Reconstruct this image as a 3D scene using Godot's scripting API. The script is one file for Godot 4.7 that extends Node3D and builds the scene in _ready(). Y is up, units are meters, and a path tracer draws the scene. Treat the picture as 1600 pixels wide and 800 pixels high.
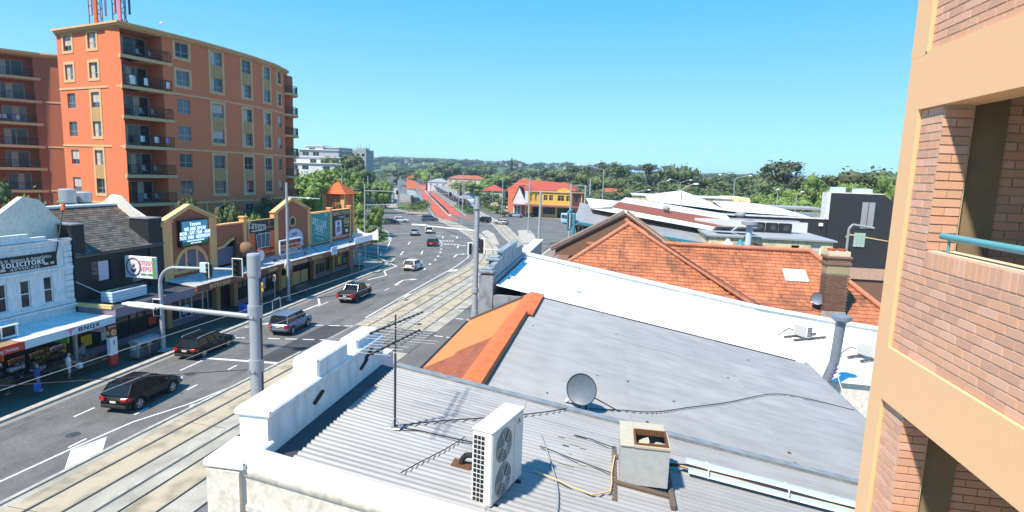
extends Node3D
# A shopping street with a tram line, seen from an upper balcony. y up, metres, the street runs along -z.

class MB:
	var v := PackedVector3Array()
	var n := PackedVector3Array()
	var c := PackedColorArray()
	var u := PackedVector2Array()
	var col := Color.WHITE
	func t3(a: Vector3, b: Vector3, d: Vector3) -> void:
		var nn := (d - a).cross(b - a).normalized()
		v.append(a); v.append(b); v.append(d)
		for i in 3:
			n.append(nn); c.append(col)
	func q(a: Vector3, b: Vector3, d: Vector3, e: Vector3) -> void:
		t3(a, b, d); t3(a, d, e)
	func qn(p: Array, nr: Array) -> void:
		for k in [0, 1, 2, 0, 2, 3]:
			v.append(p[k]); n.append(nr[k]); c.append(col)
	func box(ce: Vector3, s: Vector3, b := Basis.IDENTITY) -> void:
		var h := s * 0.5
		var p := []
		for i in 8:
			p.append(ce + b * Vector3(h.x * (1 if i & 1 else -1), h.y * (1 if i & 2 else -1), h.z * (1 if i & 4 else -1)))
		q(p[4], p[6], p[7], p[5]); q(p[1], p[3], p[2], p[0]); q(p[5], p[7], p[3], p[1])
		q(p[0], p[2], p[6], p[4]); q(p[6], p[2], p[3], p[7]); q(p[0], p[4], p[5], p[1])
	func bb(a: Vector3, b: Vector3) -> void:
		box((a + b) * 0.5, (b - a).abs())
	# chamfered box
	func cb(ce: Vector3, s: Vector3, k: float, b := Basis.IDENTITY) -> void:
		var h := s * 0.5
		for ax in 3:
			for sg in [-1.0, 1.0]:
				var a1 := (ax + 1) % 3
				var a2 := (ax + 2) % 3
				var pts := []
				for w in [[-1, -1], [1, -1], [1, 1], [-1, 1]]:
					var r := Vector3.ZERO
					r[ax] = h[ax] * sg; r[a1] = (h[a1] - k) * w[0]; r[a2] = (h[a2] - k) * w[1]
					pts.append(ce + b * r)
				if sg > 0: q(pts[3], pts[2], pts[1], pts[0])
				else: q(pts[0], pts[1], pts[2], pts[3])
				var nx := Vector3.ZERO
				# edge chamfers shared with the next axis
				for sg2 in [-1.0, 1.0]:
					var e := []
					for w in [-1.0, 1.0]:
						var r1 := Vector3.ZERO
						r1[ax] = h[ax] * sg; r1[a1] = (h[a1] - k) * sg2; r1[a2] = (h[a2] - k) * w
						var r2 := Vector3.ZERO
						r2[ax] = (h[ax] - k) * sg; r2[a1] = h[a1] * sg2; r2[a2] = (h[a2] - k) * w
						e.append(ce + b * r1); e.append(ce + b * r2)
					if sg * sg2 > 0: q(e[0], e[2], e[3], e[1])
					else: q(e[0], e[1], e[3], e[2])
	func tube(a: Vector3, b: Vector3, r0: float, r1 := -1.0, seg := 8, caps := true) -> void:
		if r1 < 0: r1 = r0
		var d := (b - a).normalized()
		var x := d.cross(Vector3.UP if absf(d.y) < 0.9 else Vector3.RIGHT).normalized()
		var z := x.cross(d)
		for i in seg:
			var t0 := TAU * i / seg
			var t1 := TAU * (i + 1) / seg
			var n0 := x * cos(t0) + z * sin(t0)
			var n1 := x * cos(t1) + z * sin(t1)
			qn([a + n0 * r0, a + n1 * r0, b + n1 * r1, b + n0 * r1], [n0, n1, n1, n0])
			if caps:
				t3(b, b + n0 * r1, b + n1 * r1); t3(a, a + n1 * r0, a + n0 * r0)
	func pipe(pts: Array, r: float, seg := 6) -> void:
		for i in pts.size() - 1:
			tube(pts[i], pts[i + 1], r, r, seg, i == 0 or i == pts.size() - 2)
	func lathe(prof: Array, o: Vector3, seg := 16, b := Basis.IDENTITY) -> void:
		for k in prof.size() - 1:
			var p0: Vector2 = prof[k]
			var p1: Vector2 = prof[k + 1]
			var e := p1 - p0
			var nl := Vector2(e.y, -e.x).normalized()
			for i in seg:
				var t0 := TAU * i / seg
				var t1 := TAU * (i + 1) / seg
				var d0 := Vector3(cos(t0), 0, sin(t0))
				var d1 := Vector3(cos(t1), 0, sin(t1))
				var n0 := b * (d0 * nl.x + Vector3.UP * nl.y)
				var n1 := b * (d1 * nl.x + Vector3.UP * nl.y)
				qn([o + b * (d0 * p0.x + Vector3.UP * p0.y), o + b * (d1 * p0.x + Vector3.UP * p0.y), o + b * (d1 * p1.x + Vector3.UP * p1.y), o + b * (d0 * p1.x + Vector3.UP * p1.y)], [n0, n1, n1, n0])
	func ball(o: Vector3, r: Vector3, seg := 12, rings := 8) -> void:
		var pr := []
		for k in rings + 1:
			var t := PI * k / rings - PI / 2
			pr.append(Vector2(cos(t), sin(t)))
		lathe(pr, o, seg, Basis.from_scale(r))
	# outline in the xy plane (any winding) pushed along z from z0 to z1, then placed
	func prism(poly: Array, z0: float, z1: float, xf := Transform3D.IDENTITY) -> void:
		var pp := PackedVector2Array(poly)
		if Geometry2D.is_polygon_clockwise(pp):
			pp.reverse()
		var ix := Geometry2D.triangulate_polygon(pp)
		for k in range(0, ix.size(), 3):
			var a := pp[ix[k]]
			var b := pp[ix[k + 1]]
			var d := pp[ix[k + 2]]
			t3(xf * Vector3(a.x, a.y, z1), xf * Vector3(d.x, d.y, z1), xf * Vector3(b.x, b.y, z1))
			t3(xf * Vector3(a.x, a.y, z0), xf * Vector3(b.x, b.y, z0), xf * Vector3(d.x, d.y, z0))
		for k in pp.size():
			var a := pp[k]
			var b := pp[(k + 1) % pp.size()]
			q(xf * Vector3(a.x, a.y, z0), xf * Vector3(a.x, a.y, z1), xf * Vector3(b.x, b.y, z1), xf * Vector3(b.x, b.y, z0))
	func mesh() -> ArrayMesh:
		var arr := []
		arr.resize(Mesh.ARRAY_MAX)
		arr[Mesh.ARRAY_VERTEX] = v; arr[Mesh.ARRAY_NORMAL] = n; arr[Mesh.ARRAY_COLOR] = c
		if u.size() == v.size() and u.size() > 0: arr[Mesh.ARRAY_TEX_UV] = u
		var m := ArrayMesh.new()
		m.add_surface_from_arrays(Mesh.PRIMITIVE_TRIANGLES, arr)
		return m

var M := {}
var T := {}
var names := {}
var rng := RandomNumberGenerator.new()

func numbered(p: Node, called: String) -> String:
	var k := str(p.get_instance_id()) + called
	names[k] = names.get(k, -1) + 1
	return called if names[k] == 0 else "%s_%03d" % [called, names[k]]
func obj(called: String, mb, m, p: Node = self) -> MeshInstance3D:
	var o := MeshInstance3D.new()
	o.mesh = mb.mesh() if mb is MB else mb
	o.material_override = m if m is Material else M[m]
	o.name = numbered(p, called)
	p.add_child(o)
	return o
func tag(o: Node, label: String, category: String, group := "") -> Node:
	o.set_meta("label", label); o.set_meta("category", category)
	if group: o.set_meta("group", group)
	return o
func thing(called: String, label: String, category: String, at := Vector3.ZERO, turn := 0.0, group := "") -> Node3D:
	var o := Node3D.new()
	o.name = numbered(self, called)
	add_child(o)
	o.position = at; o.rotation.y = turn
	tag(o, label, category, group)
	return o
func struct(called: String, mb, m) -> MeshInstance3D:
	var o := obj(called, mb, m)
	o.set_meta("kind", "structure")
	return o
func stuff(o: Node) -> Node:
	o.set_meta("kind", "stuff"); return o
func dup(src: Node3D, at: Vector3, turn: float, label: String, group := "") -> Node3D:
	var base := str(src.name)
	if base.length() > 4 and base[-4] == "_" and base.right(3).is_valid_int(): base = base.left(-4)
	var r: Node3D = src.duplicate()
	r.name = numbered(self, base)
	add_child(r)
	r.position = at; r.rotation.y = turn
	r.set_meta("label", label)
	if group: r.set_meta("group", group)
	elif r.has_meta("group"): r.remove_meta("group")
	return r

func lin(r: float, g: float, b: float) -> Color:
	return Color(r, g, b).linear_to_srgb()
# grey noise texture between lo and hi (as sRGB levels), sx and sy stretch it
func ntex(key: String, freq: float, oct: int, lo: float, hi: float, size := 512, pw := 1.0, type := FastNoiseLite.TYPE_SIMPLEX_SMOOTH) -> ImageTexture:
	if T.has(key): return T[key]
	var f := FastNoiseLite.new()
	f.seed = hash(key) % 10000; f.noise_type = type; f.frequency = freq; f.fractal_octaves = oct
	var im := f.get_seamless_image(size, size)
	im.convert(Image.FORMAT_L8)
	var d := im.get_data()
	var lut := []
	for i in 256: lut.append(int(255.0 * pow(clampf(lerpf(lo, hi, pow(i / 255.0, pw)), 0, 1), 0.4545)))
	for i in d.size(): d[i] = lut[d[i]]
	im = Image.create_from_data(size, size, false, Image.FORMAT_L8, d)
	im.convert(Image.FORMAT_RGB8)
	T[key] = ImageTexture.create_from_image(im)
	return T[key]
func bump(key: String, freq: float, oct: int, k: float, size := 512) -> ImageTexture:
	if T.has(key): return T[key]
	var f := FastNoiseLite.new()
	f.seed = hash(key) % 10000; f.frequency = freq; f.fractal_octaves = oct
	var im := f.get_seamless_image(size, size)
	im.convert(Image.FORMAT_RGBA8)
	im.bump_map_to_normal_map(k)
	T[key] = ImageTexture.create_from_image(im)
	return T[key]
func mat(key: String, col: Color, rough := 0.8, metal := 0.0, tex = null, sc = 1.0, nrm = null, nk := 0.5) -> StandardMaterial3D:
	var m := StandardMaterial3D.new()
	m.albedo_color = col; m.roughness = rough; m.metallic = metal
	m.cull_mode = BaseMaterial3D.CULL_DISABLED
	if tex != null:
		m.albedo_texture = tex
	if nrm != null:
		m.normal_enabled = true; m.normal_texture = nrm; m.normal_scale = nk
	if tex != null or nrm != null:
		m.uv1_triplanar = true; m.uv1_world_triplanar = true
		m.uv1_scale = sc if sc is Vector3 else Vector3.ONE * sc
	M[key] = m
	return m
func vmat(key: String, rough := 0.8, tex = null, sc = 1.0) -> StandardMaterial3D:
	var m := mat(key, Color.WHITE, rough, 0.0, tex, sc)
	m.vertex_color_use_as_albedo = true
	return m

func materials() -> void:
	var fine := ntex("fine", 0.04, 5, 0.72, 1.0)
	var blotch := ntex("blotch", 0.008, 5, 0.62, 1.05)
	var soft := ntex("soft", 0.006, 4, 0.84, 1.04)
	var grit := ntex("grit", 0.15, 3, 0.7, 1.05)
	var stain := ntex("stain", 0.012, 5, 0.35, 1.3, 512, 0.8)
	var bfine := bump("bfine", 0.1, 4, 4.0)
	var bsoft := bump("bsoft", 0.02, 4, 6.0)
	mat("asphalt", lin(0.152, 0.147, 0.143), 0.9, 0, blotch, 0.06, bfine, 0.3)
	mat("asphalt_patch", lin(0.13, 0.125, 0.122), 0.9, 0, blotch, 0.2)
	mat("asphalt_oil", lin(0.138, 0.133, 0.129), 0.85, 0, blotch, 0.15)
	mat("asphalt_new", lin(0.055, 0.057, 0.062), 0.9, 0, blotch, 0.11)
	mat("footpath", lin(0.23, 0.195, 0.165), 0.9, 0, stain, 0.13)
	mat("paving", lin(0.26, 0.25, 0.23), 0.9, 0, fine, 0.3)
	mat("kerb", lin(0.45, 0.42, 0.36), 0.9, 0, blotch, 0.35)
	mat("slab", lin(0.40, 0.375, 0.32), 0.9, 0, blotch, 0.12, bfine, 0.2)
	mat("slab_warm", lin(0.385, 0.33, 0.235), 0.9, 0, stain, 0.08)
	mat("rail", lin(0.03, 0.028, 0.026), 0.5, 0.3)
	mat("paint", lin(0.72, 0.72, 0.72), 0.7, 0, ntex("wear", 0.09, 4, 0.55, 1.25), 0.7)
	mat("busred", lin(0.56, 0.10, 0.055), 0.9, 0, blotch, 0.1)
	mat("ground", lin(0.13, 0.125, 0.10), 1.0, 0, blotch, 0.02)
	mat("grass", lin(0.09, 0.15, 0.03), 1.0, 0, grit, 0.35)
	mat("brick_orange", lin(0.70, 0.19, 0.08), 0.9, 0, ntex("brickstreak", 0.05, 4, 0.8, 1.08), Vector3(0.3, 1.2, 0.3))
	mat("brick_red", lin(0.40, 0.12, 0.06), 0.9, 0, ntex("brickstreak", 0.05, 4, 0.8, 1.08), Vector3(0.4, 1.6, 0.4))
	mat("cream", lin(0.66, 0.41, 0.21), 0.85, 0, soft, 0.25)
	mat("buff", lin(0.47, 0.28, 0.12), 0.85, 0, soft, 0.25)
	mat("mustard", lin(0.88, 0.41, 0.155), 0.85, 0, soft, Vector3(0.4, 0.12, 0.4))
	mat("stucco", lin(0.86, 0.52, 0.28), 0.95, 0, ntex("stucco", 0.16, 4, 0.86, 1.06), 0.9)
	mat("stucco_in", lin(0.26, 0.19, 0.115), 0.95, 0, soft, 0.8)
	vmat("face_brick", 0.95, ntex("brickgrain", 0.07, 5, 0.82, 1.06), 2.2)
	M["face_brick"].normal_enabled = true; M["face_brick"].normal_texture = bfine; M["face_brick"].normal_scale = 0.8
	mat("mortar", lin(0.72, 0.58, 0.42), 1.0, 0, fine, 2.0, bfine, 0.6)
	mat("whitewall", lin(0.72, 0.73, 0.74), 0.9, 0, stain, Vector3(0.5, 0.15, 0.5), bsoft, 0.12)
	M["whitewall"].albedo_texture = ntex("limewash", 0.014, 6, 0.55, 1.06, 512, 0.42)
	mat("whiteold", lin(0.70, 0.66, 0.58), 0.9, 0, ntex("oldpaint", 0.02, 6, 0.62, 1.1, 512, 0.5), Vector3(0.45, 0.2, 0.45), bsoft, 0.4)
	mat("whiteroof", lin(0.74, 0.74, 0.73), 0.6, 0, ntex("roofdirt", 0.012, 6, 0.72, 1.08, 512, 0.7), Vector3(0.09, 0.3, 0.3))
	mat("whitepaint", lin(0.8, 0.8, 0.8), 0.5)
	mat("blackwall", lin(0.012, 0.012, 0.014), 0.7, 0, soft, 0.4)
	mat("slate", Color.WHITE, 0.9, 0, ntex("slates", 0.06, 4, 0.6, 1.1), 0.8)
	M["slate"].vertex_color_use_as_albedo = true
	mat("charcoal", lin(0.022, 0.023, 0.027), 0.7, 0, soft, 0.2)
	mat("galv", lin(0.31, 0.31, 0.315), 0.55, 0.15, ntex("galvn", 0.01, 5, 0.7, 1.12), Vector3(0.08, 0.3, 0.5))
	mat("galv2", lin(0.30, 0.303, 0.31), 0.55, 0.15, ntex("galvn2", 0.012, 5, 0.74, 1.14), Vector3(0.1, 0.3, 0.35))
	mat("galv3", lin(0.32, 0.322, 0.328), 0.55, 0.15, T["galvn2"], Vector3(0.12, 0.3, 0.3))
	mat("gutter", lin(0.07, 0.078, 0.095), 0.6, 0.2, blotch, 0.6)
	mat("lead", lin(0.30, 0.32, 0.33), 0.5, 0.2, blotch, 0.7)
	mat("bluegrey", lin(0.235, 0.29, 0.33), 0.85, 0, stain, Vector3(0.4, 0.2, 0.4))
	mat("terra_cap", lin(0.70, 0.16, 0.045), 0.8, 0, blotch, 0.6)
	vmat("terra", 0.85, blotch, 0.45)
	mat("steelpole", lin(0.36, 0.385, 0.42), 0.5, 0.1, soft, 0.5)
	mat("steel", lin(0.5, 0.5, 0.52), 0.4, 0.5)
	mat("dark", lin(0.012, 0.012, 0.013), 0.6)
	mat("darksoft", lin(0.025, 0.022, 0.02), 0.9, 0, blotch, 0.3)
	mat("rubber", lin(0.015, 0.015, 0.016), 0.85)
	mat("shopglass", lin(0.02, 0.024, 0.027), 0.08)
	mat("winglass", lin(0.055, 0.075, 0.095), 0.06)
	mat("winglass2", lin(0.11, 0.14, 0.165), 0.12)
	mat("winglass3", lin(0.02, 0.028, 0.035), 0.06)
	mat("alu", lin(0.35, 0.36, 0.36), 0.5, 0.2)
	mat("curtain", lin(0.45, 0.42, 0.38), 0.9)
	mat("cloth_white", lin(0.7, 0.7, 0.72), 0.9)
	mat("cloth_purple", lin(0.35, 0.25, 0.5), 0.9)
	mat("teal", lin(0.02, 0.23, 0.22), 0.6)
	mat("tealpaint", lin(0.03, 0.24, 0.30), 0.6, 0, soft, 0.4)
	mat("cream_wall", lin(0.66, 0.58, 0.36), 0.9, 0, stain, Vector3(0.3, 0.1, 0.3))
	mat("yellow_wall", lin(0.70, 0.44, 0.06), 0.9, 0, soft, 0.3)
	mat("redtile", lin(0.42, 0.075, 0.04), 0.9, 0, fine, 0.25)
	mat("rustroof", lin(0.26, 0.075, 0.04), 0.8, 0, fine, 0.3)
	mat("wood", lin(0.16, 0.105, 0.065), 0.9, 0, stain, Vector3(2, 0.6, 2))
	mat("wood_old", lin(0.13, 0.10, 0.08), 0.95, 0, fine, 2.0)
	mat("rust", lin(0.14, 0.06, 0.025), 0.9, 0, stain, 3.0)
	mat("chim", lin(0.23, 0.13, 0.085), 0.95, 0, fine, 1.0)
	mat("chim_mid", lin(0.36, 0.29, 0.17), 0.95, 0, fine, 1.0)
	mat("pot", lin(0.42, 0.10, 0.04), 0.85, 0, soft, 1.0)
	mat("acwhite", lin(0.70, 0.70, 0.68), 0.45, 0, ntex("acdirt", 0.012, 5, 0.86, 1.04), 1.2)
	mat("acgrey", lin(0.40, 0.42, 0.42), 0.5, 0, ntex("acdirt", 0.012, 5, 0.86, 1.04), 1.0)
	mat("dish", lin(0.13, 0.17, 0.22), 0.5, 0.1, soft, 2.0)
	mat("railteal", lin(0.11, 0.33, 0.38), 0.4, 0.1)
	mat("red", lin(0.55, 0.035, 0.02), 0.5)
	mat("orange", lin(0.65, 0.13, 0.02), 0.5)
	mat("orangesign", lin(0.66, 0.10, 0.02), 0.6)
	mat("green", lin(0.08, 0.33, 0.06), 0.6)
	mat("green_d", lin(0.02, 0.2, 0.07), 0.6)
	mat("blue", lin(0.03, 0.12, 0.5), 0.6)
	mat("navy", lin(0.015, 0.05, 0.12), 0.4)
	mat("purple", lin(0.12, 0.04, 0.12), 0.6)
	mat("pink", lin(0.65, 0.2, 0.25), 0.6)
	mat("yellow", lin(0.7, 0.45, 0.02), 0.6)
	mat("maroon", lin(0.19, 0.06, 0.035), 0.7, 0, soft, 0.5)
	mat("gold", lin(0.62, 0.43, 0.2), 0.6)
	mat("lilac", lin(0.55, 0.5, 0.62), 0.6)
	mat("skyblue", lin(0.3, 0.52, 0.7), 0.6)
	mat("purplegrey", lin(0.2, 0.16, 0.22), 0.7)
	mat("bark", lin(0.09, 0.07, 0.05), 0.95, 0, stain, 0.8)
	var lf := vmat("leaf", 0.75)
	lf.backlight_enabled = true; lf.backlight = Color(0.18, 0.26, 0.08)
	mat("fluemetal", lin(0.20, 0.235, 0.28), 0.5, 0.2, soft, 0.8)
	vmat("skin", 0.8)
	mat("chrome", lin(0.6, 0.6, 0.6), 0.15, 0.9)
	mat("carglass", lin(0.012, 0.014, 0.016), 0.04)
	mat("taillight", lin(0.45, 0.012, 0.012), 0.2)
	mat("headlight", lin(0.7, 0.72, 0.75), 0.1)
	mat("plate_w", lin(0.6, 0.6, 0.55), 0.6)
	mat("plate_y", lin(0.6, 0.5, 0.05), 0.6)
	mat("brown_ball", lin(0.23, 0.125, 0.06), 0.8, 0, stain, 0.6)
	mat("bluewhite", lin(0.5, 0.62, 0.72), 0.3)
	mat("tramred", lin(0.35, 0.05, 0.05), 0.4)
	mat("farwhite", lin(0.62, 0.63, 0.64), 0.8, 0, soft, 0.1)
	mat("fargrey", lin(0.30, 0.32, 0.34), 0.8, 0, soft, 0.1)
	mat("terracotta_far", lin(0.40, 0.12, 0.06), 0.9, 0, blotch, 0.3)
	mat("rust_pale", lin(0.33, 0.20, 0.13), 0.85, 0, ntex("rustp", 0.02, 5, 0.5, 1.2), Vector3(0.5, 0.5, 0.2))
	mat("fan_dark", lin(0.30, 0.29, 0.27), 0.7)
	mat("fan_blade", lin(0.12, 0.115, 0.11), 0.6)
	mat("cooler_lid", lin(0.46, 0.41, 0.31), 0.6, 0, T["acdirt"], 1.2)
	mat("led", lin(0.01, 0.03, 0.06), 0.4)
	M["led"].emission_enabled = true; M["led"].emission = lin(0.02, 0.10, 0.2); M["led"].emission_energy_multiplier = 0.6
	mat("ledtext", lin(0.6, 0.7, 0.8), 0.4)
	M["ledtext"].emission_enabled = true; M["ledtext"].emission = lin(0.6, 0.75, 0.9); M["ledtext"].emission_energy_multiplier = 0.5

func carpaint(key: String, col: Color, metal := 0.3) -> void:
	var m := mat(key, col, 0.3, metal)
	m.metallic_specular = 0.3; m.clearcoat_enabled = true; m.clearcoat = 0.35; m.clearcoat_roughness = 0.06

# --- curves and ribbons (ground paths as x,z) ---
func smooth(pts: Array, step := 2.0) -> PackedVector2Array:
	var out := PackedVector2Array()
	for i in pts.size() - 1:
		var p0: Vector2 = pts[maxi(i - 1, 0)]
		var p1: Vector2 = pts[i]
		var p2: Vector2 = pts[i + 1]
		var p3: Vector2 = pts[mini(i + 2, pts.size() - 1)]
		var k := maxi(1, int(p1.distance_to(p2) / step))
		for j in k:
			out.append(p1.cubic_interpolate(p2, p0, p3, float(j) / k))
	out.append(pts[-1])
	return out
func off(path: PackedVector2Array, i: int, o: float) -> Vector2:
	var a := path[maxi(i - 1, 0)]
	var b := path[mini(i + 1, path.size() - 1)]
	var d := (b - a).normalized()
	return path[i] + Vector2(-d.y, d.x) * o
func v3(p: Vector2, y: float) -> Vector3:
	return Vector3(p.x, y, p.y)
func ribbon(mb: MB, path: PackedVector2Array, o0: float, o1: float, y: float, thick := 0.0, i0 := 0, i1 := -1) -> void:
	if i1 < 0: i1 = path.size() - 1
	for i in range(i0, i1):
		var a := off(path, i, o0)
		var b := off(path, i + 1, o0)
		var c := off(path, i + 1, o1)
		var d := off(path, i, o1)
		mb.q(v3(a, y), v3(b, y), v3(c, y), v3(d, y))
		if thick > 0:
			mb.q(v3(a, y - thick), v3(b, y - thick), v3(b, y), v3(a, y))
			mb.q(v3(d, y), v3(c, y), v3(c, y - thick), v3(d, y - thick))
			if i == i0: mb.q(v3(a, y - thick), v3(a, y), v3(d, y), v3(d, y - thick))
			if i == i1 - 1: mb.q(v3(b, y), v3(b, y - thick), v3(c, y - thick), v3(c, y))
func slab(mb: MB, poly: Array, y0: float, y1: float) -> void:   # ground outline (x,z) raised from y0 to y1
	mb.prism(poly, -y1, -y0, Transform3D(Basis(Vector3(1, 0, 0), Vector3(0, 0, 1), Vector3(0, -1, 0)), Vector3.ZERO))
func line(mb: MB, a: Vector2, b: Vector2, w: float, y := 0.006) -> void:
	var d := (b - a).normalized()
	var s := Vector2(-d.y, d.x) * w * 0.5
	mb.q(v3(a - s, y), v3(b - s, y), v3(b + s, y), v3(a + s, y))
func dashes(mb: MB, a: Vector2, b: Vector2, w: float, on: float, gap: float) -> void:
	var L := a.distance_to(b)
	var d := (b - a) / L
	var s := 0.0
	while s < L:
		line(mb, a + d * s, a + d * minf(s + on, L), w)
		s += on + gap

# --- walls with openings: path in plan, openings [s0, s1, y0, y1]; inward is to the right of the path if side is 1 ---
func at_s(path: Array, s: float) -> Array:
	var i := 0
	while i < path.size() - 2 and s > path[i].distance_to(path[i + 1]):
		s -= path[i].distance_to(path[i + 1]); i += 1
	var a: Vector2 = path[i]
	var d: Vector2 = (path[i + 1] - a).normalized()
	return [a + d * s, d]
func wall(mb: MB, path: Array, s0: float, s1: float, y0: float, y1: float, holes: Array, depth := 0.15, side := -1.0) -> void:
	var ss := [s0, s1]
	var ys := [y0, y1]
	var acc := 0.0
	for i in path.size() - 1:
		acc += path[i].distance_to(path[i + 1])
		if acc > s0 + 0.01 and acc < s1 - 0.01: ss.append(acc)
	for h in holes:
		for k in 2:
			if h[k] > s0 and h[k] < s1: ss.append(h[k])
			if h[k + 2] > y0 and h[k + 2] < y1: ys.append(h[k + 2])
	ss.sort(); ys.sort()
	for i in ss.size() - 1:
		if ss[i + 1] - ss[i] < 0.001: continue
		var a: Array = at_s(path, ss[i] + 0.0005)
		var b: Array = at_s(path, ss[i + 1] - 0.0005)
		for j in ys.size() - 1:
			if ys[j + 1] - ys[j] < 0.001: continue
			var ms: float = (ss[i] + ss[i + 1]) / 2
			var my: float = (ys[j] + ys[j + 1]) / 2
			var inside := false
			for h in holes:
				if ms > h[0] and ms < h[1] and my > h[2] and my < h[3]: inside = true
			if not inside:
				var pts := [v3(a[0], ys[j]), v3(b[0], ys[j]), v3(b[0], ys[j + 1]), v3(a[0], ys[j + 1])]
				if side < 0: mb.q(pts[0], pts[3], pts[2], pts[1])
				else: mb.q(pts[0], pts[1], pts[2], pts[3])
	for h in holes:
		if h[1] <= s0 or h[0] >= s1: continue
		var a: Array = at_s(path, h[0])
		var b: Array = at_s(path, h[1])
		var na: Vector2 = Vector2(-a[1].y, a[1].x) * side * depth
		var nb: Vector2 = Vector2(-b[1].y, b[1].x) * side * depth
		var o := [v3(a[0], h[2]), v3(b[0], h[2]), v3(b[0], h[3]), v3(a[0], h[3])]
		var p := [v3(a[0] + na, h[2]), v3(b[0] + nb, h[2]), v3(b[0] + nb, h[3]), v3(a[0] + na, h[3])]
		for k in 4:
			mb.q(o[k], o[(k + 1) % 4], p[(k + 1) % 4], p[k])
# a frame that turns local x along the wall, y up, z outward
func wall_xf(path: Array, s: float, y: float, out := 0.0, side := -1.0) -> Transform3D:
	var a: Array = at_s(path, s)
	var d: Vector2 = a[1]
	var nrm := Vector2(d.y, -d.x) * side
	var p: Vector2 = a[0] + nrm * out
	var x := Vector3(-d.x, 0, -d.y) * side
	return Transform3D(Basis(x, Vector3.UP, Vector3(nrm.x, 0, nrm.y)), Vector3(p.x, y, p.y))

# a window: frame with bars, and a pane behind as its child; origin at the middle of the sill
var wcache := {}
func window(p: Node, xf: Transform3D, w: float, h: float, bars_v: Array, bars_h: Array, frame := "alu", pane := "winglass", called := "window", t := 0.06) -> MeshInstance3D:
	var key := "%s %.2f %.2f %s %s %.2f" % [called, w, h, bars_v, bars_h, t]
	if not wcache.has(key):
		var f := MB.new()
		f.bb(Vector3(-w / 2, 0, -0.05), Vector3(-w / 2 + t, h, 0)); f.bb(Vector3(w / 2 - t, 0, -0.05), Vector3(w / 2, h, 0))
		f.bb(Vector3(-w / 2 + t, 0, -0.05), Vector3(w / 2 - t, t, 0)); f.bb(Vector3(-w / 2 + t, h - t, -0.05), Vector3(w / 2 - t, h, 0))
		for b in bars_v: f.bb(Vector3(-w / 2 + w * b - t / 2, t, -0.05), Vector3(-w / 2 + w * b + t / 2, h - t, -0.004))
		for b in bars_h: f.bb(Vector3(-w / 2 + t, h * b - t / 2, -0.05), Vector3(w / 2 - t, h * b + t / 2, -0.008))
		var g := MB.new()
		g.bb(Vector3(-w / 2 + 0.01, 0.01, -0.045), Vector3(w / 2 - 0.01, h - 0.01, -0.03))
		wcache[key] = [f.mesh(), g.mesh()]
	var o := obj(called, wcache[key][0], frame, p)
	o.transform = xf
	obj("pane", wcache[key][1], pane, o)
	return o
# painted or raised lettering, centred
func text(p: Node, s: String, h: float, at: Vector3, b: Basis, m: String, squeeze := 1.0, font := "Droid Sans", weight := 700, called := "lettering") -> MeshInstance3D:
	var tm := TextMesh.new()
	var f := SystemFont.new()
	f.font_names = PackedStringArray([font]); f.font_weight = weight
	tm.font = f; tm.text = s; tm.font_size = 64; tm.pixel_size = h / 46.0; tm.depth = 0.012; tm.curve_step = 2.0
	var o := MeshInstance3D.new()
	o.mesh = tm; o.material_override = M[m]; o.name = numbered(p, called)
	p.add_child(o)
	o.transform = Transform3D(b * Basis.from_scale(Vector3(squeeze, 1, 1)), at)
	return o
var FX := Basis(Vector3(0, 0, -1), Vector3(0, 1, 0), Vector3(1, 0, 0))   # a face that looks to +x

# ---------------------------------------------------------------- the scene
const HOTEL := [Vector2(-62.4, -58.3), Vector2(-50.95, -54.8), Vector2(-50.2, -57.2), Vector2(-49.4, -60.5), Vector2(-48.7, -63.5), Vector2(-48.2, -67), Vector2(-47.75, -72.3), Vector2(-47.9, -77.7), Vector2(-48.9, -82.2), Vector2(-50.5, -86)]

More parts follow.
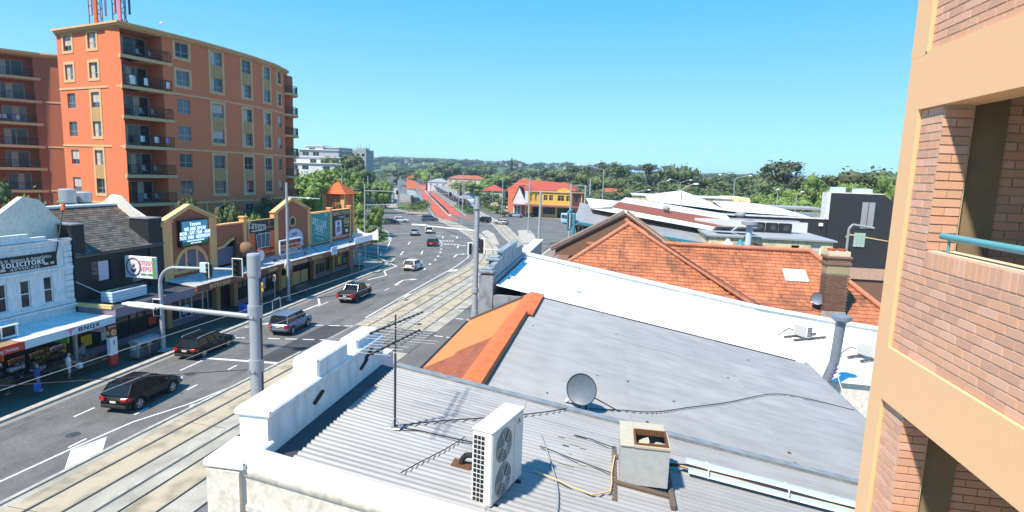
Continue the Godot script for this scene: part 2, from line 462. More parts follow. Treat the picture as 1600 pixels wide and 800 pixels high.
func _ready() -> void:
	var cam := Camera3D.new()
	cam.name = "camera"; add_child(cam)
	cam.fov = 47.69; cam.far = 6000.0; cam.near = 0.05
	cam.position = Vector3(0, 14, 0)
	cam.basis = Basis(Vector3.UP, deg_to_rad(9.357)) * Basis(Vector3.RIGHT, deg_to_rad(-8.071)) * Basis(Vector3.BACK, deg_to_rad(2.0))
	cam.current = true
	var env := Environment.new()
	var sky := Sky.new()
	var ps := ProceduralSkyMaterial.new()
	ps.sky_top_color = Color(0.068, 0.456, 0.686); ps.sky_horizon_color = Color(0.544, 0.709, 0.719); ps.sky_curve = 0.12
	ps.ground_bottom_color = Color(0.25, 0.25, 0.22); ps.ground_horizon_color = Color(0.5, 0.6, 0.62)
	ps.sun_angle_max = 1.0; ps.energy_multiplier = 1.0
	sky.sky_material = ps
	env.background_mode = Environment.BG_SKY; env.sky = sky
	env.background_energy_multiplier = 0.84
	env.tonemap_mode = Environment.TONE_MAPPER_LINEAR
	env.tonemap_exposure = 3.1
	env.sdfgi_enabled = true; env.ssao_enabled = true; env.ssil_enabled = true
	env.fog_enabled = true; env.fog_density = 0.00022; env.fog_light_color = Color(0.72, 0.84, 0.95)
	var we := WorldEnvironment.new()
	we.name = "environment"; we.environment = env; add_child(we)
	var sun := DirectionalLight3D.new()
	sun.name = "sun"; add_child(sun)
	sun.light_energy = 0.84; sun.light_color = Color(1.0, 0.95, 0.87); sun.light_angular_distance = 2.5; sun.shadow_enabled = true
	sun.look_at_from_position(Vector3.ZERO, Vector3(0.39, -1.0, -0.54))
	rng.seed = 7
	materials()
	ground(); roads(); tramway()
	near_shop(); far_shop(); white_shop(); tiled_house(); apartment_wing()
	cream_block(); charcoal_block()
	hotel(); hotel_neighbour()
	solicitors(); black_shop(); tavern()
	hotel_yellow(); boulevard(); far_city()
	trees()
	street_furniture(); poles()
	cars(); people()
	roof_things()

const K := 0.13   # footpath height
func ground() -> void:
	var g := MB.new()
	g.q(Vector3(-4000, -0.06, 400), Vector3(-4000, -0.06, -5000), Vector3(3000, -0.06, -5000), Vector3(3000, -0.06, 400))
	struct("ground", g, "ground")
	# rolling land on the skyline
	for h in [[-420.0, -1500.0, 700.0, 46.0, 5], [-900.0, -1500.0, 600.0, 52.0, 3], [250.0, -1900.0, 800.0, 34.0, 8], [1100.0, -1500.0, 700.0, 26.0, 4], [-60.0, -1300.0, 420.0, 30.0, 9]]:
		var m := MB.new()
		var f := FastNoiseLite.new()
		f.seed = h[4]; f.frequency = 0.006
		var R: float = h[2]
		var hh := func(x: float, z: float) -> float:
			var d := Vector2(x / R, z / (R * 0.5)).length()
			return -1.0 + h[3] * pow(maxf(0, 1 - d * d), 1.2) * (1.0 + 0.35 * f.get_noise_2d(x, z))
		var N := 26
		for i in N:
			for j in N:
				var x0 := -R + 2 * R * i / N
				var x1 := -R + 2 * R * (i + 1) / N
				var z0 := -R * 0.5 + R * j / N
				var z1 := -R * 0.5 + R * (j + 1) / N
				var o := Vector3(h[0], 0, h[1])
				m.q(o + Vector3(x0, hh.call(x0, z1), z1), o + Vector3(x0, hh.call(x0, z0), z0), o + Vector3(x1, hh.call(x1, z0), z0), o + Vector3(x1, hh.call(x1, z1), z1))
		struct("hill", m, "grass")

func roads() -> void:
	var a := MB.new()
	slab(a, [Vector2(-31.1, 40), Vector2(-10, 40), Vector2(-11.6, -120), Vector2(0, -150), Vector2(0, -230), Vector2(-30, -198), Vector2(-44, -192), Vector2(-160, -445), Vector2(-370, -920), Vector2(-385, -912), Vector2(-190, -480), Vector2(-103, -262), Vector2(-80, -205), Vector2(-69, -182), Vector2(-160, -150), Vector2(-160, -80), Vector2(-45, -92), Vector2(-31.1, -88)], -0.05, 0.0)
	struct("road", a, "asphalt")
	# darker strip in front of the stop line where the road was relaid
	var ap := MB.new()
	ap.q(Vector3(-24.6, 0.004, -37), Vector3(-24.6, 0.004, -47), Vector3(-22.3, 0.004, -47), Vector3(-22.6, 0.004, -37))
	struct("road_patch", ap, "asphalt_new")
	for p in [[-30.6, -21, 1.6, 5.5], [-27.2, -50.5, 1.1, 6.0], [-29.6, -61, 1.8, 9.0], [-25.0, -71, 1.2, 4.0], [-33.5, -99, 3.0, 2.2], [-24.5, -12.5, 1.3, 3.0]]:
		var rp2 := MB.new()
		rp2.q(Vector3(p[0], 0.003, p[1]), Vector3(p[0] - 0.1, 0.003, p[1] - p[3]), Vector3(p[0] + p[2], 0.003, p[1] - p[3] - 0.15), Vector3(p[0] + p[2], 0.003, p[1]))
		struct("road_patch", rp2, "asphalt_patch")
	for p in [[-27.0, -33.2], [-29.8, -47.5], [-24.2, -39.5], [-28.0, -69.0], [-26.4, -24.0]]:
		var mh := MB.new()
		mh.tube(Vector3(p[0], -0.02, p[1]), Vector3(p[0], 0.008, p[1]), 0.33, 0.33, 20)
		struct("manhole_cover", mh, "gutter")
	# oil and tyre wear down the middle of each lane
	for x in [-29.8, -26.8, -24.0]:
		var ow := MB.new()
		for k in 9: ow.q(Vector3(x - 0.35, 0.0022, -12 - k * 8.0), Vector3(x - 0.3, 0.0022, -19.9 - k * 8.0), Vector3(x + 0.3, 0.0022, -19.9 - k * 8.0), Vector3(x + 0.35, 0.0022, -12 - k * 8.0))
		struct("oil_streak", ow, "asphalt_oil")
	# left footpath with its corner
	var corner := [Vector2(-31.1, 40), Vector2(-31.05, -66), Vector2(-31.1, -73.2), Vector2(-31.6, -79.4), Vector2(-32.7, -82.6), Vector2(-35, -85.7), Vector2(-38.4, -88.2), Vector2(-46, -91), Vector2(-70, -95.5), Vector2(-160, -100)]
	var cp := smooth(corner, 1.5)
	var left := MB.new()
	var kb := MB.new()
	var gt := MB.new()
	ribbon(kb, cp, -0.42, 0.0, K, 0.16)
	ribbon(gt, cp, 0.0, 0.42, 0.006)
	var poly: Array = []
	for i in cp.size(): poly.append(off(cp, i, -0.42))
	poly.append(Vector2(-160, 40))
	slab(left, poly, -0.02, K)
	struct("footpath_left", left, "footpath"); struct("kerb_left", kb, "kerb"); struct("gutter_left", gt, "paving")
	# grey paving at the street corner
	var cpv := MB.new()
	slab(cpv, [Vector2(-31.6, -70), Vector2(-31.75, -74), Vector2(-32.3, -79), Vector2(-33.4, -82.6), Vector2(-35.6, -85), Vector2(-38.6, -87.3), Vector2(-45, -89.6), Vector2(-45, -78.2), Vector2(-34.5, -78.2)], K, K + 0.006)
	struct("footpath_corner", cpv, "paving")
	# right footpath
	var rp := smooth([Vector2(-10.2, 40), Vector2(-11.4, -50), Vector2(-11.2, -105), Vector2(-8.6, -122), Vector2(-4, -133), Vector2(4, -142)], 3.0)
	var rk := MB.new()
	var rf := MB.new()
	ribbon(rk, rp, 0.0, 0.42, K, 0.16)
	poly = []
	for i in rp.size(): poly.append(off(rp, i, 0.42))
	poly.append(Vector2(160, -142)); poly.append(Vector2(160, 40))
	slab(rf, poly, -0.02, K)
	struct("footpath_right", rf, "footpath"); struct("kerb_right", rk, "kerb")
	# planted island across the side street
	var ip := smooth([Vector2(-70, -103.5), Vector2(-52, -103.2), Vector2(-44.5, -102.2), Vector2(-42.2, -103.6), Vector2(-42.3, -107.5), Vector2(-44.7, -114.2), Vector2(-47.6, -121), Vector2(-52, -128), Vector2(-60, -134), Vector2(-80, -138)], 1.5)
	var ik := MB.new()
	ribbon(ik, ip, -0.4, 0.0, K, 0.16)
	struct("kerb_island", ik, "kerb")
	poly = []
	for i in ip.size(): poly.append(off(ip, i, -0.4))
	var ig := MB.new()
	slab(ig, poly, -0.02, K + 0.03)
	struct("island_bed", ig, "grass")
	var w := MB.new()
	for p in [[-22.2, -50.5, -22.25, -66], [-22.25, -66, -22.15, -83], [-22.15, -83, -22.6, -92], [-22.6, -92, -23.8, -99.5]]: line(w, Vector2(p[0], p[1]), Vector2(p[2], p[3]), 0.14)
	for p in [[-26.2, -8, -25.4, -19.6], [-25.4, -19.6, -25.15, -22.8], [-25.15, -22.8, -24.75, -26], [-24.75, -26, -23.6, -28.9], [-23.6, -28.9, -22.75, -33.2], [-22.75, -33.2, -22.4, -37]]: line(w, Vector2(p[0], p[1]), Vector2(p[2], p[3]), 0.13)
	for p in [[-23.95, -10, -23.6, -18.2], [-23.6, -18.2, -23.3, -23], [-23.3, -23, -22.85, -27.5], [-22.85, -27.5, -22.1, -34]]: line(w, Vector2(p[0], p[1]), Vector2(p[2], p[3]), 0.12)
	# white wedge and small wedge beside the track
	w.q(Vector3(-23.62, 0.006, -20.9), Vector3(-25.05, 0.006, -22.6), Vector3(-24.62, 0.006, -24.2), Vector3(-23.55, 0.006, -22.85))
	w.q(Vector3(-23.1, 0.006, -27.9), Vector3(-23.4, 0.006, -28.7), Vector3(-22.7, 0.006, -30.6), Vector3(-22.75, 0.006, -29.2))
	w.q(Vector3(-21.95, 0.007, -60.2), Vector3(-22.15, 0.007, -61.7), Vector3(-21.6, 0.007, -62.6), Vector3(-21.4, 0.007, -60.8))
	w.q(Vector3(-22.0, 0.007, -78.2), Vector3(-22.2, 0.007, -79.7), Vector3(-21.2, 0.007, -80.6), Vector3(-21.0, 0.007, -79.0))
	for x in [[-28.25, -25.8, 1.3], [-28.1, -33.6, 2.2], [-25.4, -26.8, 1.0], [-25.25, -30.7, 0.95], [-25.2, -34.6, 0.95], [-25.4, -22.8, 1.0], [-28.2, -18.5, 1.2], [-25.55, -18.6, 1.0], [-28.6, -53.5, 2.2], [-28.4, -63, 3.0], [-25.4, -57.8, 1.4], [-25.3, -63, 1.4], [-25.2, -66.3, 1.2]]: line(w, Vector2(x[0], x[1]), Vector2(x[0], x[1] - x[2]), 0.12)
	line(w, Vector2(-28.7, -36.3), Vector2(-22.6, -36.7), 0.3)
	dashes(w, Vector2(-31, -45.6), Vector2(-21.7, -47.6), 0.18, 0.95, 0.45)
	dashes(w, Vector2(-31, -41.2), Vector2(-22.3, -42.9), 0.18, 0.95, 0.45)
	dashes(w, Vector2(-16.3, -53.2), Vector2(-11.8, -52.6), 0.18, 0.8, 0.35)
	dashes(w, Vector2(-16.5, -46.9), Vector2(-11.8, -46.3), 0.18, 0.8, 0.35)
	line(w, Vector2(-14.45, -56.6), Vector2(-11.7, -56.9), 0.16)
	# bus-stop box, zig-zag and lane arrows
	for p in [[-30.6, -44.4, -29.2, -46.9], [-29.2, -46.9, -28.9, -54.4], [-28.9, -54.4, -30.3, -56.8], [-28.2, -48.2, -27.3, -49.2], [-28.4, -59.5, -28.85, -66], [-29.8, -68.4, -28.85, -72.4], [-28.85, -72.4, -30.4, -75.5], [-30.4, -75.5, -30.3, -80.1], [-30.3, -80.1, -32.4, -82.5], [-32.4, -82.5, -33.2, -87], [-33.2, -87, -36.5, -89], [-36.5, -89, -38, -93.3], [-38, -93.3, -43, -93.4], [-42.7, -99.6, -38.5, -96.9], [-38.5, -96.9, -43.9, -112.7], [-43.9, -112.7, -47.8, -121], [-47.8, -121, -37.5, -129]]: line(w, Vector2(p[0], p[1]), Vector2(p[2], p[3]), 0.2)
	for p in [[-33.7, -90.8, 4.7], [-30.95, -93.2, 4.2], [-37.3, -104.5, 4.4]]: line(w, Vector2(p[0], p[1]), Vector2(p[0] - p[2] * 0.26, p[1] - p[2]), 0.2)
	for p in [[-25.6, -78.7], [-26.2, -83.1], [-26.7, -87.5], [-27.5, -91.7], [-28.5, -96.3], [-29.6, -100.5], [-30.9, -105], [-32.3, -109.6]]: line(w, Vector2(p[0], p[1]), Vector2(p[0] - 0.3, p[1] - 1.1), 0.32)
	for ar in [[-25.4, -66.5, 0.05, 1], [-24.9, -92.0, 0.12, 1], [-27.4, -103.5, 0.2, 1], [-34.5, -118, 0.25, -1], [-31.6, -119, 0.25, -1]]:
		var o := Vector2(ar[0], ar[1])
		var f := Vector2(-sin(ar[2]), -cos(ar[2]))
		var r: Vector2 = Vector2(-f.y, f.x) * ar[3]
		line(w, o, o + f * 3.4, 0.24); line(w, o + f * 3.3 - r * 0.1, o + f * 4.2 + r * 0.9, 0.24)
		var tip: Vector2 = o + f * 4.7 + r * 1.5
		w.t3(v3(tip, 0.006), v3(o + f * 4.6 + r * 0.5, 0.006), v3(o + f * 3.7 + r * 1.1, 0.006))
	struct("road_marking", w, "paint")
	var wb := Basis(Vector3(0.97, 0, -0.24), Vector3(-0.24, 0, -0.97) * 1.9, Vector3(0, 1, 0))
	for t in [["BUSES", -32.3, -113.4], ["EXCEPTED", -30.7, -108.2]]:
		var e := text(self, t[0], 0.85, Vector3(t[1], 0.0, t[2]), wb, "paint", 0.9, "Droid Sans", 700, "road_marking")
		e.set_meta("kind", "structure")
	# concrete waiting island and a small traffic island at the junction
	for pl in [[Vector2(-22.2, -142.3), Vector2(-19.7, -145), Vector2(-16.4, -131), Vector2(-14.5, -118), Vector2(-16.8, -116), Vector2(-19.5, -127)], [Vector2(-29.6, -139.5), Vector2(-26.0, -131), Vector2(-21.0, -111.7), Vector2(-22.3, -111.6), Vector2(-25.4, -122), Vector2(-29.4, -133)]]:
		var mi := MB.new()
		slab(mi, pl, -0.02, K)
		struct("traffic_island", mi, "kerb")

var tram1 := PackedVector2Array()
var tram2 := PackedVector2Array()
func tramway() -> void:
	tram1 = smooth([Vector2(-24.0, 30), Vector2(-21.55, -18), Vector2(-20.8, -31), Vector2(-20.1, -46), Vector2(-19.4, -64), Vector2(-18.75, -80), Vector2(-19.05, -90), Vector2(-20.6, -100), Vector2(-23.7, -112), Vector2(-28.7, -125), Vector2(-36.2, -141), Vector2(-46.3, -160), Vector2(-58.6, -178), Vector2(-72.5, -196), Vector2(-83.5, -215), Vector2(-91.0, -235), Vector2(-118, -310), Vector2(-163, -430)], 2.0)
	tram2 = smooth([Vector2(-20.4, 30), Vector2(-18.05, -18), Vector2(-17.3, -31), Vector2(-16.45, -46), Vector2(-15.75, -64), Vector2(-15.15, -80), Vector2(-15.2, -92), Vector2(-16.0, -106), Vector2(-18.1, -116), Vector2(-21.5, -127), Vector2(-25.2, -140), Vector2(-28.6, -152), Vector2(-34.5, -170), Vector2(-41.5, -188), Vector2(-57, -230), Vector2(-83, -300), Vector2(-130, -430)], 2.0)
	var s := MB.new()
	ribbon(s, tram1, -2.05, 1.75, 0.012); ribbon(s, tram2, -1.72, 2.0, 0.016)
	struct("tram_slab", s, "slab")
	var wm := MB.new()
	for t in [tram1, tram2]: ribbon(wm, t, -0.6, 0.6, 0.022)
	ribbon(wm, tram1, -1.6, -0.85, 0.022, 0, 0, 56)
	struct("tram_slab_infill", wm, "slab_warm")
	var k := 0
	for t in [tram1, tram2]:
		for o in [-0.72, 0.72]:
			var r := MB.new()
			ribbon(r, t, o - 0.055, o + 0.055, 0.026)
			struct("tram_rail", r, "rail")
	# raised kerb between the tracks and the edge kerbs
	var kb := MB.new()
	var n1 := 0
	while tram1[n1].y > -40: n1 += 1
	ribbon(kb, tram1, 1.72, 1.92, 0.1, 0.1, 0, n1)
	var kb2 := MB.new()
	ribbon(kb2, tram1, -2.2, -2.0, 0.09, 0.1, 0, n1 - 1)
	ribbon(kb2, tram2, 1.95, 2.15, 0.09, 0.1, 0, n1 - 3)
	struct("tram_kerb", kb, "kerb"); struct("tram_kerb", kb2, "kerb")
	var i0 := 0
	while tram1[i0].y > -57: i0 += 1
	var i1 := i0
	while tram1[i1].y > -104: i1 += 1
	var kb3 := MB.new()
	ribbon(kb3, tram1, 1.72, 1.9, 0.08, 0.1, i0, i1); ribbon(kb3, tram1, -2.2, -2.0, 0.08, 0.1, i0, i1 + 10)
	struct("tram_kerb", kb3, "kerb")
	# joints across the slab
	var j := MB.new()
	for t in [tram1, tram2]:
		for i in range(0, 90, 3):
			var a := off(t, i, -1.7)
			var b := off(t, i, 1.7)
			line(j, a, b, 0.025, 0.024)
	struct("tram_slab_joint", j, "darksoft")
	# asphalt level crossing over the tracks
	var x := MB.new()
	var a0 := 0
	while tram1[a0].y > -40.5: a0 += 1
	var a1 := a0
	while tram1[a1].y > -47: a1 += 1
	ribbon(x, tram1, -1.9, -0.8, 0.0235, 0, a0, a1); ribbon(x, tram1, -0.64, 0.64, 0.0235, 0, a0, a1); ribbon(x, tram1, 0.8, 1.7, 0.0235, 0, a0, a1)
	ribbon(x, tram2, -1.6, -0.8, 0.0245, 0, a0, a1); ribbon(x, tram2, -0.64, 0.64, 0.0245, 0, a0, a1); ribbon(x, tram2, 0.8, 2.0, 0.0245, 0, a0, a1)
	struct("road_crossing", x, "asphalt")
	# drain lids
	for p in [[-16.6, -49.8], [-21.2, -59]]:
		var d := MB.new()
		d.bb(Vector3(p[0] - 0.2, 0.0, p[1] - 0.3), Vector3(p[0] + 0.2, 0.029, p[1] + 0.3))
		struct("drain_cover", d, "darksoft")

# corrugated sheet lying on y = y0 - m (x - x0), ridges along x
func corrugated(mb: MB, x0: float, x1: float, z0: float, z1: float, f: Callable, pitch: float, amp: float, per := 8) -> void:
	var n := int(round(absf(z1 - z0) / pitch * per))
	var pr := []
	for i in n + 1:
		var z := lerpf(z0, z1, float(i) / n)
		pr.append([z, amp * sin(z / pitch * TAU), amp * cos(z / pitch * TAU) * TAU / pitch])
	var sl: float = f.call(1.0) - f.call(0.0)
	for i in n:
		var a: Array = pr[i]
		var b: Array = pr[i + 1]
		var n0 := Vector3(-sl, 1, -a[2]).normalized()
		var n1 := Vector3(-sl, 1, -b[2]).normalized()
		mb.qn([Vector3(x0, f.call(x0) + a[1], a[0]), Vector3(x0, f.call(x0) + b[1], b[0]), Vector3(x1, f.call(x1) + b[1], b[0]), Vector3(x1, f.call(x1) + a[1], a[0])], [n0, n1, n1, n0])

func near_shop() -> void:
	var t := thing("parapet_shop", "old white painted shop with a stepped front parapet and a grey corrugated roof, nearest below", "building")
	# body
	var w := MB.new()
	w.bb(Vector3(-5.3, -0.02, -12.6), Vector3(-4.84, 9.8, -6.92)); w.bb(Vector3(-4.84, -0.02, -12.0), Vector3(2.6, 8.2, -11.8))
	w.bb(Vector3(-5.3, 9.8, -12.0), Vector3(-4.84, 10.28, -7.5))
	obj("front_wall", w, "whitewall", t)
	var cp := MB.new()
	cp.cb(Vector3(-5.08, 10.33, -9.65), Vector3(0.62, 0.11, 4.36), 0.025); cp.cb(Vector3(-5.1, 9.84, -7.2), Vector3(0.66, 0.12, 0.76), 0.025)
	obj("parapet_coping", cp, "whitewall", t)
	var bk := MB.new()
	bk.cb(Vector3(-5.05, 10.53, -9.55), Vector3(0.5, 0.34, 1.15), 0.03)
	obj("parapet_block", bk, "whitewall", t)
	bk = MB.new()
	bk.cb(Vector3(-5.05, 10.46, -11.2), Vector3(0.4, 0.22, 1.1), 0.03)
	obj("parapet_block", bk, "whitewall", t)
	# side parapet sloping with the roof, rounded coping
	var sw := MB.new()
	sw.prism([Vector2(-4.9, -0.02), Vector2(4.5, -0.02), Vector2(4.5, 8.2), Vector2(-4.9, 9.73)], -7.24, -6.9)
	sw.bb(Vector3(-5.36, -0.02, -6.97), Vector3(-4.86, 9.76, -6.82))
	obj("side_wall", sw, "whiteold", t)
	var rc := MB.new()
	for k in 5:
		var xa := -4.86 + k * 1.9
		rc.tube(Vector3(xa, 9.79 - (xa + 4.84) * 0.163, -7.07), Vector3(xa + 1.93, 9.79 - (xa + 1.93 + 4.84) * 0.163, -7.07), 0.215, 0.212, 14)
	obj("side_coping", rc, "whiteold", t)
	var ln := MB.new()
	ln.prism([Vector2(-4.8, 9.26), Vector2(2.5, 8.1), Vector2(2.5, 8.02), Vector2(-4.8, 9.18)], -6.9, -6.86)
	obj("render_band", ln, "whiteold", t)
	var f := func(x: float) -> float: return 9.7 - 0.16 * (x + 4.84)
	# sheets, each its own, lapping by a few millimetres
	var xs := [-4.5, -1.6, 1.4, 6.8]
	for c in 3:
		for r in 6:
			var s := MB.new()
			var za := -7.24 - r * 0.77
			var g := func(x: float) -> float: return f.call(x) - 0.012 * c + 0.003 * (r % 2)
			corrugated(s, xs[c], xs[c + 1] + 0.08, za, za - 0.78, g, 0.128, 0.017)
			obj("roof_sheet", s, ["galv", "galv", "galv3"][(c * 2 + r) % 3], t)
	var gu := MB.new()
	gu.prism([Vector2(-4.84, 9.66), Vector2(-4.45, 9.60), Vector2(-4.45, 9.55), Vector2(-4.84, 9.60)], -11.9, -7.22)
	obj("box_gutter", gu, "gutter", t)
	var fl := MB.new()
	fl.prism([Vector2(-4.5, 9.70), Vector2(6.9, 7.87), Vector2(6.9, 7.80), Vector2(-4.5, 9.62)], -12.02, -11.84)
	obj("edge_flashing", fl, "lead", t)
	for p in [[-4.835, 10.02, -9.0], [-4.835, 10.14, -11.15], [-4.835, 10.0, -10.9]]:
		var b := MB.new()
		b.box(Vector3(p[0] + 0.02, p[1], p[2]), Vector3(0.05, 0.045, 0.34), Basis(Vector3.RIGHT, 0.35))
		obj("wall_slot", b, "dark", t)
	tag(t, t.get_meta("label"), "building")

func far_shop() -> void:
	var t := thing("grey_roof_shop", "shop with a wide grey corrugated roof behind an orange front slope", "building")
	var f := func(x: float) -> float: return 9.0 - 0.18 * (x + 3.05)
	var xs := [-2.9, 0.7, 4.4, 7.97]
	for c in 3:
		for r in 13:
			var s := MB.new()
			var za := -12.02 - r * 0.892
			var k := rng.randi() % 3
			var g := func(x: float) -> float: return f.call(x) - 0.006 * c + 0.002 * (r % 2)
			corrugated(s, xs[c], xs[c + 1] + 0.06, za, za - 0.9, g, 0.09, 0.013, 6)
			obj("roof_sheet", s, ["galv2", "galv3", "galv2"][k], t)
	var w := MB.new()
	w.bb(Vector3(-5.3, -0.02, -23.5), Vector3(-5.0, 7.6, -12.1)); w.bb(Vector3(-5.0, -0.02, -23.55), Vector3(7.9, 6.9, -23.35)); w.bb(Vector3(7.75, -0.02, -23.35), Vector3(7.9, 6.85, -12.1))
	obj("wall", w, "whiteold", t)
	# orange ribbed front slope: each sheet its own, those at the near end coloured darker
	var n := 22
	M["terra_pale"] = mat("terra_pale", lin(0.68, 0.19, 0.06), 0.8, 0, T["soft"], 0.5)
	M["terra_dark"] = mat("terra_dark", lin(0.27, 0.085, 0.045), 0.95, 0, T["stain"], 0.5)
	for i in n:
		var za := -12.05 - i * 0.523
		# the darker colour ends along a slanting line
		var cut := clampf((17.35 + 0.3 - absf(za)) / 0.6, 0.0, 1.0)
		var parts := [[0.0, 1.0, "terra_dark" if absf(za) < 17.0 else "terra_pale"]]
		if absf(za) >= 17.0 and absf(za) < 17.75: parts = [[0.0, (absf(za) - 16.9) * 1.0, "terra_pale"], [(absf(za) - 16.9) * 1.0, 1.0, "terra_dark"]]
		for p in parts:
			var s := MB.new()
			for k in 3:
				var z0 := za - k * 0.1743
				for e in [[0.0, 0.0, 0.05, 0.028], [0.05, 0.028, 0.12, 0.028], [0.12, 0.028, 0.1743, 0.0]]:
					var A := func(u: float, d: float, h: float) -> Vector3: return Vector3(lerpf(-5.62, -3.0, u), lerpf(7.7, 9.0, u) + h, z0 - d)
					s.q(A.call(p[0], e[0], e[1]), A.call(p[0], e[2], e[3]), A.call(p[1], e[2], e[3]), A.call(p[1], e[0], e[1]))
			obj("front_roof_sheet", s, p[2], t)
	var rc := MB.new()
	rc.prism([Vector2(-3.42, 8.84), Vector2(-3.36, 8.95), Vector2(-3.0, 9.16), Vector2(-2.72, 9.14), Vector2(-2.68, 9.02), Vector2(-3.0, 9.04)], -20.2, -12.05)
	rc.prism([Vector2(-3.36, 8.86), Vector2(-3.3, 8.97), Vector2(-2.95, 9.14), Vector2(-2.5, 9.04), Vector2(-2.48, 8.98), Vector2(-2.95, 9.02)], -23.6, -20.2)
	obj("ridge_cap", rc, "terra_cap", t)
	var ve := MB.new()
	ve.prism([Vector2(-5.64, 7.62), Vector2(-3.0, 8.93), Vector2(-2.5, 8.86), Vector2(-2.5, 9.04), Vector2(-3.0, 9.12), Vector2(-5.64, 7.8)], -23.75, -23.6)
	obj("verge_board", ve, "wood_old", t)
	var gt := MB.new()
	gt.cb(Vector3(-5.7, 7.66, -17.8), Vector3(0.12, 0.11, 11.5), 0.02)
	obj("gutter", gt, "dark", t)
	var ev := MB.new()
	ev.cb(Vector3(8.03, 6.96, -17.9), Vector3(0.1, 0.1, 11.9), 0.02)
	obj("eave_gutter", ev, "lead", t)

func white_shop() -> void:
	var t := thing("white_roof_shop", "shop with a bright white painted roof and a blue grey front parapet", "building")
	var f := func(x: float) -> float: return 9.02 - 0.18 * (x + 3.05)
	for c in 3:
		for r in 4:
			var s := MB.new()
			var x0 := [-4.55, -0.4, 3.8][c] as float
			var x1 := [-0.4, 3.8, 7.99][c] as float
			corrugated(s, x0, x1 + 0.04, -23.78 - r * 2.1, -23.78 - r * 2.1 - 2.11, func(x): return f.call(x) + 0.004 * (r % 2) - 0.006 * c, 0.30, 0.012, 6)
			obj("roof_sheet", s, "whiteroof", t)
	var w := MB.new()
	w.bb(Vector3(-4.95, -0.02, -32.2), Vector3(-4.72, 10.1, -24.1)); w.bb(Vector3(-4.72, -0.02, -24.0), Vector3(-2.5, 8.85, -23.8)); w.bb(Vector3(-5.3, -0.02, -24.4), Vector3(-4.7, 9.7, -23.75))
	w.bb(Vector3(-4.95, 10.1, -30.2), Vector3(-4.72, 10.42, -25.9))
	w.bb(Vector3(-4.75, 9.1, -32.0), Vector3(-4.66, 9.5, -24.1))
	obj("front_parapet", w, "bluegrey", t)
	w = MB.new()
	w.bb(Vector3(7.6, -0.02, -32.2), Vector3(7.8, 6.9, -23.8))
	obj("rear_wall", w, "whiteold", t)
	for p in [[-24.1, 9.78, 0.62, 0.5], [-25.4, 10.12, 0.5, 0.62]]:
		var c := MB.new()
		c.bb(Vector3(-5.2, p[1] - 1.2, p[0] - p[2] * 0.4), Vector3(-4.78, p[1], p[0] + p[2] * 0.4)); c.cb(Vector3(-4.99, p[1] + 0.06, p[0]), Vector3(0.66, 0.13, p[2] + 0.2), 0.03); c.cb(Vector3(-4.99, p[1] + 0.16, p[0]), Vector3(0.5, 0.1, p[2]), 0.03)
		obj("pedestal", c, "bluegrey", t)
	var sp := MB.new()
	sp.bb(Vector3(-5.0, 10.42, -30.2), Vector3(-4.68, 10.5, -25.8))
	obj("parapet_coping", sp, "bluegrey", t)
	# long white side wall with a capping that follows the roof
	var sw := MB.new()
	sw.prism([Vector2(-5.3, -0.02), Vector2(14.9, -0.02), Vector2(14.9, 6.5), Vector2(8.3, 7.28), Vector2(-5.3, 9.62)], -32.75, -32.3)
	obj("side_wall", sw, "whitewall", t)
	var cc := MB.new()
	cc.prism([Vector2(-5.35, 9.62), Vector2(8.3, 7.28), Vector2(14.95, 6.5), Vector2(14.95, 6.58), Vector2(8.3, 7.37), Vector2(-5.35, 9.71)], -32.85, -32.22)
	obj("side_coping", cc, "whiteroof", t)
	var bs := MB.new()
	bs.prism([Vector2(-4.7, 9.34), Vector2(8.0, 7.06), Vector2(8.0, 7.14), Vector2(-4.7, 9.42)], -32.32, -32.05)
	obj("apron_flashing", bs, "whiteroof", t)
	# lower rear wing
	var rw := MB.new()
	rw.bb(Vector3(8.0, -0.02, -32.2), Vector3(15.2, 6.1, -24.4))
	obj("rear_wing", rw, "whiteold", t)
	for c in 4:
		var s := MB.new()
		corrugated(s, 8.05 + c * 1.8, 9.88 + c * 1.8, -24.25, -32.25, func(x): return 6.2 - 0.02 * (x - 8) + 0.004 * (c % 2), 0.2, 0.01, 6)
		obj("rear_roof_sheet", s, "whiteroof", t)
	var lw := MB.new()
	lw.bb(Vector3(8.0, -0.02, -24.2), Vector3(13, 3.9, -14))
	obj("rear_yard_roof", lw, "galv2", t)
	var fv := MB.new()
	fv.cb(Vector3(9.8, 4.9, -24.3), Vector3(0.55, 0.2, 0.1), 0.02)
	obj("wall_vent", fv, "whitepaint", t)
	# white front wall of the next plot
	var n := MB.new()
	n.bb(Vector3(-5.3, -0.02, -43), Vector3(-4.85, 9.1, -32.9)); n.cb(Vector3(-5.08, 9.16, -37.9), Vector3(0.7, 0.14, 10.3), 0.03)
	obj("front_fence_wall", n, "whiteold", t)

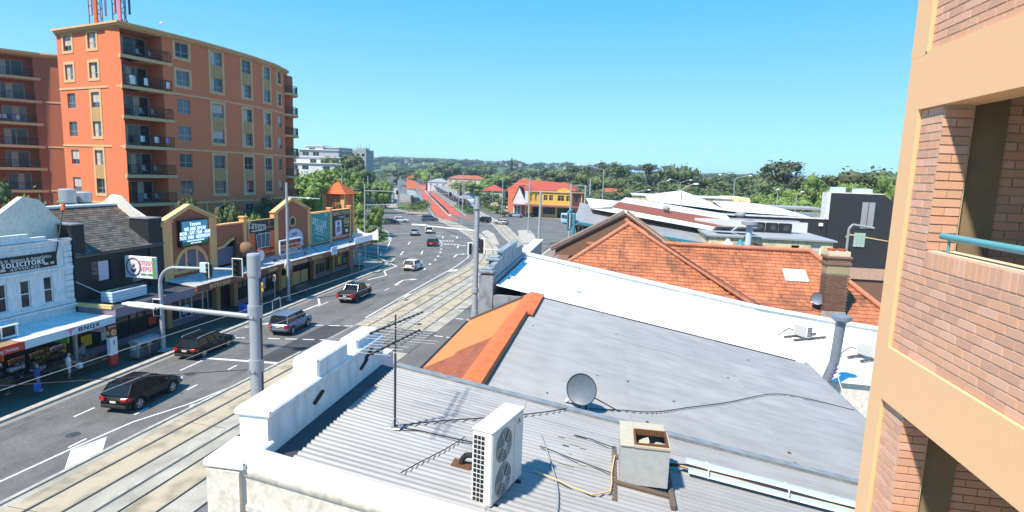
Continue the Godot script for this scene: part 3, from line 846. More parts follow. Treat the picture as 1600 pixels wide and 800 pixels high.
func tiled_plane(t: Node3D, poly: Array, xf: Transform3D, called: String, seed_: int) -> void:
	# terracotta tiles: x along the course, y up the slope, z out of the roof
	var mb := MB.new()
	var pp := PackedVector2Array(poly)
	rng.seed = seed_
	var lo := Vector2(1e9, 1e9)
	var hi := -lo
	for p in pp:
		lo = lo.min(p); hi = hi.max(p)
	var y := lo.y
	var row := 0
	var f := FastNoiseLite.new()
	f.seed = seed_; f.frequency = 0.35
	while y < hi.y:
		var x := lo.x
		while x < hi.x:
			if Geometry2D.is_point_in_polygon(Vector2(x + 0.115, y + 0.16), pp):
				var k := rng.randf_range(0.82, 1.16) * (1.0 + 0.45 * f.get_noise_2d(x, y))
				var ol := clampf(f.get_noise_2d(x * 1.7 + 50, y * 0.8) * 1.3 + rng.randf_range(-0.2, 0.2), 0, 1)
				mb.col = Color(0.50 * k, 0.178 * k, 0.083 * k).lerp(Color(0.15, 0.08, 0.055), ol * 0.7)
				var j := rng.randf_range(-0.004, 0.004)
				var pr := [[0.0, 0.0], [0.03, 0.035], [0.085, 0.04], [0.12, 0.012], [0.19, 0.008], [0.23, 0.0]]
				for i in 5:
					var a: Array = pr[i]
					var b: Array = pr[i + 1]
					mb.q(xf * Vector3(x + a[0], y, a[1] + 0.045 + j), xf * Vector3(x + a[0], y + 0.35, a[1] + 0.006 + j), xf * Vector3(x + b[0], y + 0.35, b[1] + 0.006 + j), xf * Vector3(x + b[0], y, b[1] + 0.045 + j))
					mb.q(xf * Vector3(x + a[0], y, 0.0), xf * Vector3(x + a[0], y, a[1] + 0.045 + j), xf * Vector3(x + b[0], y, b[1] + 0.045 + j), xf * Vector3(x + b[0], y, 0.0))
			x += 0.23
		y += 0.33
		row += 1
	stuff(obj(called, mb, "terra", t))
	var un := MB.new()
	un.prism(poly, -0.08, -0.02, xf)
	obj("roof_underlay", un, "wood_old", t)

func slope_xf(o: Vector3, along: Vector3, up_: Vector3) -> Transform3D:
	var x := along.normalized()
	var y := up_.normalized()
	return Transform3D(Basis(x, y, x.cross(y)), o)

func tiled_house() -> void:
	var t := thing("tiled_roof_house", "orange terracotta tiled roof house with a hipped front behind the white wall", "house")
	# front hip (plane facing +z, pitch 30), hips at 45 degrees in plan
	tiled_plane(t, [Vector2(-6.2, 0), Vector2(8.05, 0), Vector2(0.0, 9.12), Vector2(-6.2, 1.96)], slope_xf(Vector3(1.42, 6.2, -33.0), Vector3.RIGHT, Vector3(0, 0.5, -0.866)), "roof_tiles", 3)
	tiled_plane(t, [Vector2(0, 0), Vector2(11, 0), Vector2(11, 9.2), Vector2(8, 9.2)], slope_xf(Vector3(9.47, 6.2, -33.0), Vector3(0, 0, -1), Vector3(-0.866, 0.5, 0)), "roof_tiles", 4)
	tiled_plane(t, [Vector2(-7, 0), Vector2(7.9, 0), Vector2(4.6, 6.65), Vector2(-10, 6.65)], slope_xf(Vector3(8.6, 6.2, -34.5), Vector3.RIGHT, Vector3(0, 0.5, -0.866)), "roof_tiles", 5)
	tiled_plane(t, [Vector2(-6.6, 6.65), Vector2(-12, 6.65), Vector2(-12, 0), Vector2(0, 0)], slope_xf(Vector3(16.6, 6.2, -34.5), Vector3(0, 0, 1), Vector3(-0.866, 0.5, 0)), "roof_tiles", 6)
	var rc := MB.new()
	for e in [[Vector3(1.42, 10.87, -40.9), Vector3(9.6, 6.45, -32.95)], [Vector3(1.4, 10.87, -40.9), Vector3(-5.0, 6.9, -34.3)], [Vector3(1.4, 10.9, -40.9), Vector3(1.3, 10.9, -44)], [Vector3(3.2, 9.68, -40.25), Vector3(13.1, 9.68, -40.25)], [Vector3(13.1, 9.68, -40.25), Vector3(16.6, 6.35, -34.5)]]:
		var L: float = e[0].distance_to(e[1])
		var n := int(L / 0.42)
		for k in n:
			rc.tube(e[0].lerp(e[1], float(k) / n), e[0].lerp(e[1], (k + 1.12) / n), 0.17, 0.15, 8)
	obj("hip_cap", rc, "terra_cap", t)
	M["barge_pale"] = mat("barge_pale", lin(0.42, 0.27, 0.20), 0.9, 0, T["blotch"], 0.7)
	M["hipcap"] = mat("hipcap", lin(0.50, 0.20, 0.115), 0.9, 0, T["blotch"], 0.7)
	t.get_node("hip_cap").material_override = M["hipcap"]
	# a black cable lying along the hip
	var cb := MB.new()
	cb.pipe([Vector3(2.6, 10.45, -39.6), Vector3(5.0, 9.1, -37.2), Vector3(7.0, 8.05, -35.2), Vector3(9.2, 6.9, -33.1)], 0.03)
	obj("cable", cb, "dark", t)
	var w := MB.new()
	w.bb(Vector3(-4.6, -0.02, -60), Vector3(9, 6.2, -33.6)); w.bb(Vector3(3, -0.02, -47), Vector3(16, 6.2, -35))
	obj("wall", w, "chim", t)
	# brick gable behind the ridge, with painted barge boards
	var g := MB.new()
	g.prism([Vector2(-3.9, 8.0), Vector2(5.5, 8.0), Vector2(5.5, 8.6), Vector2(1.2, 11.35), Vector2(-3.9, 8.5)], -44.3, -44.0)
	obj("gable_wall", g, "chim", t)
	for e in [[Vector2(-4.2, 8.35), Vector2(1.2, 11.4)], [Vector2(5.8, 8.3), Vector2(1.2, 11.4)]]:
		for k in 3:
			var b := MB.new()
			var d: Vector2 = (e[1] - e[0]).normalized()
			var nn := Vector2(-d.y, d.x) * (1 if d.x > 0 else -1)
			var oo := nn * (0.12 * k - 0.1)
			b.prism([e[0] + oo, e[1] + oo, e[1] + oo + nn * 0.115, e[0] + oo + nn * 0.115], -44.0 - 0.35 * (1 if k == 2 else 0), -43.86 + 0.05 * k)
			obj("barge_board", b, ["hipcap", "whiteold", "barge_pale"][k], t)
	var gr := MB.new()
	gr.q(Vector3(-4.2, 7.7, -44.3), Vector3(-4.2, 7.7, -58), Vector3(1.2, 10.7, -58), Vector3(1.2, 10.7, -44.3)); gr.q(Vector3(1.2, 10.7, -44.3), Vector3(1.2, 10.7, -58), Vector3(5.8, 7.6, -58), Vector3(5.8, 7.6, -44.3))
	obj("main_roof", gr, "redtile", t)
	# skylight
	var sk := MB.new()
	var sx := slope_xf(Vector3(11.65, 8.25, -38.05), Vector3.RIGHT, Vector3(0, 0.5, -0.866))
	sk.cb(sx * Vector3(0, 0, 0.1), Vector3(1.35, 1.15, 0.16), 0.03, sx.basis)
	obj("skylight", sk, "whiteroof", t)
	# rusty lean-to beyond
	var rr := MB.new()
	corrugated(rr, 13.5, 22, -40.5, -46, func(x): return 8.0, 0.4, 0.02, 6)
	obj("rear_roof", rr, "rust_pale", t)
	var rw := MB.new()
	rw.bb(Vector3(14, 3, -45.8), Vector3(22, 7.95, -40.6))
	obj("rear_wall", rw, "chim", t)
	chimney(Vector3(12.95, 0, -35.4))

func chimney(o: Vector3) -> void:
	var t := thing("brick_chimney", "tall weathered brick chimney with two clay pots rising from the tiled roof", "chimney", o + Vector3(0, 6.3, 0))
	rng.seed = 21
	var core := MB.new()
	core.bb(Vector3(-0.56, -0.6, -0.42), Vector3(0.56, 4.0, 0.42))
	obj("core", core, "mortar", t)
	var bm := []
	for k in 4:
		var b := MB.new()
		var s: float = [0.9, 1.0, 1.1, 0.8][k]
		b.col = Color(0.19 * s, 0.10 * s, 0.065 * s)
		b.cb(Vector3.ZERO, Vector3(0.225, 0.078, 0.11), 0.006)
		bm.append(b.mesh())
	var hb := MB.new()
	hb.cb(Vector3.ZERO, Vector3(0.11, 0.078, 0.225), 0.006)
	hb.col = Color(0.17, 0.09, 0.06)
	for r in 30:
		var y := 0.05 + r * 0.088
		for i in 5:
			var o2 := obj("brick", bm[rng.randi() % 4], "face_brick", t)
			o2.position = Vector3(-0.47 + i * 0.235 + (0.06 if r % 2 else -0.06), y, 0.395)
	var sid := MB.new()
	for r in 30:
		for i in 4:
			for s in [-1, 1]:
				sid.col = Color(0.17, 0.09, 0.06) * rng.randf_range(0.8, 1.15)
				sid.cb(Vector3(0.53 * s, 0.05 + r * 0.088, -0.33 + i * 0.21 + (0.05 if r % 2 else -0.05)), Vector3(0.11, 0.078, 0.19), 0.006)
	stuff(obj("side_bricks", sid, "face_brick", t))
	var band := MB.new()
	band.cb(Vector3(0, 2.95, 0), Vector3(1.2, 0.5, 0.94), 0.02)
	obj("render_band", band, "chim_mid", t)
	var cap := MB.new()
	cap.cb(Vector3(0, 3.3, 0), Vector3(1.34, 0.16, 1.06), 0.02); cap.cb(Vector3(0, 3.48, 0), Vector3(1.2, 0.2, 0.94), 0.02); cap.cb(Vector3(0, 3.66, 0), Vector3(1.36, 0.14, 1.08), 0.02)
	obj("cap", cap, "chim", t)
	for x in [-0.34, 0.2]:
		var p := MB.new()
		p.lathe([Vector2(0.0, 0.0), Vector2(0.25, 0), Vector2(0.21, 0.14), Vector2(0.2, 0.3), Vector2(0.24, 0.34), Vector2(0.24, 0.4), Vector2(0.17, 0.4), Vector2(0.15, 0.1)], Vector3(x, 3.72, 0.05), 16)
		obj("chimney_pot", p, "pot", t)
	var fl := MB.new()
	fl.prism([Vector2(-0.75, -0.05), Vector2(0.7, -0.05), Vector2(0.62, 0.55), Vector2(-0.65, 0.55)], 0.44, 0.5)
	obj("flashing", fl, "kerb", t)

# the rendered and brick wing that the photograph is taken beside
func apartment_wing() -> void:
	var t := thing("apartment_wing", "orange rendered apartment wing with pale brick panels and open balconies, close on the right", "building")
	var X := 3.0
	var zc := -6.83
	var st := MB.new()
	# front skin: everything that is render stands 30 mm proud of the brick
	var P := func(z0: float, z1: float, y0: float, y1: float, x0 := 3.0, x1 := 3.32): st.bb(Vector3(x0, y0, z0), Vector3(x1, y1, z1))
	P.call(zc, -6.56, 3.0, 15.31); P.call(zc - 0.012, -6.54, 15.312, 20.0)
	P.call(-6.56, 1.0, 14.78, 15.34); P.call(-6.56, 1.0, 11.745, 12.32); P.call(-6.56, 1.0, 8.7, 9.28)
	P.call(-6.545, 1.0, 17.8, 20.0)
	obj("render_band", st, "stucco", t)
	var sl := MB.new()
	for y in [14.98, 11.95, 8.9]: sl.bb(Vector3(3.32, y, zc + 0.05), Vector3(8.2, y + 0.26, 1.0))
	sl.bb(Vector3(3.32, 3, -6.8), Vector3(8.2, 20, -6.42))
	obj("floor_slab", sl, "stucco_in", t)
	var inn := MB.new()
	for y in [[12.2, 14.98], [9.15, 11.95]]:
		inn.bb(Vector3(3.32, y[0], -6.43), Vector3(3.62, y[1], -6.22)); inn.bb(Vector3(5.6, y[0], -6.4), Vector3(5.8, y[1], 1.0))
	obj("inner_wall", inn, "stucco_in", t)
	# brickwork: every brick of the panels in view is its own piece
	var L := 0.24
	var CH := 0.0832
	rng.seed = 5
	var bm := []
	for k in 5:
		var b := MB.new()
		b.col = [Color(0.74, 0.43, 0.29), Color(0.69, 0.40, 0.275), Color(0.77, 0.46, 0.33), Color(0.64, 0.37, 0.26), Color(0.74, 0.41, 0.265)][k]
		b.cb(Vector3.ZERO, Vector3(1, 1, 1), 0.02)
		bm.append(b.mesh())
	var put := func(c: Vector3, s: Vector3):
		var o := obj("brick", bm[rng.randi() % 5], "face_brick", t)
		o.position = c + Vector3(rng.randf_range(-0.0015, 0.0015), 0, 0); o.scale = s
	var panel := func(z0: float, z1: float, y0: float, y1: float):
		var mo := MB.new()
		mo.bb(Vector3(3.046, y0, z0), Vector3(3.3, y1, z1))
		obj("mortar", mo, "mortar", t)
		var rows := int(round((y1 - y0) / CH))
		for r in rows:
			var z := z0 - (0.0 if r % 2 else L * 0.5)
			while z < z1:
				var a: float = maxf(z, z0) + 0.006
				var b: float = minf(z + L, z1) - 0.006
				if b - a > 0.02:
					put.call(Vector3(3.075, y0 + (r + 0.5) * (y1 - y0) / rows, (a + b) / 2), Vector3(0.075, (y1 - y0) / rows - 0.0125, b - a))
				z += L
	# balustrade panel with a soldier course as its top
	panel.call(-6.56, -3.0, 12.32, 13.235)
	panel.call(-6.56, -6.16, 13.235, 14.78)
	var so := MB.new()
	so.bb(Vector3(3.046, 13.235, -6.16), Vector3(3.3, 13.395, -3.0))
	obj("mortar", so, "mortar", t)
	var z := -6.16
	while z < -3.1:
		put.call(Vector3(3.075, 13.32, z + 0.04), Vector3(0.075, 0.155, 0.073))
		z += 0.0832
	var bt := MB.new()
	bt.bb(Vector3(3.05, 13.396, -6.16), Vector3(3.3, 13.41, -3.0))
	obj("sill", bt, "mortar", t)
	panel.call(-6.56, -6.16, 9.28, 11.745)
	panel.call(-6.545, -4.0, 15.34, 16.3)
	# column reveals (face towards the balcony opening)
	for y in [[13.41, 14.78], [9.28, 11.745]]:
		var rows := int(round((y[1] - y[0]) / CH))
		for r in rows:
			if r % 2: put.call(Vector3(3.158, y[0] + (r + 0.5) * CH, -6.153), Vector3(0.236, CH - 0.012, 0.03))
			else:
				put.call(Vector3(3.092, y[0] + (r + 0.5) * CH, -6.153), Vector3(0.105, CH - 0.012, 0.03))
				put.call(Vector3(3.213, y[0] + (r + 0.5) * CH, -6.153), Vector3(0.125, CH - 0.012, 0.03))
	# brick end wall inside the balconies
	for y in [[12.21, 14.98], [9.16, 11.95]]:
		var mo := MB.new()
		mo.bb(Vector3(3.62, y[0], -6.4), Vector3(5.6, y[1], -6.262))
		obj("mortar", mo, "mortar", t)
		var rows := int((y[1] - y[0]) / CH)
		for r in rows:
			if y[0] < 10 and r < 8: continue
			var x := 3.63 - (0.0 if r % 2 else 0.12)
			while x < 4.7:
				var a: float = maxf(x, 3.63)
				put.call(Vector3((a + x + 0.23) / 2, y[0] + (r + 0.5) * CH, -6.262), Vector3(x + 0.23 - a, CH - 0.01, 0.04))
				x += 0.24
	var bf := MB.new()
	bf.bb(Vector3(3.3, 12.1, -6.2), Vector3(5.6, 12.2, 1)); bf.bb(Vector3(3.3, 9.05, -6.2), Vector3(5.6, 9.15, 1))
	obj("balcony_floor", bf, "paving", t)
	var h := MB.new()
	h.tube(Vector3(3.1, 13.56, -6.02), Vector3(3.1, 13.56, -2.6), 0.032, 0.032, 12)
	for zz in [-5.9, -4.78, -3.6]: h.tube(Vector3(3.1, 13.40, zz), Vector3(3.1, 13.55, zz), 0.013)
	obj("handrail", h, "railteal", t)

func sweep(mb: MB, path: Array, s0: float, s1: float, y0: float, y1: float, proud: float, back := 0.1, side := -1.0) -> void:
	var ss := [s0, s1]
	var acc := 0.0
	for i in path.size() - 1:
		acc += path[i].distance_to(path[i + 1])
		if acc > s0 + 0.01 and acc < s1 - 0.01: ss.append(acc)
	ss.sort()
	var ring := []
	for k in ss.size():
		var a: Array = at_s(path, maxf(ss[k] - 0.02, 0))
		var b: Array = at_s(path, ss[k] + 0.02)
		var d: Vector2 = (a[1] + b[1]).normalized()
		if k == 0: d = b[1]
		if k == ss.size() - 1: d = a[1]
		var nr := Vector2(d.y, -d.x) * side / maxf(0.5, d.dot(a[1]))
		var p: Vector2 = (a[0] + b[0]) / 2 if k > 0 and k < ss.size() - 1 else (b[0] if k == 0 else a[0])
		if k > 0 and k < ss.size() - 1: p = at_s(path, ss[k])[0]
		ring.append([p + nr * proud, p - nr * back])
	for k in ring.size() - 1:
		var a: Array = ring[k]
		var b: Array = ring[k + 1]
		mb.q(v3(a[0], y0), v3(a[0], y1), v3(b[0], y1), v3(b[0], y0))
		mb.q(v3(a[0], y1), v3(a[1], y1), v3(b[1], y1), v3(b[0], y1))
		mb.q(v3(a[1], y0), v3(a[0], y0), v3(b[0], y0), v3(b[1], y0))
		mb.q(v3(a[1], y1), v3(a[1], y0), v3(b[1], y0), v3(b[1], y1))
	for r in [ring[0], ring[-1]]: mb.q(v3(r[0], y0), v3(r[1], y0), v3(r[1], y1), v3(r[0], y1))
func railing(p: Node, a: Vector3, b: Vector3, h: float, m := "dark", called := "railing") -> void:
	var mb := MB.new()
	mb.box((a + b) / 2 + Vector3.UP * h, Vector3(a.distance_to(b), 0.05, 0.05), Basis.looking_at((b - a).normalized().cross(Vector3.UP)))
	mb.box((a + b) / 2 + Vector3.UP * 0.08, Vector3(a.distance_to(b), 0.04, 0.04), Basis.looking_at((b - a).normalized().cross(Vector3.UP)))
	var n := int(a.distance_to(b) / 0.16)
	for i in n + 1:
		var q := a.lerp(b, float(i) / n)
		mb.box(q + Vector3.UP * h / 2, Vector3(0.025 if i % 8 else 0.05, h, 0.025))
	obj(called, mb, m, p)

func hotel() -> void:
	var t := thing("apartment_block", "orange brick apartment block of seven storeys with a curved street front and cream cornice", "building")
	var tops := []
	for k in 7: tops.append(27.45 - 3.11 * k)
	var cols := [[1.42, 3.0], [6.15, 7.7], [18.0, 19.65], [22.75, 24.55], [28.05, 29.73], [32.68, 34.28], [36.65, 38.3]]
	var holes := []
	for c in cols:
		for k in 7:
			holes.append([c[0], c[1], tops[k] - 1.63, tops[k]])
	var w := MB.new()
	wall(w, HOTEL, 0, 11.9, 0, 27.9, holes, 0.18)
	wall(w, HOTEL, 16.45, 39.8, 0, 27.9, holes, 0.18)
	# side of the recess and its back
	var c0: Vector2 = at_s(HOTEL, 11.95)[0]
	var c1: Vector2 = at_s(HOTEL, 16.45)[0]
	var inn := Vector2(-2.2, -0.5)
	w.q(v3(c0, 0), v3(c0, 27.9), v3(c0 + inn, 27.9), v3(c0 + inn, 0)); w.q(v3(c1, 0), v3(c1, 27.9), v3(c1 + inn, 27.9), v3(c1 + inn, 0))
	var e: Vector2 = at_s(HOTEL, 39.8)[0]
	w.q(v3(e, 0), v3(e, 27.9), v3(Vector2(-58, -88), 27.9), v3(Vector2(-58, -88), 0)); w.q(v3(HOTEL[0], 0), v3(HOTEL[0], 27.9), v3(Vector2(-66, -70), 27.9), v3(Vector2(-66, -70), 0))
	obj("wall", w, "brick_orange", t)
	var bw := MB.new()
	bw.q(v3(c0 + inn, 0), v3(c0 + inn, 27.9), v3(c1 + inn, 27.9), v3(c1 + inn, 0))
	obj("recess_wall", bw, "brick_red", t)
	var rf := MB.new()
	var rp: Array = []
	for p in HOTEL: rp.append(p)
	rp.append(Vector2(-62, -90)); rp.append(Vector2(-67, -72))
	slab(rf, rp, 27.6, 27.88)
	obj("roof", rf, "buff", t)
	for k in 3:
		var cc := MB.new()
		sweep(cc, HOTEL, 0, 41.5, 27.56 + 0.2 * k, 27.76 + 0.2 * k, [0.14, 0.3, 0.52][k], 0.3)
		obj("cornice", cc, ["buff", "cream", "cream"][k], t)
	for y in [21.62, 15.38, 9.16]:
		var bc := MB.new()
		sweep(bc, HOTEL, 0, 11.95, y, y + 0.2, 0.07, 0.02); sweep(bc, HOTEL, 16.45, 39.8, y, y + 0.2, 0.07, 0.02)
		obj("string_course", bc, "cream", t)
	rng.seed = 31
	for ci in cols.size():
		var c: Array = cols[ci]
		var sm: float = (c[0] + c[1]) / 2
		var ww: float = c[1] - c[0]
		for k in 7:
			var xf := wall_xf(HOTEL, sm, tops[k] - 1.63, -0.12)
			var wd := window(t, xf, ww, 1.63, [0.5], [0.36], "alu", ["winglass", "winglass2", "winglass3", "winglass"][rng.randi() % 4], "window", 0.055)
			# blinds or curtains behind some panes
			if rng.randf() < 0.5:
				var cu := MB.new()
				var full := rng.randf() < 0.5
				cu.bb(Vector3(-ww / 2 + 0.05, 0.6 if full else 0.05, -0.03), Vector3(ww / 2 - 0.05 if full else ww * rng.randf_range(-0.2, 0.1), 1.57, -0.024))
				obj("blind", cu, "curtain", wd)
		var frame := func(y0: float, y1: float, mid: Array):
			var f := MB.new()
			var x := ww / 2
			var b := 0.31
			f.bb(Vector3(-x - b, y0 - b, -0.05), Vector3(-x, y1 + b, 0.05)); f.bb(Vector3(x, y0 - b, -0.05), Vector3(x + b, y1 + b, 0.05))
			f.bb(Vector3(-x, y0 - b, -0.05), Vector3(x, y0, 0.05)); f.bb(Vector3(-x, y1, -0.05), Vector3(x, y1 + b, 0.05))
			obj("window_surround", f, "cream", t).transform = wall_xf(HOTEL, sm, 0)
			if mid.size():
				var g := MB.new()
				g.bb(Vector3(-x, mid[0], -0.04), Vector3(x, mid[1], 0.03))
				obj("spandrel_panel", g, "buff", t).transform = wall_xf(HOTEL, sm, 0)
		var single: bool = ci in [0, 2, 6]
		if single or ci == 1:
			for k in 2: frame.call(tops[k] - 1.63, tops[k], [])
		else:
			frame.call(tops[1] - 1.63, tops[0] - 0.02, [tops[1], tops[0] - 1.63])
		if not single:
			for k in [2, 4]: frame.call(tops[k + 1] - 1.63, tops[k], [tops[k + 1], tops[k] - 1.63])
	# corner balconies
	for k in 6:
		var y := 24.95 - 3.11 * k
		var s := MB.new()
		sweep(s, HOTEL, 11.75, 17.5, y - 0.34, y, 0.16, 2.0)
		obj("balcony_slab", s, "cream", t)
		var a := v3(at_s(HOTEL, 12.15)[0], y)
		var b := v3(at_s(HOTEL, 17.35)[0], y)
		railing(t, a + Vector3(0.1, 0, 0.04), b + Vector3(0.1, 0, 0.04), 1.1)
		var ba := a + Vector3(inn.x, 0, inn.y)
		var bb2 := v3(c1 + inn, y)
		var d := (bb2 - ba).normalized()
		var xf := Transform3D(Basis(d, Vector3.UP, d.cross(Vector3.UP)), ba.lerp(bb2, 0.5) + d.cross(Vector3.UP) * 0.06)
		window(t, xf, 3.7, 2.35, [0.33, 0.66], [], "alu", "winglass3", "glass_door", 0.07)
		var cu := MB.new()
		cu.bb(Vector3(-1.1 + 0.6 * (k % 3), 0.05, -0.01), Vector3(-0.6 + 0.7 * (k % 3), 2.25, 0.0))
		var cd := obj("curtain", cu, "curtain", t)
		cd.transform = xf
		# things standing on the balconies
		var mid := a.lerp(b, 0.35) + Vector3(-0.7, 0, 0)
		if k == 1:
			for q in [[0.15, 0.9, "cloth_white", 0.75], [0.42, 0.75, "cloth_white", 0.5], [0.9, 0.7, "cloth_white", 0.5]]:
				var o := a.lerp(b, q[0]) + Vector3(-0.12, 0, 0)
				var cl := thing("towel", ["long white towel on the second balcony rail, at the corner", "white towel in the middle of the second balcony rail", "white towel at the far end of the second balcony rail"][int(q[0] * 3.1)], "towel", o)
				var mbb := MB.new()
				for i in 6: mbb.box(Vector3(0.26 + 0.02 * (i % 2), 0.62 + 0.02 * (i % 3), -q[3] * (i / 6.0 - 0.4)), Vector3(0.03, q[1], q[3] / 6.0 + 0.005), Basis(Vector3.RIGHT, 0.05 * (i % 2)))
				obj("cloth", mbb, q[2], cl)
		if k == 3:
			for q in [[0.25, "cloth_white", "pale washing on the fourth balcony rail, nearest the corner"], [0.55, "cloth_white", "pale washing in the middle of the fourth balcony rail"], [0.8, "cloth_purple", "purple washing on the fourth balcony rail"]]:
				var o := a.lerp(b, q[0]) + Vector3(0.0, 0, 0)
				var cl := thing("laundry", q[2], "laundry", o)
				var mbb := MB.new()
				for i in 5: mbb.box(Vector3(0.16 + 0.015 * (i % 2), 0.75, -0.12 * i), Vector3(0.03, 0.6 + 0.06 * (i % 3), 0.125), Basis(Vector3.RIGHT, 0.06 * (i % 2)))
				obj("cloth", mbb, q[1], cl)
		if k in [0, 2, 4, 5]:
			for q in [0.45, 0.72]:
				var o := a.lerp(b, q) + Vector3(-0.8, 0, -0.1)
				var ch := thing("balcony_chair", "%s chair on the %s balcony from the top" % [["outer", "inner"][int(q > 0.5)], ["first", "", "third", "", "fifth", "sixth"][k]], "chair", o, -0.6 + q)
				var st := MB.new()
				st.cb(Vector3(0, 0.44, 0), Vector3(0.48, 0.06, 0.48), 0.015)
				obj("seat", st, "acgrey", ch)
				var bk := MB.new()
				bk.cb(Vector3(-0.23, 0.75, 0), Vector3(0.05, 0.55, 0.46), 0.015, Basis(Vector3.BACK, 0.15))
				obj("backrest", bk, "acgrey", ch)
				for i in 4:
					var lg := MB.new()
					lg.tube(Vector3(0.2 * (1 if i & 1 else -1), 0, 0.2 * (1 if i & 2 else -1)), Vector3(0.18 * (1 if i & 1 else -1), 0.43, 0.18 * (1 if i & 2 else -1)), 0.018)
					obj("leg", lg, "dark", ch)
	# rounded balconies at the far end
	for k in 7:
		var y := 24.95 - 3.11 * k
		var s := MB.new()
		s.lathe([Vector2(0, y - 0.34), Vector2(2.5, y - 0.34), Vector2(2.5, y), Vector2(0, y)], Vector3(-50.7, 0, -84.2), 28)
		obj("round_slab", s, "cream", t)
		var r := MB.new()
		for i in 28:
			var d0 := Vector3(cos(TAU * i / 28), 0, sin(TAU * i / 28)) * 2.4
			var d1 := Vector3(cos(TAU * (i + 1) / 28), 0, sin(TAU * (i + 1) / 28)) * 2.4
			var o := Vector3(-50.7, y, -84.2)
			r.tube(o + d0 + Vector3.UP * 1.05, o + d1 + Vector3.UP * 1.05, 0.035)
			for q in 4: r.tube(o + d0.lerp(d1, q / 4.0), o + d0.lerp(d1, q / 4.0) + Vector3.UP * 1.05, 0.018, 0.018, 4, false)
		obj("round_railing", r, "dark", t)
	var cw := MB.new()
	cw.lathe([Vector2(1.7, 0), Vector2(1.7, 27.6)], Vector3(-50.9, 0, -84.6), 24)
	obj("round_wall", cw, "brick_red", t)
	var sp := MB.new()
	sp.prism([Vector2(0, 0), Vector2(2.6, 0), Vector2(2.2, 0.5), Vector2(0.9, 1.1), Vector2(0.3, 2.2), Vector2(0, 2.3)], -0.2, 0.2, Transform3D(Basis.IDENTITY, Vector3(-48.6, 7.2, -83.4)))
	obj("scroll_buttress", sp, "cream", t)
	for z in [-63.8, -74.2, -79.8]:
		var dp := MB.new()
		var q := wall_xf(HOTEL, 0, 0)
		dp.tube(Vector3(-47.9 if z < -66 else -48.55, 0, z), Vector3(-47.9 if z < -66 else -48.55, 9.1, z), 0.1)
		obj("downpipe", dp, "cream", t)
	# telecom masts on the roof
	for m in [[-56.2, -57.6, 0], [-52.7, -57.0, 1]]:
		var a := thing("antenna_mast", ["orange panel antenna mast on the roof of the brick block, left of two", "pink panel antenna mast at the roof corner, right of two"][m[2]], "antenna", Vector3(m[0], 27.88, m[1]))
		var fr := MB.new()
		for i in 3:
			var d := Vector3(cos(TAU * i / 3 + 0.4), 0, sin(TAU * i / 3 + 0.4)) * 0.75
			fr.tube(d, d + Vector3.UP * 5.0, 0.05); fr.tube(d, Vector3.UP * 1.3, 0.04); fr.tube(d + Vector3.UP * 1.4, -d * 0.5 + Vector3.UP * 2.4, 0.035); fr.tube(d + Vector3.UP * 2.4, -d * 0.5 + Vector3.UP * 3.6, 0.035)
		fr.tube(Vector3.ZERO, Vector3.UP * 5, 0.07)
		obj("frame", fr, "navy" if m[2] else "purplegrey", a)
		for i in 3:
			var d := Vector3(cos(TAU * i / 3 + 1.2), 0, sin(TAU * i / 3 + 1.2)) * (0.35 if i == 0 else 0.8)
			var pn := MB.new()
			pn.cb(d + Vector3.UP * (2.9 if i == 0 else 3.2), Vector3(0.42 if i == 0 else 0.2, 4.2 if i == 0 else 3.0, 0.2), 0.03, Basis(Vector3.UP, -TAU * i / 3))
			obj("antenna_panel", pn, [["orange", "lilac", "lilac"], ["pink", "pink", "navy"]][m[2]][i], a)
		var bx := MB.new()
		bx.cb(Vector3(0.7, 0.6, 0.2), Vector3(0.35, 0.6, 0.3), 0.03)
		obj("radio_box", bx, "purplegrey", a)
	var wt := thing("roof_light_pole", "thin pole with a white dome light on the brick block's roof", "light", Vector3(-52.5, 27.8, -62.5))
	var wm := MB.new()
	wm.tube(Vector3.ZERO, Vector3.UP * 2.0, 0.02)
	obj("pole", wm, "steel", wt)
	var wh := MB.new()
	wh.ball(Vector3(0, 2.1, 0), Vector3(0.18, 0.14, 0.18))
	obj("dome", wh, "whitepaint", wt)

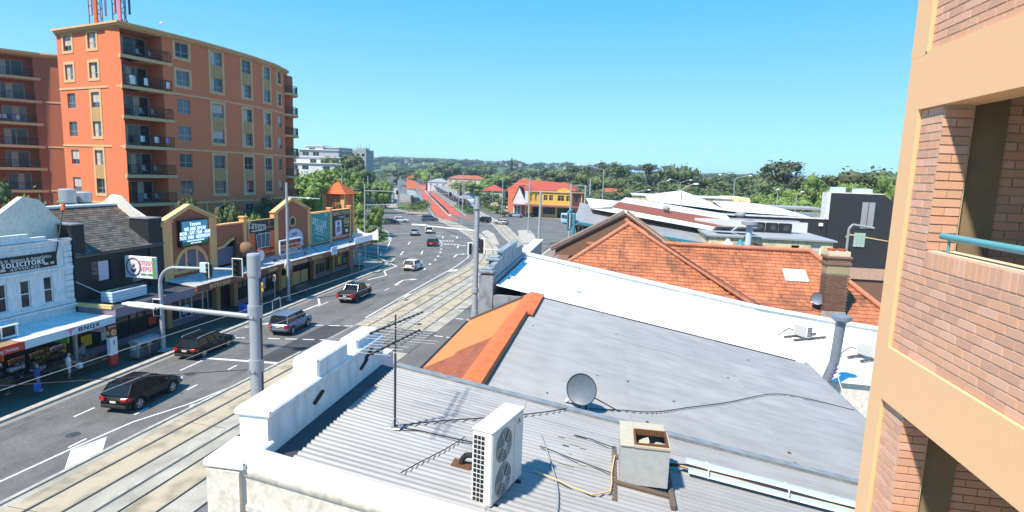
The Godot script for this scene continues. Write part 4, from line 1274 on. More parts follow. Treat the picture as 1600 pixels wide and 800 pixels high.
func hotel_neighbour() -> void:
	var t := thing("neighbour_block", "darker brick apartment block with long balconies at the left edge, beside the orange block", "building")
	var P := [Vector2(-89.0, -59.5), Vector2(-79.2, -71.5), Vector2(-66, -77.5)]
	var L: float = P[0].distance_to(P[1])
	var w := MB.new()
	wall(w, P, L - 1.0, L + 14.5, 0, 28.0, [])
	for s in [0.0, L - 8.0]: wall(w, P, s, s + 0.9, 0, 28.0, [])
	obj("wall", w, "brick_red", t)
	var bk := MB.new()
	var d: Vector2 = (P[1] - P[0]).normalized()
	var inn := Vector2(d.y, -d.x) * -1.0
	inn = Vector2(-0.775, -0.633) * 2.2
	bk.q(v3(P[0] + inn, 0), v3(P[0] + inn, 28), v3(P[1] + inn, 28), v3(P[1] + inn, 0))
	obj("recess_wall", bk, "brick_red", t)
	for k in 3:
		var c := MB.new()
		sweep(c, P, 0, L + 14, 27.7 + 0.2 * k, 27.9 + 0.2 * k, 0.12 + 0.2 * k, 2.4)
		obj("cornice", c, ["buff", "cream", "cream"][k], t)
	for y in [21.6, 15.4, 9.2]:
		var b := MB.new()
		sweep(b, P, L, L + 14, y, y + 0.2, 0.06, 0.02)
		obj("string_course", b, "cream", t)
	for k in 6:
		var y := 24.95 - 3.11 * k
		var s := MB.new()
		sweep(s, P, 0, L - 0.2, y - 0.36, y, 0.12, 2.2)
		obj("balcony_slab", s, "cream", t)
		railing(t, v3(at_s(P, 0.2)[0], y) + Vector3(0.05, 0, 0.05), v3(at_s(P, L - 1.0)[0], y) + Vector3(0.05, 0, 0.05), 1.05)
		for j in 4:
			var xf := wall_xf(P, 2.0 + j * 3.4, y, -2.1)
			window(t, xf, 2.6, 2.3, [0.5], [], "alu", ["winglass3", "winglass", "winglass2"][(j + k) % 3], "glass_door", 0.07)
			var cu := MB.new()
			cu.bb(Vector3(-1.2 + 0.5 * ((j + k) % 3), 0.05, -0.02), Vector3(-0.5 + 0.5 * ((j + k) % 3), 2.2, -0.01))
			obj("curtain", cu, "curtain", t).transform = xf
	var la := thing("washing_line", "washing hung along the third balcony of the left edge block", "laundry", v3(at_s(P, L - 3.0)[0], 18.65))
	for i in 6:
		var c := MB.new()
		c.box(Vector3(-0.45 * i * 0.64, 0.75 + 0.05 * (i % 2), 0.45 * i * 0.77), Vector3(0.36, 0.62 - 0.1 * (i % 3), 0.02), Basis(Vector3.UP, 0.88))
		obj("cloth", c, ["cloth_white", "cloth_purple", "navy", "cloth_white", "lilac", "cloth_purple"][i], la)

const SH := [Vector2(-36, 40), Vector2(-36, -120)]   # shop front line, s = 40 - z
func S(z: float) -> float: return 40.0 - z
func on_front(z: float, y: float, out := 0.0) -> Vector3: return Vector3(-36 + out, y, z)

func awning(t: Node3D, z0: float, z1: float, yb: float, yt: float, yw: float, top: String, fascia: String, x1 := -33.0, called := "awning") -> void:
	var a := MB.new()
	a.prism([Vector2(-36, yw), Vector2(x1 + 0.02, yt), Vector2(x1 + 0.02, yt - 0.07), Vector2(-36, yw - 0.07)], z1, z0)
	obj(called, a, top, t)
	var f := MB.new()
	f.bb(Vector3(x1, yb, z1), Vector3(x1 + 0.08, yt + 0.04, z0)); f.bb(Vector3(-35.9, yb + 0.1, z1), Vector3(x1, yt - 0.08, z1 + 0.05)); f.bb(Vector3(-35.9, yb + 0.1, z0 - 0.05), Vector3(x1, yt - 0.08, z0))
	obj("awning_fascia", f, fascia, t)
	var u := MB.new()
	u.bb(Vector3(-36, yb + 0.16, z1 + 0.06), Vector3(x1, yb + 0.2, z0 - 0.06))
	obj("awning_soffit", u, "wood_old", t)

func shopfront(t: Node3D, z0: float, z1: float, top: float, frame: String, seed_: int) -> void:
	# glazed bays between z0 and z1
	rng.seed = seed_
	var n := int(round(absf(z1 - z0) / 1.5))
	var w := absf(z1 - z0) / n
	for i in n:
		var z := z0 - w * (i + 0.5)
		window(t, wall_xf(SH, S(z), K + 0.35, -0.25), w - 0.03, top - K - 0.4, [0.5] if i % 2 else [], [0.78], frame, "shopglass", "shop_window", 0.07)
		if rng.randf() < 0.55:
			var p := MB.new()
			var pw := w * rng.randf_range(0.35, 0.7)
			p.bb(Vector3(-pw / 2, 0.7, 0.0), Vector3(pw / 2, 0.7 + rng.randf_range(0.6, 1.3), 0.012))
			obj("poster", p, ["bluewhite", "teal", "yellow", "cloth_white", "red", "skyblue"][rng.randi() % 6], t).transform = wall_xf(SH, S(z + 0.1), K, -0.2)
	var b := MB.new()
	b.bb(Vector3(-36.4, 0, z1), Vector3(-36.12, K + 0.36, z0)); b.bb(Vector3(-36.4, top, z1), Vector3(-36.05, top + 0.3, z0))
	obj("stall_riser", b, "purplegrey", t)

func solicitors() -> void:
	var t := thing("white_office_shop", "white painted two storey office with a black lettered sign and tall sash windows", "building")
	var wz := [[-31.5, -32.13], [-29.97, -30.61], [-28.5, -29.14], [-26.6, -27.3], [-25.0, -25.6]]
	var holes := []
	for z in wz: holes.append([S(z[0]), S(z[1]), 4.54, 6.27])
	var w := MB.new()
	wall(w, SH, S(-22), S(-33.6), 3.0, 8.65, holes, 0.16)
	w.bb(Vector3(-48, 0, -33.58), Vector3(-36.0, 8.2, -33.4)); w.bb(Vector3(-36.3, 8.6, -33.6), Vector3(-36.0, 8.68, -22))
	w.bb(Vector3(-36.3, 8.68, -31.9), Vector3(-36.02, 8.92, -26)); w.bb(Vector3(-36.3, 8.92, -30.8), Vector3(-36.02, 9.18, -27.5))
	obj("wall", w, "whitewall", t)
	for z in wz: window(t, wall_xf(SH, S((z[0] + z[1]) / 2), 4.54, -0.1), absf(z[1] - z[0]), 1.73, [], [0.5], "whitepaint", "winglass3", "window", 0.05)
	var mo := MB.new()
	for y in [[6.62, 6.78, 0.1], [6.5, 6.6, 0.05], [4.28, 4.4, 0.12], [4.05, 4.2, 0.2], [8.1, 8.2, 0.06], [8.5, 8.62, 0.12]]: mo.bb(Vector3(-36.0, y[0], -33.6), Vector3(-36.0 + y[2], y[1], -22))
	for z in wz: mo.bb(Vector3(-36, 4.42, z[1] - 0.1), Vector3(-35.9, 4.52, z[0] + 0.1))
	obj("moulding", mo, "whitewall", t)
	for k in 12:
		var qn := MB.new()
		qn.cb(Vector3(-35.98, 3.6 + k * 0.4, -33.28), Vector3(0.12, 0.36, 0.6), 0.03)
		obj("quoin_block", qn, "whitewall", t)
	var s := MB.new()
	s.bb(Vector3(-36, 6.95, -32.45), Vector3(-35.93, 7.88, -27.6))
	obj("sign_board", s, "dark", t)
	text(t, "Joseph N. Bianco & Associates", 0.2, Vector3(-35.925, 7.63, -30.1), FX, "plate_w", 0.95, "Droid Serif")
	text(t, "SOLICITORS", 0.28, Vector3(-35.925, 7.36, -30.25), FX, "whitepaint", 1.25)
	text(t, "AVVOCATI", 0.17, Vector3(-35.925, 7.09, -30.3), FX, "plate_w", 1.5, "Droid Serif")
	for z in [[-31.7, 7.16], [-32.15, 7.18], [-28.95, 7.12], [-28.5, 7.12]]:
		var b := MB.new()
		b.cb(Vector3(-35.925, z[1], z[0]), Vector3(0.015, 0.13, 0.3), 0.004)
		obj("sign_plate", b, "plate_w", t)
	# gable standing behind the parapet
	var g := MB.new()
	g.prism([Vector2(28.0, 8.3), Vector2(34.6, 8.3), Vector2(34.5, 9.1), Vector2(33.1, 10.7), Vector2(32.6, 11.25), Vector2(31.5, 11.45), Vector2(29.95, 10.4), Vector2(29.6, 9.5)], -0.2, 0.2, Transform3D(Basis(Vector3(0, 0, -1), Vector3.UP, Vector3(1, 0, 0)), Vector3(-37.3, 0, 0)))
	obj("gable", g, "whiteold", t)
	var fr := MB.new()
	fr.bb(Vector3(-36.4, 0, -33.6), Vector3(-36.2, 3.2, -22))
	obj("ground_floor_wall", fr, "blackwall", t)
	shopfront(t, -22, -33.4, 2.7, "dark", 3)
	awning(t, -27.4, -33.65, 2.95, 3.42, 3.5, "whiteroof", "bluewhite")
	text(t, "BNQX", 0.26, Vector3(-32.905, 3.2, -31.6), FX, "navy", 1.6, "Droid Sans", 700)
	var em := MB.new()
	em.prism([Vector2(-0.42, 0.2), Vector2(0.42, 0.2), Vector2(0.1, 0.08), Vector2(0.03, -0.2), Vector2(-0.05, -0.2), Vector2(-0.12, 0.08)], 0, 0.012, Transform3D(FX, Vector3(-32.915, 3.2, -30.3)))
	obj("awning_emblem", em, "pink", t)
	awning(t, -20.5, -27.38, 2.95, 3.40, 3.5, "rust_pale", "red", -33.02, "red_awning")
	text(t, "Conveyancing Thomas", 0.17, Vector3(-32.93, 3.16, -25.9), FX, "plate_w", 0.9)
	var bx := thing("black_frame_box", "black box in a white frame standing on the white awning at the left edge", "box", Vector3(-34.6, 3.48, -27.6))
	var b1 := MB.new()
	b1.cb(Vector3(0, 0.4, 0), Vector3(0.7, 0.7, 0.8), 0.02)
	obj("box", b1, "dark", bx)
	for y in [0.08, 0.74]:
		var b2 := MB.new()
		b2.cb(Vector3(0.1, y, 0), Vector3(0.9, 0.06, 1.0), 0.01)
		obj("frame", b2, "whitepaint", bx)
	for q in [[0.42, 0.45], [0.42, -0.45], [-0.3, -0.45]]:
		var b3 := MB.new()
		b3.bb(Vector3(q[0], 0, q[1]), Vector3(q[0] + 0.06, 0.74, q[1] + 0.06))
		obj("frame", b3, "whitepaint", bx)
	for q in [[-30.3, 2.45, "green", 1.1, "lime green hanging sign under the white awning"], [-33.1, 2.4, "lilac", 0.9, "pale lilac hanging sign under the far end of the white awning"], [-26.4, 2.5, "orangesign", 0.9, "orange and white hanging sign under the red awning"]]:
		var hs := thing("hanging_sign", q[4], "sign", Vector3(-34.0, q[1], q[0]))
		var hb := MB.new()
		hb.cb(Vector3(0, 0.2, 0), Vector3(q[3] * 1.6, 0.4, 0.1), 0.02)
		obj("panel", hb, q[2], hs)
		var hr := MB.new()
		for x in [-0.5, 0.5]: hr.tube(Vector3(x, 0.4, 0), Vector3(x, 0.75, 0), 0.015)
		obj("hanger", hr, "dark", hs)
	var ws := thing("awning_stay_pole", "leaning dark pole rising past the white parapet", "pole", Vector3(-35.6, 7.2, -32.0))
	var wp := MB.new()
	wp.tube(Vector3(0, 0, 0), Vector3(-0.9, 3.6, -1.75), 0.045, 0.035)
	obj("pole", wp, "dark", ws)
	var wp2 := MB.new()
	wp2.tube(Vector3(-0.8, 3.3, -1.6), Vector3(-0.85, 3.75, -1.7), 0.16, 0.1)
	obj("orange_cap", wp2, "orange", ws)

func black_shop() -> void:
	var t := thing("black_painted_shop", "black painted shop with an old slate roof between two tall piers", "building")
	var w := MB.new()
	wall(w, SH, S(-33.62), S(-41.6), 3.0, 7.5, [[S(-35.1), S(-36.75), 5.2, 6.8], [S(-38.6), S(-39.8), 4.6, 5.5]], 0.2)
	w.bb(Vector3(-37.0, 3.0, -34.6), Vector3(-35.9, 9.5, -33.66)); w.bb(Vector3(-37.6, 3.0, -41.72), Vector3(-35.9, 9.45, -40.3))
	w.bb(Vector3(-36.5, 0, -41.6), Vector3(-36.3, 3.2, -33.7))
	obj("wall", w, "blackwall", t)
	for z in [[-33.6, -34.66, 9.5], [-40.24, -41.74, 9.46]]:
		var c := MB.new()
		c.bb(Vector3(-37.7, z[2], z[1]), Vector3(-35.86, z[2] + 0.07, z[0]))
		obj("pier_cap", c, "lead", t)
	window(t, wall_xf(SH, S(-35.92), 5.2, -0.12), 1.65, 1.6, [0.5], [0.3], "dark", "winglass3")
	var cu := MB.new()
	cu.bb(Vector3(-0.35, 0.1, 0), Vector3(0.5, 1.5, 0.01))
	obj("curtain", cu, "lilac", t).transform = wall_xf(SH, S(-36.1), 5.2, -0.13)
	window(t, wall_xf(SH, S(-39.2), 4.6, -0.12), 1.2, 0.9, [], [], "dark", "winglass2")
	# slate roof, slate by slate
	var sl := MB.new()
	rng.seed = 12
	var xf := slope_xf(Vector3(-35.75, 7.42, -33.75), Vector3(0, 0, -1), Vector3(-4.3, 2.95, 0))
	for r in 21:
		var x := -0.0 - (0.2 if r % 2 else 0.0)
		while x < 7.9:
			var k := rng.randf_range(0.55, 1.15)
			sl.col = Color(0.15 * k, 0.135 * k, 0.115 * k).lerp(Color(0.22, 0.13, 0.09) * k, clampf((r - 11) / 12.0, 0, 0.8))
			var j := rng.randf_range(0.0, 0.018)
			sl.q(xf * Vector3(x, r * 0.25, 0.03 + j), xf * Vector3(x, r * 0.25 + 0.3, 0.01), xf * Vector3(x + 0.385, r * 0.25 + 0.3, 0.01), xf * Vector3(x + 0.385, r * 0.25, 0.03 + j * 0.6))
			sl.q(xf * Vector3(x, r * 0.25, 0.0), xf * Vector3(x, r * 0.25, 0.03 + j), xf * Vector3(x + 0.385, r * 0.25, 0.03 + j * 0.6), xf * Vector3(x + 0.385, r * 0.25, 0.0))
			x += 0.4
	stuff(obj("slates", sl, "slate", t))
	var un := MB.new()
	un.prism([Vector2(-35.75, 7.36), Vector2(-40.05, 10.3), Vector2(-44, 7.4), Vector2(-44, 7.2), Vector2(-40.05, 10.1), Vector2(-35.75, 7.22)], -41.6, -33.7)
	obj("roof_boarding", un, "wood_old", t)
	var rd := MB.new()
	rd.cb(Vector3(-40.1, 10.42, -37.7), Vector3(0.5, 0.2, 8.1), 0.04)
	obj("ridge_cap", rd, "whitewall", t)
	var pw := MB.new()
	pw.prism([Vector2(-36.3, 8.4), Vector2(-37.0, 9.3), Vector2(-38.6, 10.2), Vector2(-39.6, 11.1), Vector2(-40.3, 11.2), Vector2(-41.4, 10.4), Vector2(-43.0, 8.6), Vector2(-43, 3), Vector2(-36.3, 3)], -41.85, -41.55)
	obj("party_wall", pw, "whiteold", t)
	for z in [[-37.7, 1.25], [-39.1, 0.9]]:
		var v := thing("roof_ventilator", ["silver drum ventilator behind the slate roof, left and taller", "silver drum ventilator behind the slate roof, right and lower"][int(z[0] < -38)], "ventilator", Vector3(-41.6, 9.75, z[0] - 1.15))
		var a := MB.new()
		a.lathe([Vector2(0.62, 0), Vector2(0.62, 0.55), Vector2(0.5, 0.8), Vector2(0.5, 0.85)], Vector3.ZERO, 18)
		obj("base", a, "galv", v)
		var b := MB.new()
		b.lathe([Vector2(0.56, 0.85), Vector2(0.58, 0.9 + z[1] * 0.75), Vector2(0.5, 0.95 + z[1] * 0.75), Vector2(0, 1.0 + z[1] * 0.75)], Vector3.ZERO, 18)
		obj("drum", b, "steel", v)
	awning(t, -33.7, -41.4, 3.26, 3.9, 4.05, "gutter", "purplegrey")
	var be := MB.new()
	be.cb(Vector3(-34.6, 4.0, -33.75), Vector3(2.9, 0.28, 0.25), 0.02)
	obj("awning_beam", be, "gold", t)
	shopfront(t, -33.8, -41.4, 2.8, "dark", 8)
	# double-sided light box projecting from the wall
	var s := thing("light_box_sign", "white projecting light box sign with a purple ring and pink letters on the black shop", "sign", Vector3(-35.9, 5.2, -37.9))
	var b := MB.new()
	b.cb(Vector3(1.35, 0.86, 0), Vector3(2.6, 1.66, 0.24), 0.03)
	obj("box", b, "cloth_white", s)
	var gs := MB.new()
	gs.bb(Vector3(2.4, 0.06, 0.1), Vector3(2.62, 1.66, 0.126))
	obj("green_edge", gs, "green", s)
	var rg := MB.new()
	for i in 28: rg.tube(Vector3(0.8 + cos(TAU * i / 28) * 0.58, 0.88 + sin(TAU * i / 28) * 0.66, 0.125), Vector3(0.8 + cos(TAU * (i + 1) / 28) * 0.58, 0.88 + sin(TAU * (i + 1) / 28) * 0.66, 0.125), 0.045, 0.045, 6)
	obj("ring", rg, "purple", s)
	var hd := MB.new()
	hd.ball(Vector3(0.8, 1.0, 0.12), Vector3(0.13, 0.16, 0.015)); hd.ball(Vector3(0.8, 0.66, 0.12), Vector3(0.22, 0.2, 0.015))
	obj("figure_mark", hd, "purplegrey", s)
	text(s, "STUDY", 0.34, Vector3(1.9, 1.2, 0.13), Basis.IDENTITY, "pink", 0.85)
	text(s, "DEPOT", 0.34, Vector3(1.9, 0.76, 0.13), Basis.IDENTITY, "pink", 0.85)
	text(s, "9662 1888", 0.15, Vector3(1.9, 0.34, 0.13), Basis.IDENTITY, "green_d")
	var bk := MB.new()
	bk.tube(Vector3(0, 1.2, 0), Vector3(0.1, 1.2, 0), 0.06); bk.tube(Vector3(0, 0.4, 0), Vector3(0.1, 0.4, 0), 0.06)
	obj("bracket", bk, "dark", s)
	var wb := thing("awning_sign_box", "white slatted box with folded signs lying on top, on the black shop's awning", "box", Vector3(-34.4, 4.02, -36.0))
	for i in 4:
		var q := MB.new()
		q.cb(Vector3(0, 0.12 + i * 0.19, -0.1), Vector3(0.95, 0.17, 3.1), 0.02)
		obj("board", q, "bluewhite", wb)
	for q in [[1.0, 0.7, "green"], [0.0, 1.3, "maroon"], [-1.2, 0.8, "navy"]]:
		var r := MB.new()
		r.box(Vector3(0, 0.84, q[0]), Vector3(0.5, 0.06, q[1]), Basis(Vector3.BACK, 0.25))
		obj("folded_sign", r, q[2], wb)
	var stay := thing("awning_tie_rod", "thin pale tie rod slanting from the white shop's corner to the black shop's awning", "rod", Vector3(-35.9, 5.6, -33.7))
	var sr := MB.new()
	sr.tube(Vector3.ZERO, Vector3(2.2, -1.7, -1.6), 0.03)
	obj("rod", sr, "steel", stay)

func tavern() -> void:
	var t := thing("tavern", "long brick and mustard tavern with two gables, billboards and a pale awning", "building")
	var Z := Transform3D(FX, Vector3(-36, 0, 0))   # local x runs along -z, y up, z out of the wall: x = -z
	var br := MB.new()
	br.prism([Vector2(42.6, 4.0), Vector2(47.4, 4.0), Vector2(47.4, 9.1), Vector2(44.98, 10.2), Vector2(42.6, 9.1)], -0.35, 0, Z)
	br.prism([Vector2(48.2, 6.2), Vector2(49.3, 6.3), Vector2(50.4, 6.75), Vector2(50.9, 6.9), Vector2(52.5, 6.9), Vector2(52.5, 8.2), Vector2(48.2, 8.2)], -0.35, -0.05, Z)
	br.prism([Vector2(58.4, 4.0), Vector2(64.9, 4.0), Vector2(64.9, 9.2), Vector2(61.5, 10.3), Vector2(58.4, 9.1)], -0.35, 0.02, Z)
	br.prism([Vector2(51.5, 4.0), Vector2(58.4, 4.0), Vector2(58.4, 8.0), Vector2(51.5, 8.0)], -0.4, -0.1, Z)
	br.bb(Vector3(-36.4, 4.0, -77.2), Vector3(-36.1, 8.2, -64.9)); br.bb(Vector3(-52, 0, -77.2), Vector3(-36.4, 7.2, -77.0)); br.bb(Vector3(-52, 0, -42.0), Vector3(-36.4, 7.2, -41.8))
	obj("brick_wall", br, "brick_red", t)
	var rf := MB.new()
	rf.bb(Vector3(-52, 7.0, -77.1), Vector3(-36.4, 7.1, -41.9))
	obj("flat_roof", rf, "darksoft", t)
	# mustard rendered piers, gable bands and caps
	for p in [[41.75, 42.75, 9.05], [47.3, 48.3, 9.05], [52.4, 52.85, 8.75], [57.75, 58.5, 8.9], [64.9, 65.5, 8.9], [70.55, 71.0, 8.7], [76.4, 76.75, 8.7]]:
		var a := MB.new()
		a.bb(Vector3(-36.36, 3.9, -p[1]), Vector3(-35.86, p[2], -p[0])); a.cb(Vector3(-36.08, p[2] + 0.06, -(p[0] + p[1]) / 2), Vector3(0.68, 0.14, p[1] - p[0] + 0.22), 0.03)
		obj("pier", a, "mustard", t)
	for g in [[41.6, 9.1, 44.98, 10.45, 48.4, 9.15], [58.0, 9.1, 61.5, 10.5, 65.2, 9.15]]:
		for e in [[Vector2(g[0], g[1]), Vector2(g[2], g[3])], [Vector2(g[2], g[3]), Vector2(g[4], g[5])]]:
			for k in 2:
				var b := MB.new()
				var dn := Vector2(0, -0.2 * k)
				b.prism([e[0] + dn, e[1] + dn, e[1] + dn - Vector2(0, 0.2), e[0] + dn - Vector2(0, 0.2)], -0.4, 0.2 - 0.09 * k, Z)
				obj("gable_coping", b, ["gold", "mustard"][k], t)
	var cp := MB.new()
	cp.bb(Vector3(-36.45, 8.2, -52.4), Vector3(-35.92, 8.34, -48.3)); cp.bb(Vector3(-36.5, 8.32, -77), Vector3(-36.0, 8.42, -65.5))
	cp.prism([Vector2(48.2, 6.2), Vector2(49.3, 6.32), Vector2(50.3, 6.8), Vector2(50.9, 6.95), Vector2(50.9, 6.75), Vector2(50.4, 6.62), Vector2(49.4, 6.12), Vector2(48.2, 6.0)], -0.4, 0.15, Z)
	obj("wall_coping", cp, "mustard", t)
	# roller shutter slats under the swept coping
	for k in 11:
		var s := MB.new()
		s.cb(Vector3(-36.12, 4.5 + k * 0.15, -49.6), Vector3(0.06, 0.135, 2.7), 0.015)
		obj("shutter_slat", s, "purplegrey", t)
	# arched louvre of the first gable
	var ar := MB.new()
	for i in 20:
		var a0 := PI * i / 20
		var a1 := PI * (i + 1) / 20
		ar.prism([Vector2(44.98 + cos(a0) * 2.15, 4.8 + sin(a0) * 2.05), Vector2(44.98 + cos(a1) * 2.15, 4.8 + sin(a1) * 2.05), Vector2(44.98 + cos(a1) * 1.8, 4.8 + sin(a1) * 1.72), Vector2(44.98 + cos(a0) * 1.8, 4.8 + sin(a0) * 1.72)], 0.0, 0.14, Z)
	for x in [44.3, 45.65]: ar.bb(Vector3(-36, 4.8, -x - 0.13), Vector3(-35.88, 6.4, -x + 0.13))
	ar.bb(Vector3(-36, 4.55, -47.2), Vector3(-35.8, 4.82, -42.75))
	obj("arch_frame", ar, "mustard", t)
	for k in 11:
		var y := 4.88 + k * 0.15
		var hw := sqrt(maxf(0.0, 1 - pow((y + 0.1 - 4.8) / 1.74, 2))) * 1.78
		var s := MB.new()
		s.box(Vector3(-35.97, y, -44.98), Vector3(0.05, 0.11, hw * 2), Basis(Vector3.BACK, 0.4))
		obj("louvre_slat", s, "purplegrey", t)
	# oval window of the second gable and the arched white sign
	var ov := MB.new()
	for i in 24: ov.tube(Vector3(-35.94, 7.68 + sin(TAU * i / 24) * 0.52, -61.55 + cos(TAU * i / 24) * 0.62), Vector3(-35.94, 7.68 + sin(TAU * (i + 1) / 24) * 0.52, -61.55 + cos(TAU * (i + 1) / 24) * 0.62), 0.1, 0.1, 6)
	obj("oval_frame", ov, "gold", t)
	var og := MB.new()
	og.ball(Vector3(-35.96, 7.68, -61.55), Vector3(0.02, 0.5, 0.6), 20)
	obj("oval_pane", og, "winglass", t)
	var sa := MB.new()
	var pl := [Vector2(63.7, 4.7), Vector2(63.7, 5.6)]
	for i in 13: pl.append(Vector2(61.75 + cos(PI * i / 12) * 1.95, 5.6 + sin(PI * i / 12) * 1.25))
	pl.append(Vector2(59.8, 4.7))
	sa.prism(pl, 0.05, 0.16, Z)
	obj("arched_sign", sa, "lilac", t)
	text(t, "CAFE", 0.34, Vector3(-35.82, 6.2, -61.75), FX, "navy", 1.1)
	text(t, "TAVERN  BAR", 0.3, Vector3(-35.82, 5.3, -61.75), FX, "purplegrey")
	# billboards
	var board := func(called: String, label: String, z0: float, z1: float, y0: float, y1: float, m: String) -> Node3D:
		var b := thing(called, label, "billboard", Vector3(-36, 0, 0))
		var p := MB.new()
		p.bb(Vector3(0.0, y0, -z1), Vector3(0.14, y1, -z0))
		obj("board", p, m, b)
		var fr := MB.new()
		fr.bb(Vector3(0.0, y1, -z1 - 0.1), Vector3(0.18, y1 + 0.08, -z0 + 0.1)); fr.bb(Vector3(0.0, y0 - 0.08, -z1 - 0.1), Vector3(0.18, y0, -z0 + 0.1))
		fr.bb(Vector3(0.0, y0, -z0), Vector3(0.18, y1, -z0 + 0.1)); fr.bb(Vector3(0.0, y0, -z1 - 0.1), Vector3(0.18, y1, -z1))
		obj("frame", fr, "gold", b)
		return b
	var R := func(b: Node3D, z0: float, z1: float, y0: float, y1: float, m: String, called := "panel", o := 0.15, tilt := 0.0):
		var p := MB.new()
		p.box(Vector3(o, (y0 + y1) / 2, -(z0 + z1) / 2), Vector3(0.014, y1 - y0, z1 - z0), Basis(Vector3.RIGHT, tilt))
		obj(called, p, m, b)
	var led := thing("led_screen", "dark blue screen with white opening hours on the first tavern gable", "screen", Vector3(-36, 0, 0))
	var lp := MB.new()
	lp.cb(Vector3(0.22, 7.95, -45.15), Vector3(0.4, 2.3, 3.45), 0.03)
	obj("cabinet", lp, "dark", led)
	R.call(led, 43.55, 46.75, 6.92, 9.0, "led", "display", 0.43)
	R.call(led, 43.55, 46.75, 6.92, 7.25, "green_d", "display_band", 0.435)
	for q in [["Tavern", 0.3, 8.72, 1.0], ["WE ARE OPEN!", 0.3, 8.32, 0.95], ["MON - SAT: 7AM - 4AM", 0.3, 7.96, 0.86], ["SUN: 7AM - MIDNIGHT", 0.3, 7.6, 0.86], ["tavern bar and bistro", 0.15, 7.3, 1.0], ["open every day", 0.13, 7.1, 1.0]]:
		text(led, q[0], q[1], Vector3(0.44, q[2], -45.15), FX, "ledtext", q[3])
	var b1: Node3D = board.call("billboard", "orange billboard with white framed cards and a black header", 53.2, 57.7, 4.85, 8.3, "orangesign")
	R.call(b1, 53.2, 57.7, 7.05, 8.3, "dark", "header")
	text(b1, "Tavern", 0.75, Vector3(0.16, 7.75, -54.6), Basis(FX.x.rotated(Vector3.RIGHT, -0.12), FX.y, FX.z), "plate_w", 0.85, "Droid Serif")
	R.call(b1, 53.6, 55.6, 7.2, 7.32, "plate_w", "underline", 0.157)
	text(b1, "E", 0.5, Vector3(0.16, 7.95, -56.8), FX, "orangesign")
	R.call(b1, 55.9, 57.5, 7.4, 7.52, "orangesign", "underline", 0.157)
	R.call(b1, 54.2, 56.9, 5.2, 7.05, "dark", "dark_panel", 0.155)
	for k in 3:
		R.call(b1, 54.5 + k * 0.72, 55.35 + k * 0.72, 5.35, 6.9, "plate_w", "card", 0.162 + k * 0.012, 0.22 - 0.2 * k)
		R.call(b1, 54.57 + k * 0.72, 55.28 + k * 0.72, 5.42, 6.83, "navy", "card_face", 0.17 + k * 0.012, 0.22 - 0.2 * k)
	text(b1, "LIVE", 0.3, Vector3(0.16, 5.12, -57.1), FX, "dark")
	var b2: Node3D = board.call("billboard", "teal billboard with slanted white words", 65.75, 70.5, 4.55, 8.25, "teal")
	var tb := Basis(FX.x.rotated(Vector3.RIGHT, -0.22), FX.y.rotated(Vector3.RIGHT, -0.22), FX.z)
	text(b2, "BET LIVE", 0.8, Vector3(0.16, 7.05, -67.7), tb, "bluewhite", 0.8)
	text(b2, "HERE", 0.8, Vector3(0.16, 6.3, -67.7), tb, "bluewhite", 0.8)
	text(b2, "TAB", 0.3, Vector3(0.16, 7.95, -69.4), FX, "bluewhite")
	for k in 4: R.call(b2, 66.5 + k * 0.15, 68.7 + k * 0.12, 5.6 - k * 0.3, 5.7 - k * 0.3, "green" if k % 2 else "skyblue", "text_bar", 0.155, -0.22)
	R.call(b2, 69.3, 69.36, 4.6, 8.2, "skyblue", "divider", 0.155)
	var b3: Node3D = board.call("billboard", "black poker billboard with gold lettering and a card figure", 71.05, 76.35, 4.75, 8.35, "dark")
	text(b3, "WEEKLY POKER", 0.5, Vector3(0.16, 7.95, -73.7), FX, "gold", 0.95)
	text(b3, "T U E S D A Y", 0.24, Vector3(0.16, 7.4, -73.9), FX, "plate_w")
	R.call(b3, 72.0, 73.8, 5.0, 7.0, "lilac", "card", 0.16, 0.05)
	R.call(b3, 72.35, 73.4, 5.4, 6.2, "purplegrey", "card_face", 0.17, 0.05)
	var bl := MB.new()
	bl.ball(Vector3(0.17, 6.55, -72.9), Vector3(0.012, 0.25, 0.3))
	obj("card_figure", bl, "navy", b3)
	text(b3, "FUN", 0.6, Vector3(0.16, 6.65, -75.3), FX, "gold")
	R.call(b3, 74.6, 76.1, 7.05, 7.15, "gold", "text_bar", 0.157); R.call(b3, 74.6, 76.1, 6.05, 6.15, "gold", "text_bar", 0.157); R.call(b3, 75.0, 75.7, 5.2, 5.6, "plate_w", "emblem", 0.157)
	R.call(b3, 71.1, 76.3, 4.77, 4.9, "pink", "bottom_band", 0.157)
	# awning
	awning(t, -41.7, -77.4, 3.42, 3.95, 4.25, "whiteroof", "maroon")
	M["awn"] = mat("awn", lin(0.55, 0.58, 0.61), 0.5, 0.1, T["blotch"], Vector3(0.2, 0.2, 0.2))
	t.get_node("awning").material_override = M["awn"]
	for q in [["BOTTLE SHOP", -44.6, "gold"], ["CAFE", -48.4, "orange"], ["TAVERN", -52.6, "gold"], ["GAMING ROOM", -57.7, "gold"], ["SPORTS BAR", -61.6, "gold"], ["BISTRO  CLUB", -68.4, "gold"], ["LOUNGE", -72.3, "pink"], ["TAVERN BAR", -75.4, "gold"]]:
		text(t, q[0], 0.34, Vector3(-32.91, 3.68, q[1]), FX, q[2], 0.9, "Droid Sans", 700)
